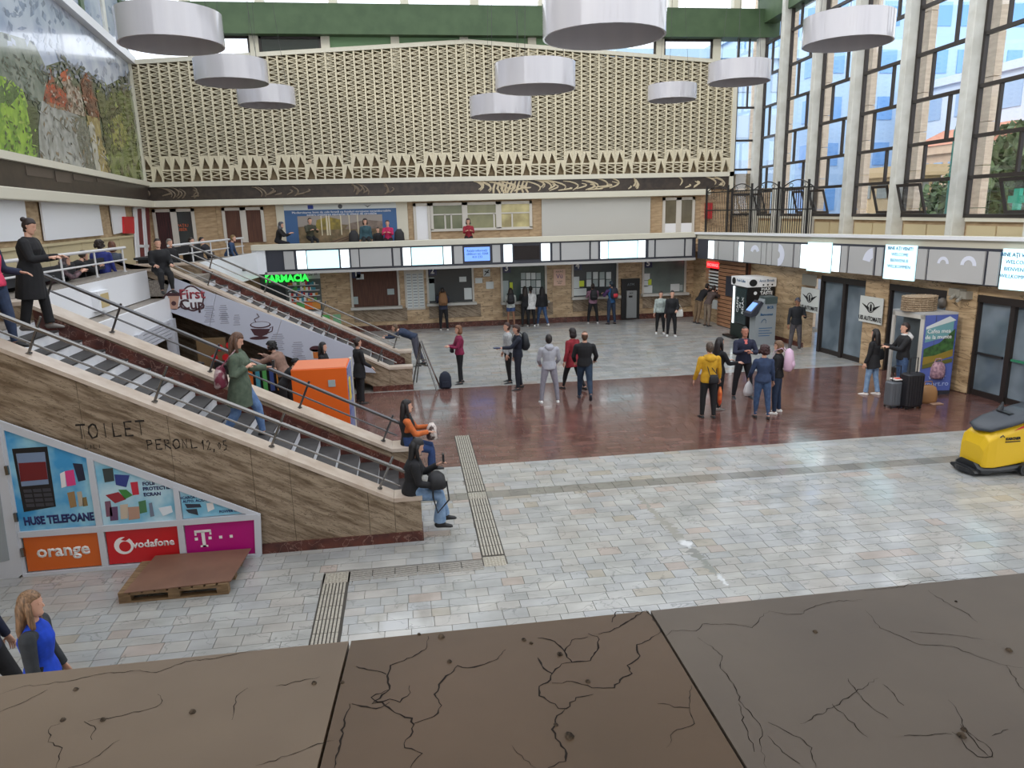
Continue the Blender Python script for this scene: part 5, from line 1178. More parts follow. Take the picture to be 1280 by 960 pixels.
# photo / water kiosk
A = Vector((11.95, 16.70, 0)); B_ = Vector((12.10, 15.75, 0)); Cc = Vector((12.95, 15.70, 0)); Dd = A + (Cc - B_)
pk = root('drinks_kiosk', (12.4, 16.1, 0), 'tall kiosk with open white-framed front and blue landscape print side', 'kiosk')
ZK = 1.96
ex = (B_ - A); ey = (Cc - B_)
MB().prism([A, B_, Cc, Dd], (0, 0, .1)).build('plinth', M_BOARD, pk); MB().prism([p + Vector((0, 0, ZK)) for p in (A, B_, Cc, Dd)], (0, 0, .05)).build('roof_panel', M_BGRAY, pk)
n1 = Vector((ex.y, -ex.x, 0)).normalized()
if n1.dot(Vector((-1, -1, 0))) < 0: n1 = -n1
n2 = Vector((ey.y, -ey.x, 0)).normalized()
MB().prism([B_ + ey * .03 + Vector((0, 0, .1)), Cc + Vector((0, 0, .1)), Cc + Vector((0, 0, ZK)), B_ + ey * .03 + Vector((0, 0, ZK))], -n2 * .05).build('printed_side', mat('kiosk_blue', (84, 100, 170), .4), pk)
MB().prism([A + ey + Vector((0, 0, .1)), A + ey * 1.0 + ex + Vector((0, 0, .1)), A + ey + ex + Vector((0, 0, ZK)), A + ey + Vector((0, 0, ZK))], -ey * .02).build('rear_panel', M_DARKIN, pk)
MB().prism([A + ey * .35 + Vector((0, 0, .1)), B_ + ey * .35 + Vector((0, 0, .1)), B_ + ey * .35 + Vector((0, 0, ZK)), A + ey * .35 + Vector((0, 0, ZK))], ey * .02).build('machine_front', mat('kiosk_inner', (84, 92, 96), .3), pk)
def fv(s, z): return A + ex * s + Vector((0, 0, z))
for (s0, s1, z0, z1) in ((0, .08, .1, ZK), (.9, 1, .1, ZK), (0, 1, ZK - .1, ZK), (0, 1, .1, .2)): MB().prism([fv(s0, z0), fv(s1, z0), fv(s1, z1), fv(s0, z1)], ey * .05).build('frame_bar', M_FRW, pk)
for k in range(4): MB().loft([fv(.14, 1.0 + k * .3) + ey * .3, fv(.14, 1.0 + k * .3) + ey * .28], .02, 8, (0, 0, 1)).build('light_dot', M_BW, pk)
def sv(s, z, d=.0): return B_ + ey * (.03 + s * .97) + Vector((0, 0, z)) + n2 * d
def sface(pts, m, d): MB().prism([sv(s, z, d) for s, z in pts], n2 * .004).build('print_shape', m, pk)
if n2.dot(Vector((0, -1, 0))) < 0: n2 = -n2
sface([(.06,1.65),(.9,1.85),(.88,1.45),(.06,1.3)], mat('print_teal', (110, 158, 164), .4), .001); sface([(.06,1.68),(.75,1.92),(.95,1.82),(.06,1.62)], M_PAPER, .004)
sface([(.05,1.15),(.5,1.28),(.95,1.62),(.95,1.0),(.05,.85)], mat('print_darkgreen', (40, 62, 42), .4, c2=(70, 110, 60), scale=8), .006); sface([(.05,.75),(.95,.95),(.95,1.12),(.4,.98),(.05,.95)], mat('print_ochre', (140, 120, 50), .4), .009)
sface([(.05,.66),(.95,.8),(.95,.9),(.05,.76)], mat('print_olive', (96, 96, 44), .4), .012)
X_ = ey.normalized()
text('Cafea mea\nde la munte', .14, M_TXTW, pk, sv(.45, 1.5, .012), X_, sx=1.0); text('water\nsport.ro', .17, mat('pale_blue_letters', (170, 184, 226), .5), pk, sv(.55, .36, .004), X_, sx=1.1)
# woven box on its roof
wv = root('wicker_basket', (12.4, 16.2, ZK + .05), 'pale wicker basket on top of the kiosk', 'basket')
M_WK = mat('wicker', (170, 150, 124), .7, c2=(130, 108, 84), scale=30)
cB_ = A + ex * .45 + ey * .35 + Vector((0, 0, ZK + .055))
for k in range(7): MB().loft([cB_ + Vector((.42 * math.cos(t * PI / 8), .28 * math.sin(t * PI / 8), .02 + k * .052)) for t in range(17)], .022, 6, (0, 0, 1)).build('woven_band', M_WK, wv)
MB().loft([cB_, cB_ + Vector((0, 0, .35))], (.40, .26), 16).build('basket_body', M_WK, wv)
for k in range(16):
    t = k * PI / 8; p = cB_ + Vector((.425 * math.cos(t), .285 * math.sin(t), 0)); MB().tube([p, p + Vector((0, 0, .36))], .014, 5).build('stake', M_WK, wv)
# camera bracket on wall
props(MB().ellipsoid(onp(1178, 379, (RW[0] - .15, RW[1], RW[2])), .1, .1, .14).build('wall_lamp', mat('grey_plastic', (110, 104, 98), .5), smooth=True), 'small grey round wall fixture above the kiosk', 'lamp')
for i, (px_, py_) in enumerate([(1197, 366), (1205, 369)]):
    p = onp(px_, py_, (RW[0] - .1, RW[1], RW[2])); mb = MB(); mb.box(p.x - .1, p.x + .1, p.y - .18, p.y + .18, p.z - .08, p.z + .1); mb.tube([p, p + Vector((-.25, -.1, -.12))], .04, 8)
    mb.build('security_camera', mat('camera_grey', (150, 146, 136), .5), label=['grey security camera bracket high on the wall, left one', 'grey security camera beside the black door, right one'][i], cat='camera')
# luggage
def suitcase(x, y, rz, m, w, d, h, label, grp=None):
    r = root('suitcase', (x, y, 0), label, 'suitcase'); r.rotation_euler.z = rz
    mb = MB(); mb.loft([(0, 0, .05), (0, 0, .09), (0, 0, h - .03), (0, 0, h)], [(w * .44, d * .4), (w / 2, d / 2), (w / 2, d / 2), (w * .44, d * .4)], 20, (1, 0, 0), pw=.35); mb.build('shell', m, r, local=True, smooth=False)
    for k in range(6): MB().box(-w / 2 + .04 + k * w / 6.6, -w / 2 + .055 + k * w / 6.6, -d / 2 - .008, -d / 2 + .01, .1, h - .05).build('rib', m, r, local=True)
    for sx in (-1, 1):
        for sy in (-1, 1): MB().tube([(sx * w * .4 - .012, sy * d * .34, .03), (sx * w * .4 + .012, sy * d * .34, .03)], .03, 10).build('wheel', M_BLACK, r, local=True)
    MB().tube([(-.1, 0, h), (-.1, 0, h + .35), (.1, 0, h + .35), (.1, 0, h)], .012, 6).build('pull_handle', M_BLACK, r, local=True)
c1 = onz(1117, 509); c2 = onz(1137, 510)
suitcase(c1.x, c1.y, .1, mat('case_grey_shell', (86, 90, 96), .4), .42, .26, .62, 'grey ribbed suitcase standing in front of the kiosk')
suitcase(c2.x, c2.y, .1, mat('case_black_shell', (26, 26, 32), .5), .46, .3, .82, 'large black suitcase right beside the grey ribbed one')
mg = MB(); q = Vector((c1.x + .05, c1.y, .645)); mg.box(q.x - .15, q.x + .14, q.y - .12, q.y + .1, .66, .68); o = mg.build('magazine', mat('magazine_white', (220, 214, 210), .5), label='red and white magazine lying on the grey suitcase', cat='magazine'); MB().box(q.x - .1, q.x + .08, q.y - .08, q.y + .06, .68, .684).build('cover_print', mat('magazine_red', (214, 80, 60), .5), o)
def softbag(name, p, s, m, label, cat, strap=True, parts=()):
    r = root(name, p, label, cat); mb = MB(); w, d, h = s
    mb.loft([(0, 0, 0), (0, 0, h * .15), (0, 0, h * .6), (0, 0, h * .9), (0, 0, h)], [(w * .42, d * .4), (w * .5, d * .5), (w * .5, d * .48), (w * .4, d * .36), (w * .2, d * .15)], 16, pw=.6); mb.build('body', m, r, local=True, smooth=True)
    if strap: MB().tube([(-w * .3, 0, h * .85), (-w * .2, 0, h * 1.2), (w * .2, 0, h * 1.2), (w * .3, 0, h * .85)], .012, 6).build('strap', m, r, local=True)
    return r
p = onz(1158, 503); softbag('shopping_bag', (p.x, p.y, 0), (.42, .3, .42), mat('tan_bag', (150, 110, 70), .7), 'tan soft bag on the floor beside the black suitcase', 'bag')
p = onz(1163, 490); softbag('pink_bag', (p.x - .1, p.y - .28, .42), (.34, .22, .4), mat('pale_pink_fabric', (186, 150, 160), .7, c2=(120, 90, 110), scale=14), 'pale pink patterned bag resting on the tan bag', 'bag')
p = onz(1170, 505); props(MB().box(p.x - .14, p.x + .14, p.y - .08, p.y + .08, 0, .02).build('slipper', mat('sandal_tan', (160, 130, 110), .6), bevel=.008), 'small flat tan item on the floor beside the tan bag', 'parcel')
# --- floor scrubber
fs = root('floor_scrubber', (9.9, 10.7, 0), 'yellow floor scrubbing machine with black hood at the right edge', 'floor scrubber')
M_Y = mat('scrubber_yellow', (228, 186, 32), .35)
M_SB = mat('scrubber_black', (36, 38, 42), .4); M_SH = mat('scrubber_hood', (54, 60, 68), .35)
yc = 10.85
def rr(x, w, z0, z1, k=5):   # one rounded body section at x
    return [(x, yc - w, z0), (x, yc - w, z1 - .08), (x, yc - w + .1, z1), (x, yc + w - .1, z1), (x, yc + w, z1 - .08), (x, yc + w, z0)]
def sect(mb, secs):
    n = len(secs[0]); k = len(mb.v); mb.v += [Vector(p) for s_ in secs for p in s_]
    for i in range(len(secs) - 1):
        for j in range(n): a = k + i * n + j; b = k + i * n + (j + 1) % n; mb.face((a, a + n, b + n, b))
    mb.face([k + j for j in range(n)]); mb.face([k + (len(secs) - 1) * n + j for j in range(n - 1, -1, -1)])
mb = MB(); sect(mb, [rr(9.50, .26, .16, .52), rr(9.56, .29, .15, .70), rr(9.70, .31, .15, .78), rr(10.0, .31, .18, .86), rr(10.35, .31, .22, .95), rr(10.7, .30, .25, 1.0)]); mb.build('yellow_body', M_Y, fs, bevel=.02)
mb = MB(); sect(mb, [rr(9.44, .24, .10, .22), rr(9.47, .3, .08, .2), rr(9.8, .34, .08, .19), rr(10.75, .33, .1, .26)]); mb.build('brush_deck', M_SB, fs)
mb = MB(); mb.loft([(9.52, yc, .77), (9.62, yc, .80), (9.9, yc, .89), (10.3, yc, .99), (10.7, yc, 1.08)], [(.05, .02), (.26, .05), (.32, .07), (.32, .08), (.30, .08)], 16, (0, 1, 0), pw=.7); mb.build('hood', M_SH, fs, smooth=True)
MB().loft([(9.36, yc, .07), (9.42, yc, .07)], (.3, .06), 12, (0, 1, 0)).build('front_bumper', M_SB, fs)
MB().loft([(9.6, yc, .045), (9.6, yc, .11)], .3, 24).build('brush_disc', M_SB, fs)
for s in (-1, 1):
    w = MB().loft([(10.25, yc + s * .34, .12), (10.25, yc + s * .40, .12)], .12, 20, (1, 0, 0)).build('wheel', M_SB, fs); MB().loft([(10.25, yc + s * .401, .12), (10.25, yc + s * .41, .12)], .07, 16, (1, 0, 0)).build('wheel_hub', mat('hub_grey', (120, 118, 112), .5), w)
text('KARCHER', .062, M_TXTK, fs, (9.98, yc - .315, .66), bold=.003, lift=.004); MB().box(9.84, 10.12, yc - .322, yc - .315, .60, .615).build('badge_line', M_TXTK, fs)
MB().prism([(9.98, yc - .318, .80), (10.5, yc - .318, .92), (10.5, yc - .318, .96), (10.1, yc - .318, .86)], (0, -.006, 0)).build('red_stripe', mat('red_enamel', ()), fs)
MB().box(10.05, 10.28, yc - .1, yc + .16, 1.0, 1.03).build('control_recess', M_SB, fs); mb = MB(); mb.loft([(10.12, yc + .2, 1.0), (10.16, yc + .2, 1.1), (10.17, yc + .2, 1.16)], [.06, .03, .012], 8); mb.build('control_knob', M_SB, fs)
MB().tube([(9.72, yc - .33, .7), (9.76, yc - .34, .74), (9.8, yc - .33, .7)], .01, 5).build('latch', M_SB, fs)
# --- folding step frame (A-frame) and backpack on floor
af = root('folding_ladder', (.35, 19.6, 0), 'small grey folding A-frame stand beside the rear staircase', 'stand')
t_ = Vector((.26, 19.62, 1.25)); L_ = [(.02, 19.95), (.66, 19.15)]
for k, (x, y) in enumerate([(.0, 19.9), (.62, 19.1), (.10, 20.2), (.72, 19.4)]):
    MB().tube([(x, y, 0), t_ + Vector((.03 if k > 1 else 0, .12 if k > 1 else 0, 0))], .022, 8).build('leg', M_STEEL, af)
for f in (.5, .62): MB().tube([Vector((.0, 19.9, 0)).lerp(t_, f), Vector((.62, 19.1, 0)).lerp(t_, f)], .018, 6).build('rung', M_STEEL, af)
p = onz(557, 485)
bp = root('backpack', (p.x, p.y, 0), 'dark navy backpack standing alone on the floor beside the woman in magenta', 'backpack')
mb = MB(); mb.loft([(0, 0, 0), (0, 0, .06), (0, 0, .3), (0, 0, .4), (0, 0, .46)], [(.14, .1), (.17, .12), (.16, .11), (.12, .08), (.04, .03)], 16, pw=.6); mb.build('body', mat('navy_fabric', (30, 36, 52), .8), bp, local=True, smooth=True)
MB().loft([(0, -.12, .05), (0, -.13, .2)], [(.11, .03), (.1, .02)], 10).build('pocket', mat('navy_fabric', ()), bp, local=True)
p = onz(478, 545); pb2 = root('blue_bag', (p.x - .9, p.y + .2, 0), 'blue bag lying beside the orange cabinet', 'bag')
pb2.location = (-.95, 13.95, 0); mb = MB(); mb.loft([(-.2, 0, .08), (0, 0, .1), (.2, 0, .08)], [.07, .1, .07], 10, (0, 0, 1)); mb.build('body', mat('royal_blue', (34, 38, 120), .6), pb2, local=True)
# ================================================================== hanging ring lamps
M_RING = mat('lamp_ring_gloss', (182, 180, 186), .1, spec=.8, c2=(190, 188, 192), scale=1.6, stretch=(2, 2, .15), bump=.5, coat=.4); M_RIN = mat('lamp_inside', (160, 154, 158), .06, metal=.75)
LAMPS = [('A', 213, 37, 125, 'nearest left, cut by the top edge'), ('B', 755, 22, 154, 'largest, cut by the top edge near the centre'), ('C', 289, 90, 88, 'in the left row behind the nearest left one'), ('D', 669, 96, 101, 'in the centre, hanging low before the lattice'),
         ('E', 1060, 38, 107, 'at the top right in front of the windows'), ('F', 924, 91, 76, 'in front of the lattice right end'), ('G', 333, 121, 70, 'farthest of the left row'), ('H', 626, 134, 78, 'farthest of the centre row'), ('I', 840, 116, 60, 'smallest, far in front of the right half of the lattice')]
def lamp_ring(c, label):
    r = root('ring_lamp', c, 'round white hanging drum lamp ' + label, 'lamp', 'drum lamps hanging over the hall')
    N = 40; Ro, Ri, h = .80, .775, .24
    mb = MB()
    for k in range(N):
        a = 2 * PI * k / N; ca, sa = math.cos(a), math.sin(a)
        mb.v += [Vector((Ro * ca, Ro * sa, -h)), Vector((Ro * ca, Ro * sa, h)), Vector((Ri * ca, Ri * sa, h)), Vector((Ri * ca, Ri * sa, -h))]
    for k in range(N):
        a = 4 * k; b = 4 * ((k + 1) % N)
        for j in range(4): mb.face((a + j, b + j, b + (j + 1) % 4, a + (j + 1) % 4))
    ob = mb.build('drum', M_RING, r, local=True)
    for p in ob.data.polygons: p.use_smooth = True
    for e in ob.data.edges: pass
    ob.modifiers.new('es', 'EDGE_SPLIT').split_angle = R_(40)
    MB().loft([(0, 0, .12), (0, 0, .14)], .775, 40).build('inner_diffuser', M_RIN, r, local=True)
    MB().loft([(0, 0, .24), (0, 0, .27)], .16, 20).build('hub', M_RING, r, local=True)
    for a in (0, 2.1, 4.2):
        MB().tube([(0, 0, .25), (.78 * math.cos(a), .78 * math.sin(a), .2)], .012, 5).build('spoke', M_RING, r, local=True)
        MB().tube([(.6 * math.cos(a), .6 * math.sin(a), .1), (.1 * math.cos(a), .1 * math.sin(a), 14.0 - c[2])], .005, 4).build('cord', mat('cord', (60, 60, 60), .6), r, local=True)
    return r
for n, px_, py_, w, lab in LAMPS:
    r_ = ray(px_, py_); cc = CR @ r_; dep = FPX * 1.6 / w; t = dep / -cc[2]; c = Vector((t * r_[0], t * r_[1], CAM_H + t * r_[2]))
    lamp_ring(c, lab)

# ================================================================== outside world
M_ASPH = mat('asphalt', (120, 122, 126), .8)
ground = S(MB().box(12.6, 160, -60, 200, -.45, -.02), 'ground_outside', M_ASPH)
S(MB().box(-160, -11, -60, 200, -.45, -.3), 'ground_behind', M_ASPH); S(MB().box(-60, 60, 30.6, 200, -.45, -.04), 'ground_back', M_ASPH)
M_FIN = mat('brick_fin', (236, 216, 192), .8, c2=(218, 196, 172), scale=3, stretch=(1, 1, 5))
for i, yc_ in enumerate(colY[:-1] + [30.6]):
    r = root('facade_fin', (15.35, yc_ + .55, 0), 'beige brick fin outside the windows, %s from the right' % ['first','second','third','fourth','fifth','sixth','seventh','eighth'][i], 'pillar', 'brick fins outside the windows')
    for k in range(12): MB().box(15.2, 15.42, yc_ + .92, yc_ + 1.38, k * 1.1, k * 1.1 + 1.08).build('brick_course', M_FIN, r)
def building(loc, w, d, h, m, label, rows, colsN, wm, pitched=None, name='building', face='x'):
    r = root(name, loc, label, 'building'); x, y, z = loc
    MB().box(x, x + w, y, y + d, -.4, h).build('wall', m, r)
    for j in range(rows):
        for i in range(colsN):
            a = y + d * (i + .2) / colsN; c = y + d * (i + .8) / colsN; z0 = h * (j + .3) / rows; z1 = h * (j + .8) / rows
            MB().box(x - .06, x + .1, a, c, z0, z1).build('window', wm, r)
            if face == 'both':
                a = x + w * (i + .2) / colsN; c = x + w * (i + .8) / colsN; MB().box(a, c, y - .06, y + .1, z0, z1).build('window', wm, r)
    MB().box(x - .3, x + w + .3, y - .3, y + d + .3, h, h + .5).build('roof_edge', m, r)
    return r
M_WIN = mat('far_window', (166, 190, 218), .3)
building((36, 20, 0), 22, 30, 12.0, mat('pale_blue_building', (216, 226, 240), .8), 'pale bluish modern building across the street outside the windows', 4, 9, M_WIN, face='both')
building((30, 52, 0), 20, 30, 19, mat('blue_glass_building', (176, 204, 232), .6), 'blue glass building seen through the left part of the window wall', 6, 10, mat('bright_blue_window', (120, 170, 224), .1), face='both')
building((24, 33.2, 0), 1.6, 4.0, 5.8, mat('ochre_building', (214, 184, 140), .8), 'low ochre building with gridded windows outside the middle windows', 4, 3, mat('pale_window', (150, 150, 140), .2), face='both')
building((10, 44, 0), 14, 10, 13, mat('sky_building', (176, 206, 232), .7), 'light blue house outside the end window of the gallery', 5, 6, M_WIN, face='both')
rb = building((33, 40, 0), 4, 5, 7.4, mat('apricot_building', (222, 190, 160), .8), 'apricot house with red roof beyond the trees', 3, 4, M_WIN)
MB().prism([(32.6, 39.6, 7.9), (37.4, 39.6, 7.9), (35, 39.6, 9.0)], (0, 6, 0)).build('roof', mat('roof_red', (206, 140, 112), .8), rb)
hl = S(MB().prism([(60, -30, -.4), (60, 20, -.4), (60, 14, 9), (60, -5, 16), (60, -25, 14)], (40, 0, 0)), 'hill', mat('hill_green', (62, 84, 66), .9, c2=(44, 62, 50), scale=.4))
M_LEAF = mat('leaves', (62, 84, 52), .8, c2=(110, 130, 84), scale=3, detail=8); M_BARK = mat('bark', (80, 66, 54), .9)
def tree(x, y, h, s, label, seed):
    r = root('tree', (x, y, -.4), label, 'tree', 'trees outside the window wall'); q = random.Random(seed)
    MB().loft([(x, y, -.4), (x + .1, y, h * .5), (x, y, h * .8)], [.2, .14, .06], 8).build('trunk', M_BARK, r)
    mb = MB()
    for k in range(900):
        v = Vector((q.gauss(0, 1), q.gauss(0, 1), q.gauss(0, 1))); v.normalize(); v *= q.random() ** .35
        p = Vector((x, y, h * .68)) + Vector((v.x * s, v.y * s, v.z * h * .34)); a = Vector((q.uniform(-1, 1), q.uniform(-1, 1), q.uniform(-1, 1))).normalized() * .22; b = a.cross(Vector((q.uniform(-1, 1), q.uniform(-1, 1), 1))).normalized() * .13
        mb.add([p - a, p + b, p + a, p - b], [(0, 1, 2, 3)])
    o = mb.build('foliage', M_LEAF, r, kind='stuff')
for i, (x, y, h, s) in enumerate([(24, 30.4, 5.6, 1.5), (22.5, 26.6, 6.6, 1.7), (25.5, 29.2, 6.6, 1.7), (21.5, 24.2, 7.2, 1.8), (26, 32.4, 5.2, 1.4), (20.5, 22.0, 7.0, 1.7)]): tree(x, y, h, s, ['round green tree just outside the right windows', 'green tree behind the street lamp post', 'tree beyond the lamp post by the ochre building', 'tallish tree right of the lamp post', 'small tree before the ochre building', 'tree at the right frame edge outside'][i], i)
lpst = root('street_lamp', (19.5, 24.8, 0), 'green street lamp post outside the right windows', 'street lamp')
M_LG = mat('lamp_green', (60, 130, 120), .5)
MB().loft([(19.5, 24.8, 0), (19.5, 24.8, 7)], [.09, .05], 8).build('post', M_LG, lpst); MB().tube([(19.5, 24.8, 7), (19.5, 24.6, 7.5), (19.5, 24.1, 7.6)], .04, 6).build('arm', M_LG, lpst); MB().ellipsoid((19.5, 24.0, 7.5), .12, .25, .08).build('lamp_head', M_LG, lpst)
px4 = onp(1272, 249, (17.5, 15, 0)); gc = root('pharmacy_cross', tuple(px4), 'green pharmacy cross sign outside the rightmost window', 'sign')
M_GC = mat('cross_green', (30, 150, 120), .4, emit=(20, 140, 110), es=.5)
MB().box(px4.x - .05, px4.x + .05, px4.y - .3, px4.y + .3, px4.z - .1, px4.z + .1).build('cross_bar', M_GC, gc); MB().box(px4.x - .06, px4.x + .06, px4.y - .1, px4.y + .1, px4.z - .3, px4.z + .3).build('cross_bar', M_GC, gc)
# unseen closing parts of the hall behind and above the camera
S(MB().box(-8, 15, -4.3, -4.0, -.1, 5.2), 'wall_front', M_WALL)
for i in range(8): S(MB().box(-7.5 + i * 3, -7.0 + i * 3, -4.3, -4.0, 5.2, 14), 'trim_%d' % (90 + i), M_COLW)
S(MB().box(-2.6, 3.4, -4.0, .3, LZ - .3, LZ), 'gallery_floor_front', M_LAND)
S(MB().box(-10.5, 15, -4.3, 4.8, 7.3, 7.6), 'shade_ceiling_front', M_WHITE)  # unseen ceiling, carried forward to shade the near floor and parapet
# ================================================================== people
BAKE = []
def cloth(name, c, c2=None): return mat('cloth_' + name, c, .85, c2=c2 or tuple(int(v * .86) for v in c), scale=14, detail=3, bump=.15)
def rot_d(side, pitch, out):
    """unit direction from straight down: pitched forward (+y), swung outwards (side * x)"""
    return Vector((side * math.sin(out), math.sin(pitch) * math.cos(out), -math.cos(pitch) * math.cos(out)))
def hand_mesh(w, d, up, s, curl=.5):
    """palm and five fingers at wrist w along direction d; up = back-of-hand normal, s=+1/-1 thumb side"""
    mb = MB(); d = d.normalized(); sd = up.cross(d).normalized(); up = d.cross(sd).normalized()
    mb.loft([w - d * .02, w + d * .03, w + d * .085], [(.024, .018), (.038, .016), (.040, .013)], 8, sd)
    for i, (o, L) in enumerate(((-.030, .066), (-.010, .076), (.010, .072), (.029, .056))):
        p = w + d * .082 + sd * o * s; dd = d; pts = [p]
        for k in range(3):
            dd = (dd - up * curl * .55).normalized(); p = p + dd * L / 3; pts.append(p)
        mb.loft(pts, [.0085, .0085, .0075, .005], 5, sd)
    p = w + d * .03 - sd * .034 * s; t1 = (d * .6 - sd * s * .8).normalized()
    mb.loft([p, p + t1 * .035, p + t1 * .035 + (d * .9 - sd * s * .2 - up * .3).normalized() * .032], [.011, .010, .006], 5, up)
    return mb
def head_mesh(c, fw, upv, s=1.0):
    """head with brow, eye sockets, nose, lips, chin and ears"""
    mb = MB(); fw = fw.normalized(); rt = fw.cross(upv).normalized(); up = rt.cross(fw).normalized()
    prof = [(-.112, .030, .034, .036), (-.098, .046, .052, .030), (-.078, .056, .066, .018), (-.052, .063, .074, .008), (-.028, .068, .080, .004), (-.004, .072, .084, .0), (.020, .075, .088, .0), (.045, .076, .092, -.004), (.070, .070, .088, -.006), (.092, .054, .070, -.008), (.108, .030, .040, -.008), (.114, .008, .012, -.008)]
    n = 18; k0 = 0
    for (z, rx, ry, oy) in prof:
        for j in range(n):
            a = 2 * PI * j / n; x = math.cos(a) * rx; yv = math.sin(a) * ry + oy
            fr = max(0, math.sin(a))
            if fr > .9 and -.035 < z < .01: yv += .012 * (fr - .9) * 10 * (1.2 if z < -.01 else .7)
            if .6 < fr < .93 and -.01 < z < .03: yv -= .006
            if fr > .8 and z < -.09: yv += .006
            mb.v.append(c + rt * x * s + fw * yv * s + up * z * s)
    m = len(prof)
    for i in range(m - 1):
        for j in range(n): a = i * n + j; b = i * n + (j + 1) % n; mb.face((a, b, b + n, a + n))
    mb.face(list(range(n - 1, -1, -1))); mb.face([(m - 1) * n + j for j in range(n)])
    P = lambda x, y, z: c + rt * x * s + fw * y * s + up * z * s
    mb.loft([P(0, .080, .012), P(0, .094, -.014), P(0, .100, -.024), P(0, .086, -.034)], [(.005 * s, .006 * s), (.009 * s, .009 * s), (.012 * s, .010 * s), (.010 * s, .006 * s)], 6, rt)
    for sx in (-1, 1):
        mb.loft([P(sx * .074, -.004, -.024), P(sx * .080, -.008, 0), P(sx * .079, -.010, .02)], [(.006 * s, .012 * s), (.007 * s, .016 * s), (.006 * s, .012 * s)], 6, rt)
        mb.loft([P(sx * .042, .072, .008), P(sx * .031, .080, .009), P(sx * .019, .080, .007)], [(.003 * s, .003 * s), (.006 * s, .006 * s), (.003 * s, .003 * s)], 6, up, mi=1)
        mb.loft([P(sx * .050, .068, .026), P(sx * .030, .083, .030), P(sx * .014, .084, .026)], [.002 * s, .0035 * s, .002 * s], 5, up, mi=1)
    mb.loft([P(-.022, .070, -.055), P(0, .083, -.054), P(.022, .070, -.055)], [(.002 * s, .003 * s), (.006 * s, .005 * s), (.002 * s, .003 * s)], 6, up, mi=2)
    return mb
def hair_mesh(c, fw, upv, style, s=1.0):
    mb = MB(); fw = fw.normalized(); rt = fw.cross(upv).normalized(); up = rt.cross(fw).normalized()
    P = lambda x, y, z: c + (rt * x + fw * y + up * z) * s
    t = {'short': .010, 'shaved': .004, 'long': .014, 'bun': .010, 'curly': .034, 'bob': .024, 'cap': .012, 'beanie': .016, 'hood': .03, 'pony': .010}[style]
    n = 18; rows = 12; zz = [-.10, -.08, -.055, -.03, -.005, .02, .042, .062, .082, .1, .113, .122]
    low = {'short': -.06, 'shaved': -.06, 'long': -.11, 'bun': -.055, 'curly': -.08, 'bob': -.11, 'cap': .005, 'beanie': -.01, 'hood': -.12, 'pony': -.055}[style]
    for i, z in enumerate(zz):
        q = min(1, abs(z + .0) / .122); e = math.sqrt(max(0.0, 1 - (max(0, z) / .126) ** 2)) if z > 0 else 1 - .25 * (-z / .11)
        for j in range(n):
            a = 2 * PI * j / n; fr = math.sin(a); hx, hy = .076 * e, .092 * e
            th = t
            if fr > .28 and z < .052 - .02 * (1 - fr): th = -.016        # keep the face clear
            if z < low + .001 and fr < .28: th = -.01
            mb.v.append(P(math.cos(a) * (hx + th), fr * (hy + th) - .006, z * (1 + (t * 5 if z > 0 else 0))))
    for i in range(rows - 1):
        for j in range(n): a = i * n + j; b = i * n + (j + 1) % n; mb.face((a, b, b + n, a + n))
    mb.face(list(range(n - 1, -1, -1))); mb.face([(rows - 1) * n + j for j in range(n)])
    if style == 'long':
        dn = Vector((0, 0, -1)) * s; bk = Vector((fw.x, fw.y, 0)).normalized() * s; q0 = P(0, -.062, -.02)
        mb.loft([P(0, -.045, .06), q0, q0 + dn * .09 - bk * .012, q0 + dn * .19 - bk * .03, q0 + dn * .30 - bk * .036, q0 + dn * .35 - bk * .036], [(.07, .05), (.088, .058), (.098, .052), (.105, .046), (.085, .036), (.05, .02)], 12, rt)
        for sx in (-1, 1):
            q1 = P(sx * .082, .006, -.03); mb.loft([P(sx * .06, -.0, .05), q1, q1 + dn * .10 + bk * .004, q1 + dn * .23 + bk * .02], [.03, .026, .03, .014], 8, rt)
    if style == 'bob': mb.loft([P(0, -.03, .05), P(0, -.04, -.06), P(0, -.035, -.115), P(0, -.03, -.13)], [(.08, .07), (.102, .082), (.098, .07), (.07, .05)], 12, rt)
    if style == 'bun': mb.ellipsoid(P(0, -.10, .075), .042 * s, .042 * s, .042 * s, 10, 7)
    if style == 'pony': mb.loft([P(0, -.09, .05), P(0, -.135, .02), P(0, -.125, -.10), P(0, -.11, -.22)], [.02, .032, .03, .008], 8, rt)
    if style == 'curly':
        q = random.Random(4)
        for k in range(46):
            a = q.uniform(0, 2 * PI); z = q.uniform(-.07, .12); fr = math.sin(a)
            if fr > .25 and z < .06: continue
            e = math.sqrt(max(0.05, 1 - (max(0, z) / .15) ** 2)); mb.ellipsoid(P(math.cos(a) * .108 * e, fr * .118 * e - .01, z), .026, .026, .026, 6, 5)
    if style == 'cap': mb.loft([P(0, .08, .045), P(0, .125, .036), P(0, .155, .026)], [(.062, .008), (.060, .006), (.035, .004)], 10, rt)
    if style == 'hood': mb.loft([P(0, -.07, -.02), P(0, -.06, -.12), P(0, -.03, -.17)], [(.10, .07), (.12, .09), (.13, .09)], 12, rt)
    return mb
PN = {}
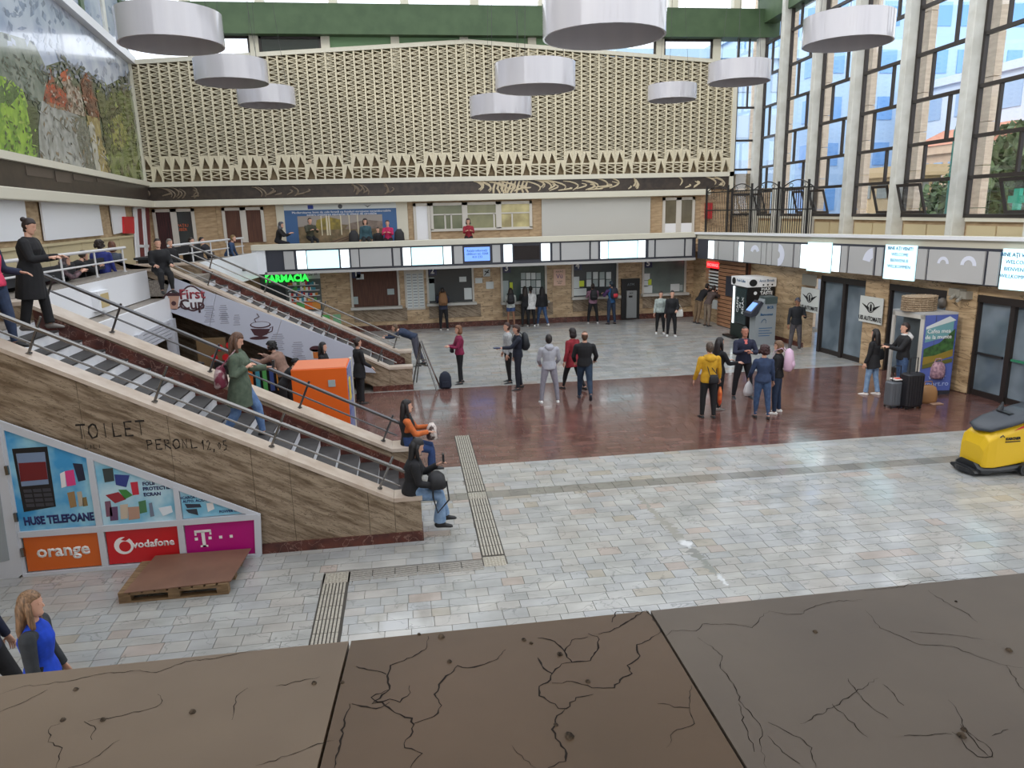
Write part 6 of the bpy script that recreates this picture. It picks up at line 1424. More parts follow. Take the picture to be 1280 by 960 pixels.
def person(loc, face, label, h=1.70, lean=0.0, sit=False, legs=None, arms=None, top=('black', (28, 28, 32)), bot=('black', (28, 28, 34)), hair='short', hc=(44, 32, 26),
           shoe=(30, 30, 32), skin=None, hem=-.06, flare=1.0, bulk=1.08, head=(0, 0), bare=False, short=None, fem=False, vox=.017, hands=True, curl=.5, group=None, inner=None, collar=None, seat=0.45, sleeve=None, vest=None):
    """face = heading in degrees, 0 looks away from the camera, 90 to the right, 180 towards it.
    legs: ((thigh forward deg, knee bend deg, out deg) left, right); arms: ((pitch, out, elbow bend, inward) left, right)"""
    r = root('person', tuple(loc), label, 'person', group); r.rotation_euler.z = -R_(face)
    k = h / 1.75; skin = skin or M_SKIN
    legs = legs or ((2, 4, 5), (-2, 4, 5)); arms = arms or ((4, 10, 12, 0), (4, 10, 12, 0))
    hipw = .085 * k
    J = {}
    lens = (.425 * k, .415 * k)
    dirs = []
    for s, (a, b, o) in zip((-1, 1), legs): dirs.append((s, rot_d(s, R_(a), R_(o)), rot_d(s, R_(a - b), R_(o * .5))))
    drop = max(-(d1 * lens[0] + d2 * lens[1]).z for s, d1, d2 in dirs)
    pz = (seat + .10 * k) if sit else drop + .085 * k
    pel = Vector((0, 0, pz))
    sp = Vector((0, math.sin(lean), math.cos(lean))); nrm = Vector((0, math.cos(lean), -math.sin(lean)))
    L = MB(); # trousers
    B = MB(); T = MB()
    fw_ = 1.0 if not fem else .9
    def tp(f, y=0): return pel + sp * f * k + nrm * y * k
    tors = [(-.08, .135, .100), (-.02, .162, .118), (.06, .158, .112), (.15, .132, .100), (.26, .148, .112), (.36, .165, .118), (.44, .172, .104), (.495, .12, .08), (.525, .07, .065)]
    if fem: tors = [(-.08, .140, .108), (-.02, .168, .122), (.06, .155, .110), (.15, .118, .092), (.26, .132, .112), (.34, .142, .122), (.43, .150, .095), (.485, .10, .07), (.515, .06, .058)]
    B.loft([tp(a) for a, x, y in tors], [(x * k * .86, y * k * .84) for a, x, y in tors], 14, (1, 0, 0))
    neck0 = tp(.50); up = (sp * .75 + Vector((0, 0, .25))).normalized()
    yw, pt = R_(-head[0]), R_(head[1])
    fwd = Vector((math.sin(-yw) * math.cos(pt), math.cos(yw) * math.cos(pt), math.sin(-pt)));
    hc_ = neck0 + up * .175 * k + nrm * .012 * k + Vector((0, .03 * math.sin(pt), 0))
    hup = (up + Vector((0, 0, 1))).normalized(); hup = (hup - fwd * hup.dot(fwd)).normalized()
    B.loft([tp(.46), neck0 + up * .03, hc_ - hup * .05 * k - fwd * .02 * k], [.062 * k, .052 * k, .05 * k], 10, (1, 0, 0))
    feet = []
    short = short
    for (s, d1, d2) in dirs:
        hp = pel + Vector((s * hipw, 0, -.035 * k)); kn = hp + d1 * lens[0]; an = kn + d2 * lens[1]; feet.append((s, an, d2))
        B.loft([hp, kn, an], [.070 * k, .048 * k, .034 * k], 9, (1, 0, 0)); B.loft([an, an + Vector((0, .05 * k, -.045 * k))], [.034 * k, .03 * k], 8, (1, 0, 0))
        if short is None:
            en = kn.lerp(an, .97)
            L.loft([hp + Vector((0, 0, .05 * k)), hp.lerp(kn, .35), kn, kn.lerp(an, .35), kn.lerp(an, .75), en], [.096 * k * bulk, .086 * k * bulk, .064 * k * bulk, .060 * k * bulk, .052 * k * flare, .050 * k * flare * (1.1 if flare > 1.1 else 1)], 12, (1, 0, 0))
        else: L.loft([hp + Vector((0, 0, .05 * k)), hp.lerp(kn, short)], [.1 * k, .1 * k], 12, (1, 0, 0))
    L.loft([tp(-.09), tp(-.03), tp(.06), tp(.12)], [(.125 * k, .105 * k), (.172 * k * fw_ * bulk, .126 * k), (.160 * k, .118 * k), (.14 * k, .108 * k)], 14, (1, 0, 0))
    # upper garment
    tt = [(hem, .172 * bulk, .130 * bulk)] + [(a, x * 1.08 * bulk, y * 1.10 * bulk) for a, x, y in tors[1:] if a > hem + .02]
    if hem < -.15:
        if sit: tt = [(-.07, .19 * bulk, .15 * bulk)] + [(a, x * 1.08 * bulk, y * 1.1 * bulk) for a, x, y in tors[1:]]
        else: tt = [(hem, .20 * bulk, .16 * bulk), (hem * .5, .19 * bulk, .145 * bulk)] + [(a, x * 1.08 * bulk, y * 1.10 * bulk) for a, x, y in tors[1:]]
    V = MB() if vest else T
    V.loft([(tp(a) if a > -.15 else Vector((0, (a * .1), pel.z + a * k))) for a, x, y in tt], [(x * k * (.80 if vest else 1), y * k * (1.0 if vest else 1)) for a, x, y in tt], 16, (1, 0, 0))
    if vest: T.loft([tp(.2), tp(.4)], [(.13 * k, .10 * k), (.14 * k, .10 * k)], 12, (1, 0, 0))
    shw = (.185 if not fem else .160) * k * (1 + (bulk - 1) * .5)
    wr = []
    for s, (p, o, e, inn) in zip((-1, 1), arms):
        sh = tp(.435) + Vector((s * shw, 0, 0)); d1 = rot_d(s, R_(p) + lean * .3, R_(o)); d2 = rot_d(s, R_(p + e) + lean * .3, R_(o - inn))
        el = sh + d1 * .285 * k; wt = el + d2 * .245 * k; wr.append((s, wt, d2, d1, el))
        B.loft([sh, el, wt], [.045 * k, .036 * k, .026 * k], 8, (1, 0, 0))
        q = .98 if sleeve is None else sleeve
        T.ellipsoid(sh + Vector((0, 0, -.005)), .060 * k * bulk, .062 * k * bulk, .058 * k * bulk); T.ellipsoid(tp(.42) + Vector((s * shw * .6, 0, 0)), .075 * k * bulk, .07 * k * bulk, .052 * k * bulk)
        rf = (1, 0, 0) if abs(d1.x) < .8 else (0, 1, 0)
        T.loft([sh.lerp(el, .04), sh.lerp(el, .5), el, el.lerp(wt, .12), el.lerp(wt, .55), el.lerp(wt, q)], [.064 * k * bulk, .056 * k * bulk, .050 * k * bulk, .049 * k * bulk, .045 * k * bulk, .040 * k * bulk], 10, rf)
    body = B.build('body', [skin, M_EYE, M_LIP], r, local=True)
    extra = [head_mesh(hc_, fwd, hup, k)]
    if hands:
        for (s, wt, d2, d1, el) in wr:
            upn = d2.cross(Vector((0, 1, 0)) if abs(d2.y) < .9 else Vector((0, 0, 1)))
            upn = (Vector((s * .9, .1, .25)) - d2 * Vector((s * .9, .1, .25)).dot(d2)).normalized()
            if abs(d2.z) < .6: upn = (Vector((s * .3, 0, 1)) - d2 * Vector((s * .3, 0, 1)).dot(d2)).normalized()
            extra.append(hand_mesh(wt, d2, upn, s, curl))
    BAKE.append((body, vox, extra))
    tb = T.build('jacket' if hem < 0.02 else 'sweater', cloth(*top), r, local=True); BAKE.append((tb, vox, []))
    if vest: vb = V.build('vest', cloth(*vest), r, local=True); BAKE.append((vb, vox, []))
    lb_ = L.build('skirt' if short is not None else 'trousers', cloth(*bot), r, local=True); BAKE.append((lb_, vox, []))
    hm = hair_mesh(hc_, fwd, hup, hair, k)
    hn = {'cap': 'cap', 'beanie': 'beanie', 'hood': 'hood'}.get(hair, 'hair')
    ho = hm.build(hn, mat('hair_%d_%d_%d' % hc, hc, .55, c2=tuple(int(v * .6) for v in hc), scale=20, stretch=(4, 4, .6)), r, local=True, smooth=True)
    if collar: MB().loft([tp(.47), tp(.53), tp(.55)], [(.10 * k, .09 * k), (.085 * k, .08 * k), (.075 * k, .07 * k)], 12, (1, 0, 0)).build('collar', cloth(*collar), r, local=True, smooth=True)
    for (s, an, d2) in feet:
        sy = 1.0; fd = Vector((s * .12, 1, 0)).normalized()
        if abs(d2.y) > .35 and not sit and an.z > .12 * k: fd = Vector((0, .8, -.6)).normalized()
        b0 = Vector((an.x, an.y, an.z - .055 * k)) ; u = Vector((0, 0, 1)) if abs(fd.z) < .1 else Vector((0, .6, .8))
        mb = MB(); mb.loft([b0 - fd * .07 * k + u * .008, b0 - fd * .04 * k + u * .02, b0 + fd * .03 * k + u * .02, b0 + fd * .11 * k + u * .004, b0 + fd * .17 * k - u * .006, b0 + fd * .195 * k - u * .014], [(.026 * k, .028 * k), (.036 * k, .048 * k), (.040 * k, .046 * k), (.043 * k, .030 * k), (.036 * k, .022 * k), (.016 * k, .010 * k)], 10, (1, 0, 0), pw=.8)
        sc = shoe; so = mb.build('shoe', mat('shoe_%d_%d_%d' % sc, sc, .5), r, local=True, smooth=True)
        if max(sc) > 150:
            pass
    r['_'] = 0; del r['_']
    info = dict(root=r, hc=hc_, wr=wr, tp=tp, k=k, face=face, loc=Vector(loc)); return info
def wpt(P, v):
    a = -R_(P['face']); v = Vector(v); return P['loc'] + Vector((v.x * math.cos(a) - v.y * math.sin(a), v.x * math.sin(a) + v.y * math.cos(a), v.z))
def backpack(P, label, m, s=1.0, off=-.20, dz=.34, name='backpack', accent=None):
    v = P['tp'](dz - .22); w = wpt(P, (v.x, v.y + off, v.z)); r = root(name, w, label, name.replace('_', ' ')); r.rotation_euler.z = -R_(P['face'])
    mb = MB(); mb.loft([(0, 0, 0), (0, 0, .04 * s), (0, -.01, .22 * s), (0, 0, .38 * s), (0, .02, .44 * s)], [(.11 * s, .06 * s), (.15 * s, .085 * s), (.155 * s, .09 * s), (.12 * s, .07 * s), (.05 * s, .03 * s)], 16, pw=.65); mb.build('body', m, r, local=True, smooth=True)
    MB().loft([(0, -.085 * s, .05 * s), (0, -.10 * s, .12 * s), (0, -.085 * s, .2 * s)], [(.08 * s, .02), (.11 * s, .025), (.09 * s, .02)], 12, pw=.7).build('pocket', accent or m, r, local=True, smooth=True)
    for sx in (-1, 1): MB().loft([(sx * .07, .05, .36 * s), (sx * .10, .14, .46 * s), (sx * .12, .30, .40 * s), (sx * .13, .33, .22 * s), (sx * .13, .20, .05 * s)], [(.02, .006)] * 5, 6, (1, 0, 0)).build('strap', m, r, local=True)
    return r
def handbag(P, v, s, m, label, strap_to=None, name='handbag', cat='bag'):
    w = wpt(P, v); r = root(name, w, label, cat); r.rotation_euler.z = -R_(P['face']); W, Dp, H_ = s
    mb = MB(); mb.loft([(0, 0, 0), (0, 0, H_ * .1), (0, 0, H_ * .7), (0, 0, H_)], [(W * .42, Dp * .4), (W * .5, Dp * .5), (W * .46, Dp * .42), (W * .34, Dp * .2)], 14, (1, 0, 0), pw=.6); mb.build('body', m, r, local=True, smooth=True)
    if strap_to is not None:
        e = Vector(strap_to) - Vector(v); MB().loft([Vector((-W * .4, 0, H_ * .9)), Vector((-W * .3, 0, H_ * .9)).lerp(e, .5), e, Vector((W * .3, 0, H_ * .9)).lerp(e, .5), Vector((W * .4, 0, H_ * .9))], .009, 6, (0, 1, 0)).build('strap', m, r, local=True)
    return r
BLK = ('black', (26, 26, 30)); NAV = ('navy', (30, 36, 58)); JEAN = ('denim', (62, 86, 122), (46, 66, 98)); DJ = ('dark_denim', (34, 50, 76)); LJ = ('light_denim', (128, 154, 184), (104, 132, 166))
def F(px_, py_, z=0):
    p = onz(px_, py_, z)
    if p.y > 29.45: p = Vector((p.x * 29.45 / p.y, 29.45, z))
    lim = plx(RW, p.y) - .55
    if p.x > lim and p.y > 20: p = Vector((lim, p.y * lim / p.x, z))
    return p
M_BKB = mat('bag_black', (26, 26, 30), .7)
st_l = ((3, 4, 5), (-3, 4, 5)); walk = ((22, 8, 3), (-16, 22, 3)); wide = ((1, 2, 11), (-1, 2, 11)); front = ((35, 8, 75, 30), (35, 8, 75, 30)); crossed = ((28, 14, 78, 62), (32, 14, 84, 62)); down = ((3, 9, 10, 0), (3, 9, 10, 0))
# --- queue at the windows
P = person(F(555, 406), 0, 'person with tan backpack at ticket window number 2', 1.72, top=('navy_q', (52, 58, 78)), bot=BLK, arms=front, shoe=(200, 198, 194)); backpack(P, 'large tan-brown backpack worn by the person at window number 2', mat('tan_backpack', (120, 86, 56), .8), 1.15)
P = person(F(639, 403), 4, 'woman in pale jacket and blue denim skirt at window 3', 1.62, top=('pale', (196, 200, 196)), bot=('skirt_blue', (62, 84, 130)), short=.45, hair='long', fem=True, arms=front, skin=M_SKIN2, shoe=(210, 208, 204)); backpack(P, 'black backpack on the woman in the blue denim skirt', M_BKB, .95)
person(F(657, 403), 0, 'person in black half hidden behind the white-shirted woman at window 3', 1.66, hair='long', fem=True, arms=front)
person(F(664, 405), 0, 'woman in long white shirt and black leggings queueing at window 3', 1.66, top=('white_shirt', (216, 216, 214)), hem=-.2, hair='pony', fem=True, shoe=(220, 220, 220), hc=(30, 24, 24))
P = person(F(678, 402), -12, 'woman in black jacket and blue jeans queueing right of window 3', 1.66, bot=JEAN, hair='long', fem=True, legs=walk, shoe=(220, 220, 220), hc=(28, 22, 22))
P = person(F(741, 400), 3, 'person in mauve jacket with black backpack at ticket window 4', 1.68, top=('mauve', (150, 112, 132)), arms=front, legs=wide, shoe=(210, 210, 210)); backpack(P, 'black backpack on the person in mauve', M_BKB)
P = person(F(764, 405), -20, 'person in blue jacket with purple sleeves and beanie at window 4', 1.78, top=('purple', (84, 56, 104)), vest=('petrol', (40, 88, 138)), bot=('slate_trousers', (40, 54, 76)), hair='beanie', hc=(42, 60, 74), arms=front); backpack(P, 'dark backpack with red patch on the person in blue', mat('bag_dark', (32, 34, 48), .7), 1.05, accent=mat('red_fabric', (190, 50, 60), .7))
P = person(F(825, 417), 192, 'woman in pale mint jacket and black leggings near window 5', 1.62, top=('mint', (168, 178, 174)), bot=BLK, hair='pony', fem=True, shoe=(214, 214, 212), legs=st_l, flare=.8, hc=(40, 26, 24))
P = person(F(839, 420), 195, 'woman in black sweatshirt carrying a white bag near window 5', 1.70, bulk=1.12, hair='pony', fem=True, shoe=(210, 210, 208), arms=((10, 12, 60, 30), down[1]), hc=(34, 26, 26)); handbag(P, (-.27, .02, .72), (.28, .12, .26), mat('white_leather', (206, 204, 198), .5), 'white shoulder bag of the woman in black sweatshirt', (-.15, .02, 1.4))
person(F(873, 398), 75, 'man in dark jacket and khaki trousers bending over the corner counter', 1.74, lean=.65, bot=('khaki', (128, 106, 82)), arms=((55, 10, 60, 10), (55, 10, 60, 10)), legs=((-4, 4, 6), (-10, 2, 6)))
person(F(884, 399), 70, 'person in grey-beige clothes leaning at the corner counter', 1.68, lean=.5, top=('brown_grey', (84, 70, 66)), bot=('beige', (134, 118, 102)), arms=((55, 10, 60, 10), (55, 10, 60, 10)))
# --- middle of the hall
P = person(F(576, 479), -100, 'woman in magenta jacket with curly fair hair and black trousers', 1.64, top=('magenta', (134, 32, 72)), bot=BLK, hair='bob', hc=(142, 96, 66), fem=True, arms=((22, 8, 78, 40), (22, 8, 78, 40)), legs=((5, 4, 4), (-3, 3, 4)), bulk=1.05); handbag(P, (0.05, .20, .88), (.22, .1, .18), M_BKB, 'small black bag held by the woman in magenta')
P = person(F(636, 478), -95, 'person in pale grey top hidden behind the man reading a blue booklet', 1.70, top=('pale_grey', (176, 178, 180)), bot=BLK, hair='short', hc=(70, 40, 34))
P = person(F(648, 486), -92, 'man in navy hooded jacket holding up a blue booklet', 1.76, top=('deep_navy', (26, 32, 48)), bot=('dark_blue_trousers', (30, 34, 46)), hair='short', hc=(66, 38, 30), arms=((46, 8, 44, 10), (0, 8, 12, 0)), legs=((5, 5, 5), (-5, 4, 5)), head=(0, 16)); backpack(P, 'round black backpack of the man with the blue booklet', mat('bag_dark2', (26, 30, 36), .6), 1.05)
w = P['wr'][0][1] + P['wr'][0][2] * .12; q = wpt(P, w); o = MB().box(q.x - .10, q.x + .08, q.y - .07, q.y + .07, q.z, q.z + .02).build('booklet', mat('booklet_blue', (40, 56, 86), .5), label='small dark blue booklet held out by the man in navy', cat='booklet')
P = person(F(687, 503), 2, 'man in light grey hooded tracksuit with white shoes, back turned', 1.73, top=('heather_grey', (170, 172, 180), (158, 160, 170)), bot=('grey_sweat', (140, 138, 148), (128, 126, 138)), arms=((12, 14, 40, 30), (12, 14, 40, 30)), legs=wide, shoe=(224, 224, 222), hc=(34, 26, 22), bulk=1.06, vox=.014)
hb = P['tp'](.46); MB().loft([hb + Vector((0, -.02, .06)), hb + Vector((0, -.09, .03)), hb + Vector((0, -.11, -.05))], [(.10, .07), (.12, .06), (.05, .02)], 12, (1, 0, 0)).build('hood', cloth('heather_grey', ()), P['root'], local=True, smooth=True)
for j, ch in enumerate('LACOSTE'[::-1]): pass
for j in range(6): MB().box(.150, .162, -.06, -.02, .30 + j * .085, .35 + j * .085).build('leg_print', M_TXTW, P['root'], local=True)
P = person(F(716, 487), -28, 'woman in red jacket with dark bob hair walking beside the man in black', 1.70, top=('red_jacket', (142, 34, 46)), hem=-.25, hair='bob', hc=(36, 24, 26), fem=True, legs=walk, arms=((-8, 14, 16, 0), (8, 8, 12, 0)), flare=.75)
P = person(F(731, 499), 12, 'balding man in black sweater and dark blue jeans walking away', 1.76, bot=('ink_jeans', (38, 56, 78)), hair='shaved', hc=(92, 66, 48), legs=((14, 6, 4), (-22, 30, 4)), arms=((10, 16, 40, 25), (10, 18, 46, 25)), bulk=1.12, shoe=(34, 40, 54), vox=.014)
# --- group on the right
P = person(F(884, 522), 4, 'person in yellow hooded jacket and black trousers, back turned', 1.74, top=('yellow_jacket', (206, 158, 38), (188, 142, 30)), bot=BLK, hair='short', hc=(92, 76, 64), arms=((4, 12, 22, 4), (8, 12, 18, 2)), hem=-.10, legs=((3, 3, 3), (-2, 3, 4)), bulk=1.08, vox=.014)
MB().loft([P['tp'](.47) + Vector((0, -.03, .03)), P['tp'](.44) + Vector((0, -.12, 0)), P['tp'](.38) + Vector((0, -.13, 0))], [(.10, .07), (.13, .06), (.06, .02)], 12, (1, 0, 0)).build('hood', cloth('yellow_jacket', ()), P['root'], local=True, smooth=True)
handbag(P, (.05, -.19, .83), (.22, .09, .19), M_BKB, 'black crossbody bag worn by the person in yellow', (-.14, -.02, 1.42))
w = wpt(P, P['wr'][1][1]); um = root('umbrella', (w.x + .03, w.y, w.z - .68), 'folded red and orange umbrella hanging from the yellow-jacketed person', 'umbrella')
MB().loft([(0, 0, .04), (0, 0, .12), (0, 0, .35), (0, 0, .48)], [.012, .045, .05, .02], 10).build('canopy', mat('umbrella_red', (196, 62, 36), .6, c2=(226, 130, 60), scale=9), um, local=True, smooth=True); MB().tube([(0, 0, 0), (0, 0, .70)], .009, 6).build('shaft', M_BLACK, um, local=True); MB().tube([(0, 0, .66), (0, .0, .72), (.03, 0, .74), (.05, 0, .70)], .012, 6).build('crook', M_BLACK, um, local=True); MB().tube([(0, 0, -.02), (0, 0, .05)], .006, 6).build('tip', M_PAPER, um, local=True)
P = person(F(896, 511), 78, 'woman in black jacket with long dark hair gesturing, grey shoes', 1.72, hair='long', hc=(30, 20, 22), fem=True, arms=((30, 6, 62, 20), (30, 8, 62, 6)), shoe=(128, 122, 118), legs=((4, 4, 4), (-2, 3, 4)))
P = person(F(927, 497), 186, 'man in navy jacket and coral shirt with crossed arms', 1.80, top=('navy_jacket', (34, 38, 62), (28, 32, 52)), bot=('black_trousers', (26, 26, 32)), hair='shaved', hc=(70, 58, 52), arms=crossed, legs=((2, 3, 11), (0, 3, 10)), bulk=1.10, vox=.014, skin=mat('skin_ruddy', (176, 120, 100), .55), shoe=(34, 34, 40))
MB().loft([P['tp'](.30) + Vector((0, .118, 0)), P['tp'](.42) + Vector((0, .118, 0)), P['tp'](.50) + Vector((0, .078, 0))], [(.012, .012), (.05, .02), (.055, .02)], 10, (1, 0, 0)).build('shirt_front', cloth('coral', (214, 110, 104)), P['root'], local=True, smooth=True)
P = person(F(951, 522), 16, 'woman in dark denim jacket, blue jeans and black flat shoes', 1.66, top=('denim_jacket', (46, 62, 92), (38, 52, 80)), bot=JEAN, hair='curly', hc=(66, 34, 34), fem=True, arms=((8, 18, 40, 14), (6, 10, 20, 0)), legs=((3, 4, 4), (-5, 8, 5)), flare=.72, bulk=1.08, shoe=(30, 28, 30), vox=.014)
w = wpt(P, P['wr'][0][1]); sb = root('plastic_bag', (w.x, w.y, w.z - .42), 'white plastic carrier bag held by the woman in denim', 'bag'); mb = MB(); mb.loft([(0, 0, 0), (0, 0, .1), (0, 0, .24), (0, 0, .32)], [(.11, .06), (.12, .07), (.08, .04), (.02, .02)], 12, pw=.8); mb.build('body', mat('white_plastic', (196, 194, 196), .4), sb, local=True, smooth=True); MB().tube([(-.02, 0, .3), (0, 0, .4), (.02, 0, .3)], .01, 5).build('handle', mat('white_plastic', ()), sb, local=True)
P = person(F(969, 516), -52, 'young woman in black top and dark jeans wearing a pink backpack', 1.68, bot=DJ, hair='bob', hc=(124, 92, 66), fem=True, arms=((6, 8, 50, 20), (6, 8, 50, 20)), shoe=(216, 214, 210), vox=.014); backpack(P, 'pink backpack worn by the young woman', mat('pink_fabric', (200, 168, 190), .7), 1.12, off=-.22)
P = person(F(993, 437), 188, 'man in dark tracksuit jacket, grey trousers and cap near the sign', 1.74, top=('track_black', (30, 32, 38)), bot=('grey_trousers', (84, 80, 84)), hair='cap', hc=(70, 74, 92), arms=((24, 10, 84, 40), (6, 12, 24, 0)), shoe=(150, 146, 140), skin=M_SKIN2, legs=((2, 3, 6), (0, 3, 6)))
P = person(F(1088, 493), -30, 'woman in black coat and pale jeans with long dark hair, back turned', 1.66, top=BLK, bot=LJ, hair='long', hc=(30, 22, 22), fem=True, hem=-.22, shoe=(214, 208, 204), legs=((8, 6, 3), (-6, 5, 3)), bulk=1.06, flare=1.15, vox=.014); handbag(P, (.27, -.02, .84), (.30, .14, .26), M_BKB, 'black shoulder bag of the woman in black coat', (.17, 0, 1.4))
P = person((11.72, 15.85, 0), -75, 'man in black hooded sweatshirt and jeans using the kiosk', 1.82, bot=JEAN, arms=((38, 8, 66, 14), (32, 8, 70, 14)), hair='short', hc=(46, 26, 24), collar=('white_hood', (214, 212, 210)), vox=.014)
MB().loft([P['tp'](.50) + Vector((0, -.05, .03)), P['tp'](.46) + Vector((0, -.12, 0)), P['tp'](.40) + Vector((0, -.13, 0))], [(.11, .08), (.14, .07), (.08, .03)], 12, (1, 0, 0)).build('hood', cloth('white_hood', ()), P['root'], local=True, smooth=True)
# --- between the stairs
P = person(F(452, 503), 60, 'woman in a long black outfit standing behind the orange cabinet', 1.68, hem=-.25, hair='bun', hc=(52, 36, 32), fem=True, bulk=1.05, flare=1.4, arms=((2, 6, 14, 0), (10, 8, 46, 10)))
P = person((-2.12, 18.0, 0), 100, 'person in black with a black hood partly behind the orange cabinet', 1.66, hair='long', hc=(26, 22, 24), fem=True)
P = person((-3.05, 17.9, 0), -72, 'person with black curly hair and tan jacket leaning over the coffee counter', 1.80, lean=.42, top=('tan_jacket', (142, 112, 98)), hair='curly', hc=(26, 22, 24), arms=((60, 10, 40, 0), (60, 10, 40, 0)), bulk=1.25)
P = person((-2.95, 16.9, 0), 80, 'person with black cap bending beside the orange cabinet', 1.60, lean=.6, hair='cap', hc=(30, 30, 36), arms=((40, 10, 60, 10), (40, 10, 60, 10)))
P = person((-4.6, 17.2, 0), -80, 'person in black at the coffee counter seen through the handrail', 1.5, lean=.35, hair='bun', hc=(40, 30, 30), fem=True, arms=front)
P = person((.12, 22.6, 0), -80, 'man in dark blue jacket bending over the end of the rear handrail', 1.72, lean=1.15, top=('steel_blue', (40, 52, 76)), bot=('ash_jeans', (76, 76, 88)), hair='short', hc=(110, 84, 62), arms=((40, 6, 30, 10), (40, 6, 30, 10)), legs=((-6, 6, 5), (-14, 6, 5)), skin=M_SKIN, bulk=1.06)
# --- stairs
P = person((-2.58, 11.25, RH * 8), 92, 'woman in long green jacket walking down the front stairs looking at a phone', 1.70, top=('sage_green', (88, 100, 84), (70, 84, 70)), bot=('mid_jeans', (100, 128, 168), (78, 106, 150)), hem=-.34, hair='long', hc=(104, 72, 54), fem=True, arms=((30, 6, 62, 6), (-6, 14, 128, 34)), legs=((28, 22, 2), (-12, 20, 2)), head=(0, 22), bulk=1.24, vox=.011, curl=.9, collar=('sage_green', ()))
w = P['wr'][0][1] + P['wr'][0][2] * .10; q = wpt(P, w); ph_ = MB().box(q.x - .02, q.x + .02, q.y - .04, q.y + .04, q.z - .01, q.z + .1); ph_.build('phone', M_PH, label='phone held by the woman in green on the stairs', cat='phone')
handbag(P, (.24, -.20, .86), (.34, .16, .30), mat('maroon_leather', (104, 30, 52), .5, c2=(170, 150, 150), scale=5, lo=.5, hi=.56), 'maroon shoulder bag with pale pattern of the woman in green', (.14, .02, 1.38))
P = person((-5.28, 11.35, LZ - .02), 88, 'woman in long black coat with hair bun at the top of the front stairs', 1.58, hem=-.44, hair='bun', hc=(46, 30, 28), fem=True, bulk=1.3, lean=.12, arms=((16, 8, 78, 22), (16, 8, 78, 22)), head=(0, 20), legs=((12, 8, 3), (-8, 6, 3)), vox=.011, shoe=(120, 114, 110), flare=1.4)
w = P['wr'][0][1] + P['wr'][0][2] * .1; q = wpt(P, w)
P = person((-5.42, 10.62, RH * 18), 92, 'person in navy jacket and blue jeans cut by the left picture edge', 1.66, top=('navy_sleeve', (38, 46, 70)), bot=('deep_jeans', (50, 64, 92)), vest=('hot_pink', (216, 60, 96)), hair='long', hc=(50, 36, 30), fem=True, vox=.012, bulk=1.2, arms=((10, 8, 70, 10), (2, 8, 16, 0)), legs=((10, 8, 3), (-4, 6, 3)))
# seated on the stair ends
P = person((-.10, 10.12, 0), 90, 'long-haired woman in black jacket and wide pale jeans seated on the near stair end', 1.68, sit=True, seat=.62, bot=LJ, hair='long', hc=(24, 20, 22), fem=True, legs=((82, 76, 2), (80, 84, 3)), arms=((26, 6, 92, 16), (8, 10, 66, 20)), head=(0, 22), flare=1.75, vox=.011, bulk=1.18, lean=.14, curl=.9)
w = P['wr'][0][1] + P['wr'][0][2] * .10; q = wpt(P, w); MB().box(q.x - .01, q.x + .02, q.y - .04, q.y + .04, q.z - .02, q.z + .12).build('phone', M_PH, label='phone in the hand of the seated long-haired woman', cat='phone')
handbag(P, (.06, .36, .76), (.40, .28, .19), M_BKB, 'black bag on the lap of the long-haired woman in pale jeans'); hbg = MB(); a0 = wpt(P, (.14, .30, .86)); a1 = wpt(P, (.24, .35, .42)); a2 = wpt(P, (.22, .52, .60)); hbg.loft([a0, a0.lerp(a1, .5) + Vector((-.03, 0, 0)), a1, a2, wpt(P, (.10, .50, .84))], .013, 6, (0, 1, 0)); hbg.build('shoulder_strap', M_BKB, label='dangling black bag strap of the seated long-haired woman', cat='strap')
P = person((-.14, 12.36, 0), 90, 'woman in orange sleeves and black vest seated on the farther stair end', 1.66, sit=True, seat=.64, top=('orange_knit', (206, 106, 50)), vest=('black_vest', (28, 32, 34)), bot=('blue_jeans', (40, 64, 112)), hair='long', hc=(30, 22, 24), fem=True, legs=((78, 74, 2), (74, 78, 3)), arms=((34, 8, 62, 22), (30, 8, 66, 22)), shoe=(38, 38, 42), vox=.011, collar=('grey_scarf', (58, 64, 70)), curl=.9)
handbag(P, (0, .42, .78), (.32, .20, .26), mat('white_pattern', (196, 184, 178), .6, c2=(70, 50, 46), scale=6, lo=.48, hi=.54), 'white and brown patterned bag on the lap of the woman in orange')
# blurred walkers lower left (built as the people themselves)
P = person((-3.30, 6.12, 0), 84, 'fair-haired woman in bright blue vest with dark sleeves, lower left corner', 1.66, top=('charcoal_sleeve', (52, 56, 62)), vest=('bright_blue', (22, 70, 200)), hair='long', hc=(150, 116, 86), fem=True, vox=.011, legs=walk, arms=((4, 6, 14, 0), (2, 6, 10, 0)), bulk=1.14)
P = person((-4.02, 6.62, 0), 84, 'person with black hair walking behind the woman in bright blue', 1.70, top=('dark_navy', (28, 34, 60)), hair='short', hc=(20, 18, 20), vox=.014, legs=walk)
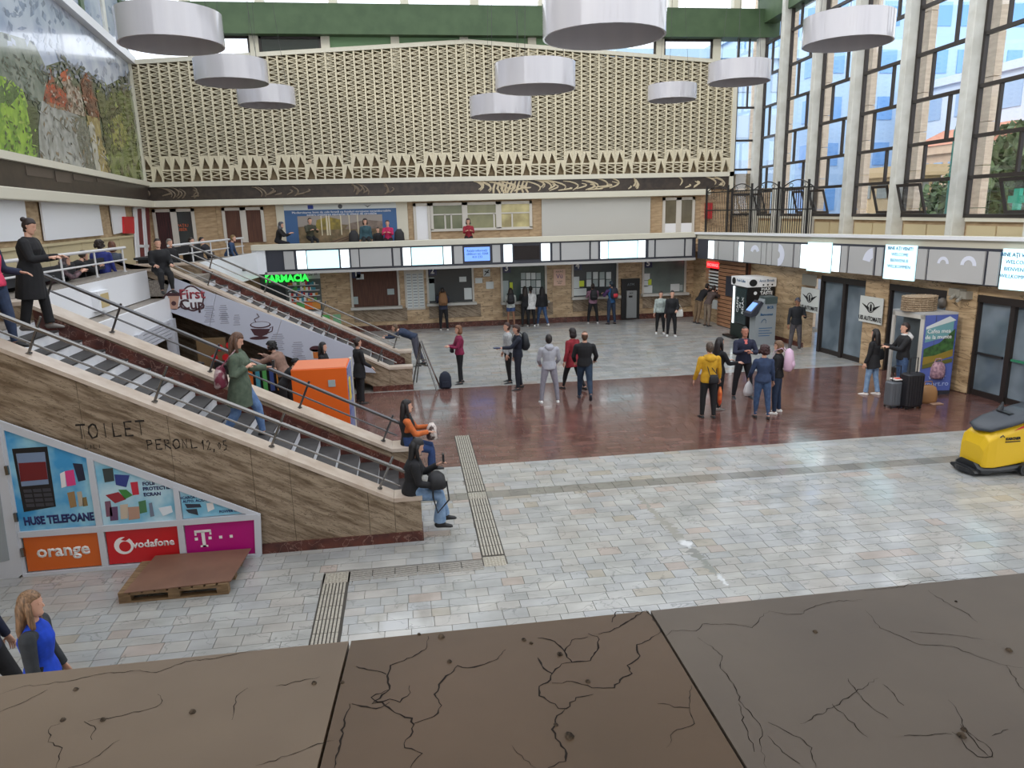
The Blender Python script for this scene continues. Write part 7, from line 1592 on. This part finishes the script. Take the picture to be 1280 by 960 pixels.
# --- gallery people
def gal(px_, pyh, y, face, label, hh=1.6, sit=True, floor=LZ, **kw):
    c = ony(px_, pyh, y); k = hh / 1.75; lean = kw.get('lean', 0)
    want = c.z
    if sit:
        base = .10 * k + (.50 * k + .30 * k) * 1.0
        seat = max(.12, want - floor - base + (.2 * (1 - math.cos(lean)))); kw['seat'] = seat; kw.setdefault('legs', ((80, 78, 4), (80, 78, 4)))
        return person((c.x, y, floor), face, label, hh, sit=True, vox=.022, **kw)
    return person((c.x, y, floor), face, label, want - floor, vox=.022, **kw)
gal(345, 277, 29.2, 95, 'hooded person in black eating on the back gallery left of the banner', hair='hood', hc=(90, 90, 96), arms=front, lean=.3)
gal(386, 272, 29.3, 150, 'person in dark olive jacket before the railway banner', top=('olive', (62, 62, 48)), hair='short', arms=front, lean=.1)
gal(456, 273, 29.2, 175, 'woman in teal jacket on the gallery before the banner', top=('teal_jacket', (52, 82, 92)), hair='bob', hc=(54, 42, 40), fem=True)
gal(472, 284, 29.1, 180, 'child in black jacket between the teal and pink women', 1.3, top=BLK, hair='short')
gal(484, 275, 29.2, 185, 'woman in raspberry pink jacket on the gallery', top=('raspberry', (180, 30, 84)), hair='pony', hc=(60, 40, 36), fem=True, arms=front)
gal(585, 273, 29.2, 182, 'woman in dark red jacket under the wide gallery window', top=('dark_red', (140, 28, 44)), hair='bob', hc=(60, 44, 38), fem=True, arms=front)
for px_, lab in ((442, 'black backpack standing left of the woman in teal'), (499, 'black backpack standing right of the woman in pink')):
    c = ony(px_, 292, 29.1); r = root('backpack', (c.x, 29.1, 3.45), lab, 'backpack'); mb = MB(); mb.loft([(0, 0, 0), (0, 0, .1), (0, 0, .45), (0, 0, .6)], [(.16, .1), (.2, .14), (.18, .12), (.08, .05)], 12, pw=.6); mb.build('body', M_BKB, r, local=True, smooth=True)
# benches and people on the left landing
bn = mat('bench_black', (34, 36, 42), .6)
for (x, y0_, y1_, lab) in ((-7.15, 13.2, 16.6, 'black waiting bench behind the landing railing, nearer one'), (-7.4, 16.9, 18.8, 'black waiting bench before the narrow red door'), (-7.35, 22.4, 27.2, 'black waiting bench beyond the rear stairs on the landing')):
    b_ = root('bench', (x, (y0_ + y1_) / 2, LZ), lab, 'bench'); MB().box(x - .3, x + .3, y0_, y1_, LZ + .36, LZ + .42).build('seat', bn, b_); MB().box(x + .26, x + .32, y0_, y1_, LZ + .36, LZ + .62).build('backrest', bn, b_)
    for yy_ in (y0_ + .2, (y0_ + y1_) / 2, y1_ - .2): MB().box(x - .25, x + .25, yy_ - .03, yy_ + .03, LZ, LZ + .36).build('leg', bn, b_)
def land_p(px_, pyh, y, face, label, **kw):
    yy_ = onp(px_, pyh, (-7.2, 0, 0)).y if y < 18 else y
    return gal(px_, pyh, yy_, face, label, **kw)
sc = ('patterned_shawl', (120, 96, 102), (40, 34, 40))
land_p(52, 314, 13.6, 60, 'person wrapped in a patterned shawl leaning on the landing bench', lean=.7, top=sc, hair='hood', hc=(96, 80, 84), arms=front)
land_p(80, 309, 14.4, 40, 'person in black slumped forward on the landing bench', lean=.7, hair='beanie', hc=(60, 50, 40), arms=front)
land_p(123, 300, 15.0, -10, 'person with big curly hair and royal blue top on the landing bench', top=('royal', (44, 54, 130)), hair='curly', hc=(52, 38, 32))
land_p(139, 302, 15.9, -20, 'person with auburn hair behind the curly-haired one', top=('slate', (70, 78, 92)), hair='bob', hc=(112, 66, 40), fem=True)
land_p(196, 298, 18.9, 150, 'woman in black sitting at the head of the rear stairs', top=BLK, hair='bun', hc=(44, 34, 30), fem=True, arms=((20, 10, 60, 20), (20, 10, 60, 20)), bulk=1.35)
land_p(211, 300, 21.9, 120, 'grey-haired person in black next to the woman at the stair head', top=BLK, hair='short', hc=(140, 132, 124))
land_p(247, 297, 24.5, 100, 'dark-clothed person leaning back on the far landing bench', top=BLK, hair='short', lean=-.4)
land_p(262, 299, 25.6, 100, 'second dark-clothed person lying back on the far landing bench', top=('coal', (40, 38, 44)), hair='short', lean=-.5)
land_p(282, 293, 26.8, 90, 'person with fair hair and blue collar at the far end of the landing bench', top=('dusk_blue', (48, 70, 104)), hair='short', hc=(150, 120, 70), lean=.4)

# --- bake the continuous surfaces
def bake_all():
    for ob, vx, extra in BAKE:
        m = ob.modifiers.new('r', 'REMESH'); m.mode = 'VOXEL'; m.voxel_size = vx; m.use_smooth_shade = True
        if ob.name.startswith('body'): continue
        s = ob.modifiers.new('s', 'SMOOTH'); s.iterations = 3; s.factor = .5
    bpy.context.view_layer.update(); dg = bpy.context.evaluated_depsgraph_get()
    out = []
    for ob, vx, extra in BAKE: out.append(D.meshes.new_from_object(ob.evaluated_get(dg)))
    for (ob, vx, extra), me in zip(BAKE, out):
        mats_ = [m for m in ob.data.materials]
        ob.modifiers.clear()
        if extra:
            bm = bmesh.new(); bm.from_mesh(me)
            for e in extra:
                vs = [bm.verts.new(v) for v in e.v]
                for f, mi in zip(e.f, e.mi):
                    try: nf = bm.faces.new([vs[i] for i in f]); nf.material_index = mi; nf.smooth = True
                    except ValueError: pass
            bm.to_mesh(me); bm.free()
        ob.data = me
        if len(me.materials) == 0 or me.materials[0] is None:
            me.materials.clear()
        me.materials.clear()
        for m in mats_: me.materials.append(m)
        me.polygons.foreach_set('use_smooth', [True] * len(me.polygons))
bake_all()
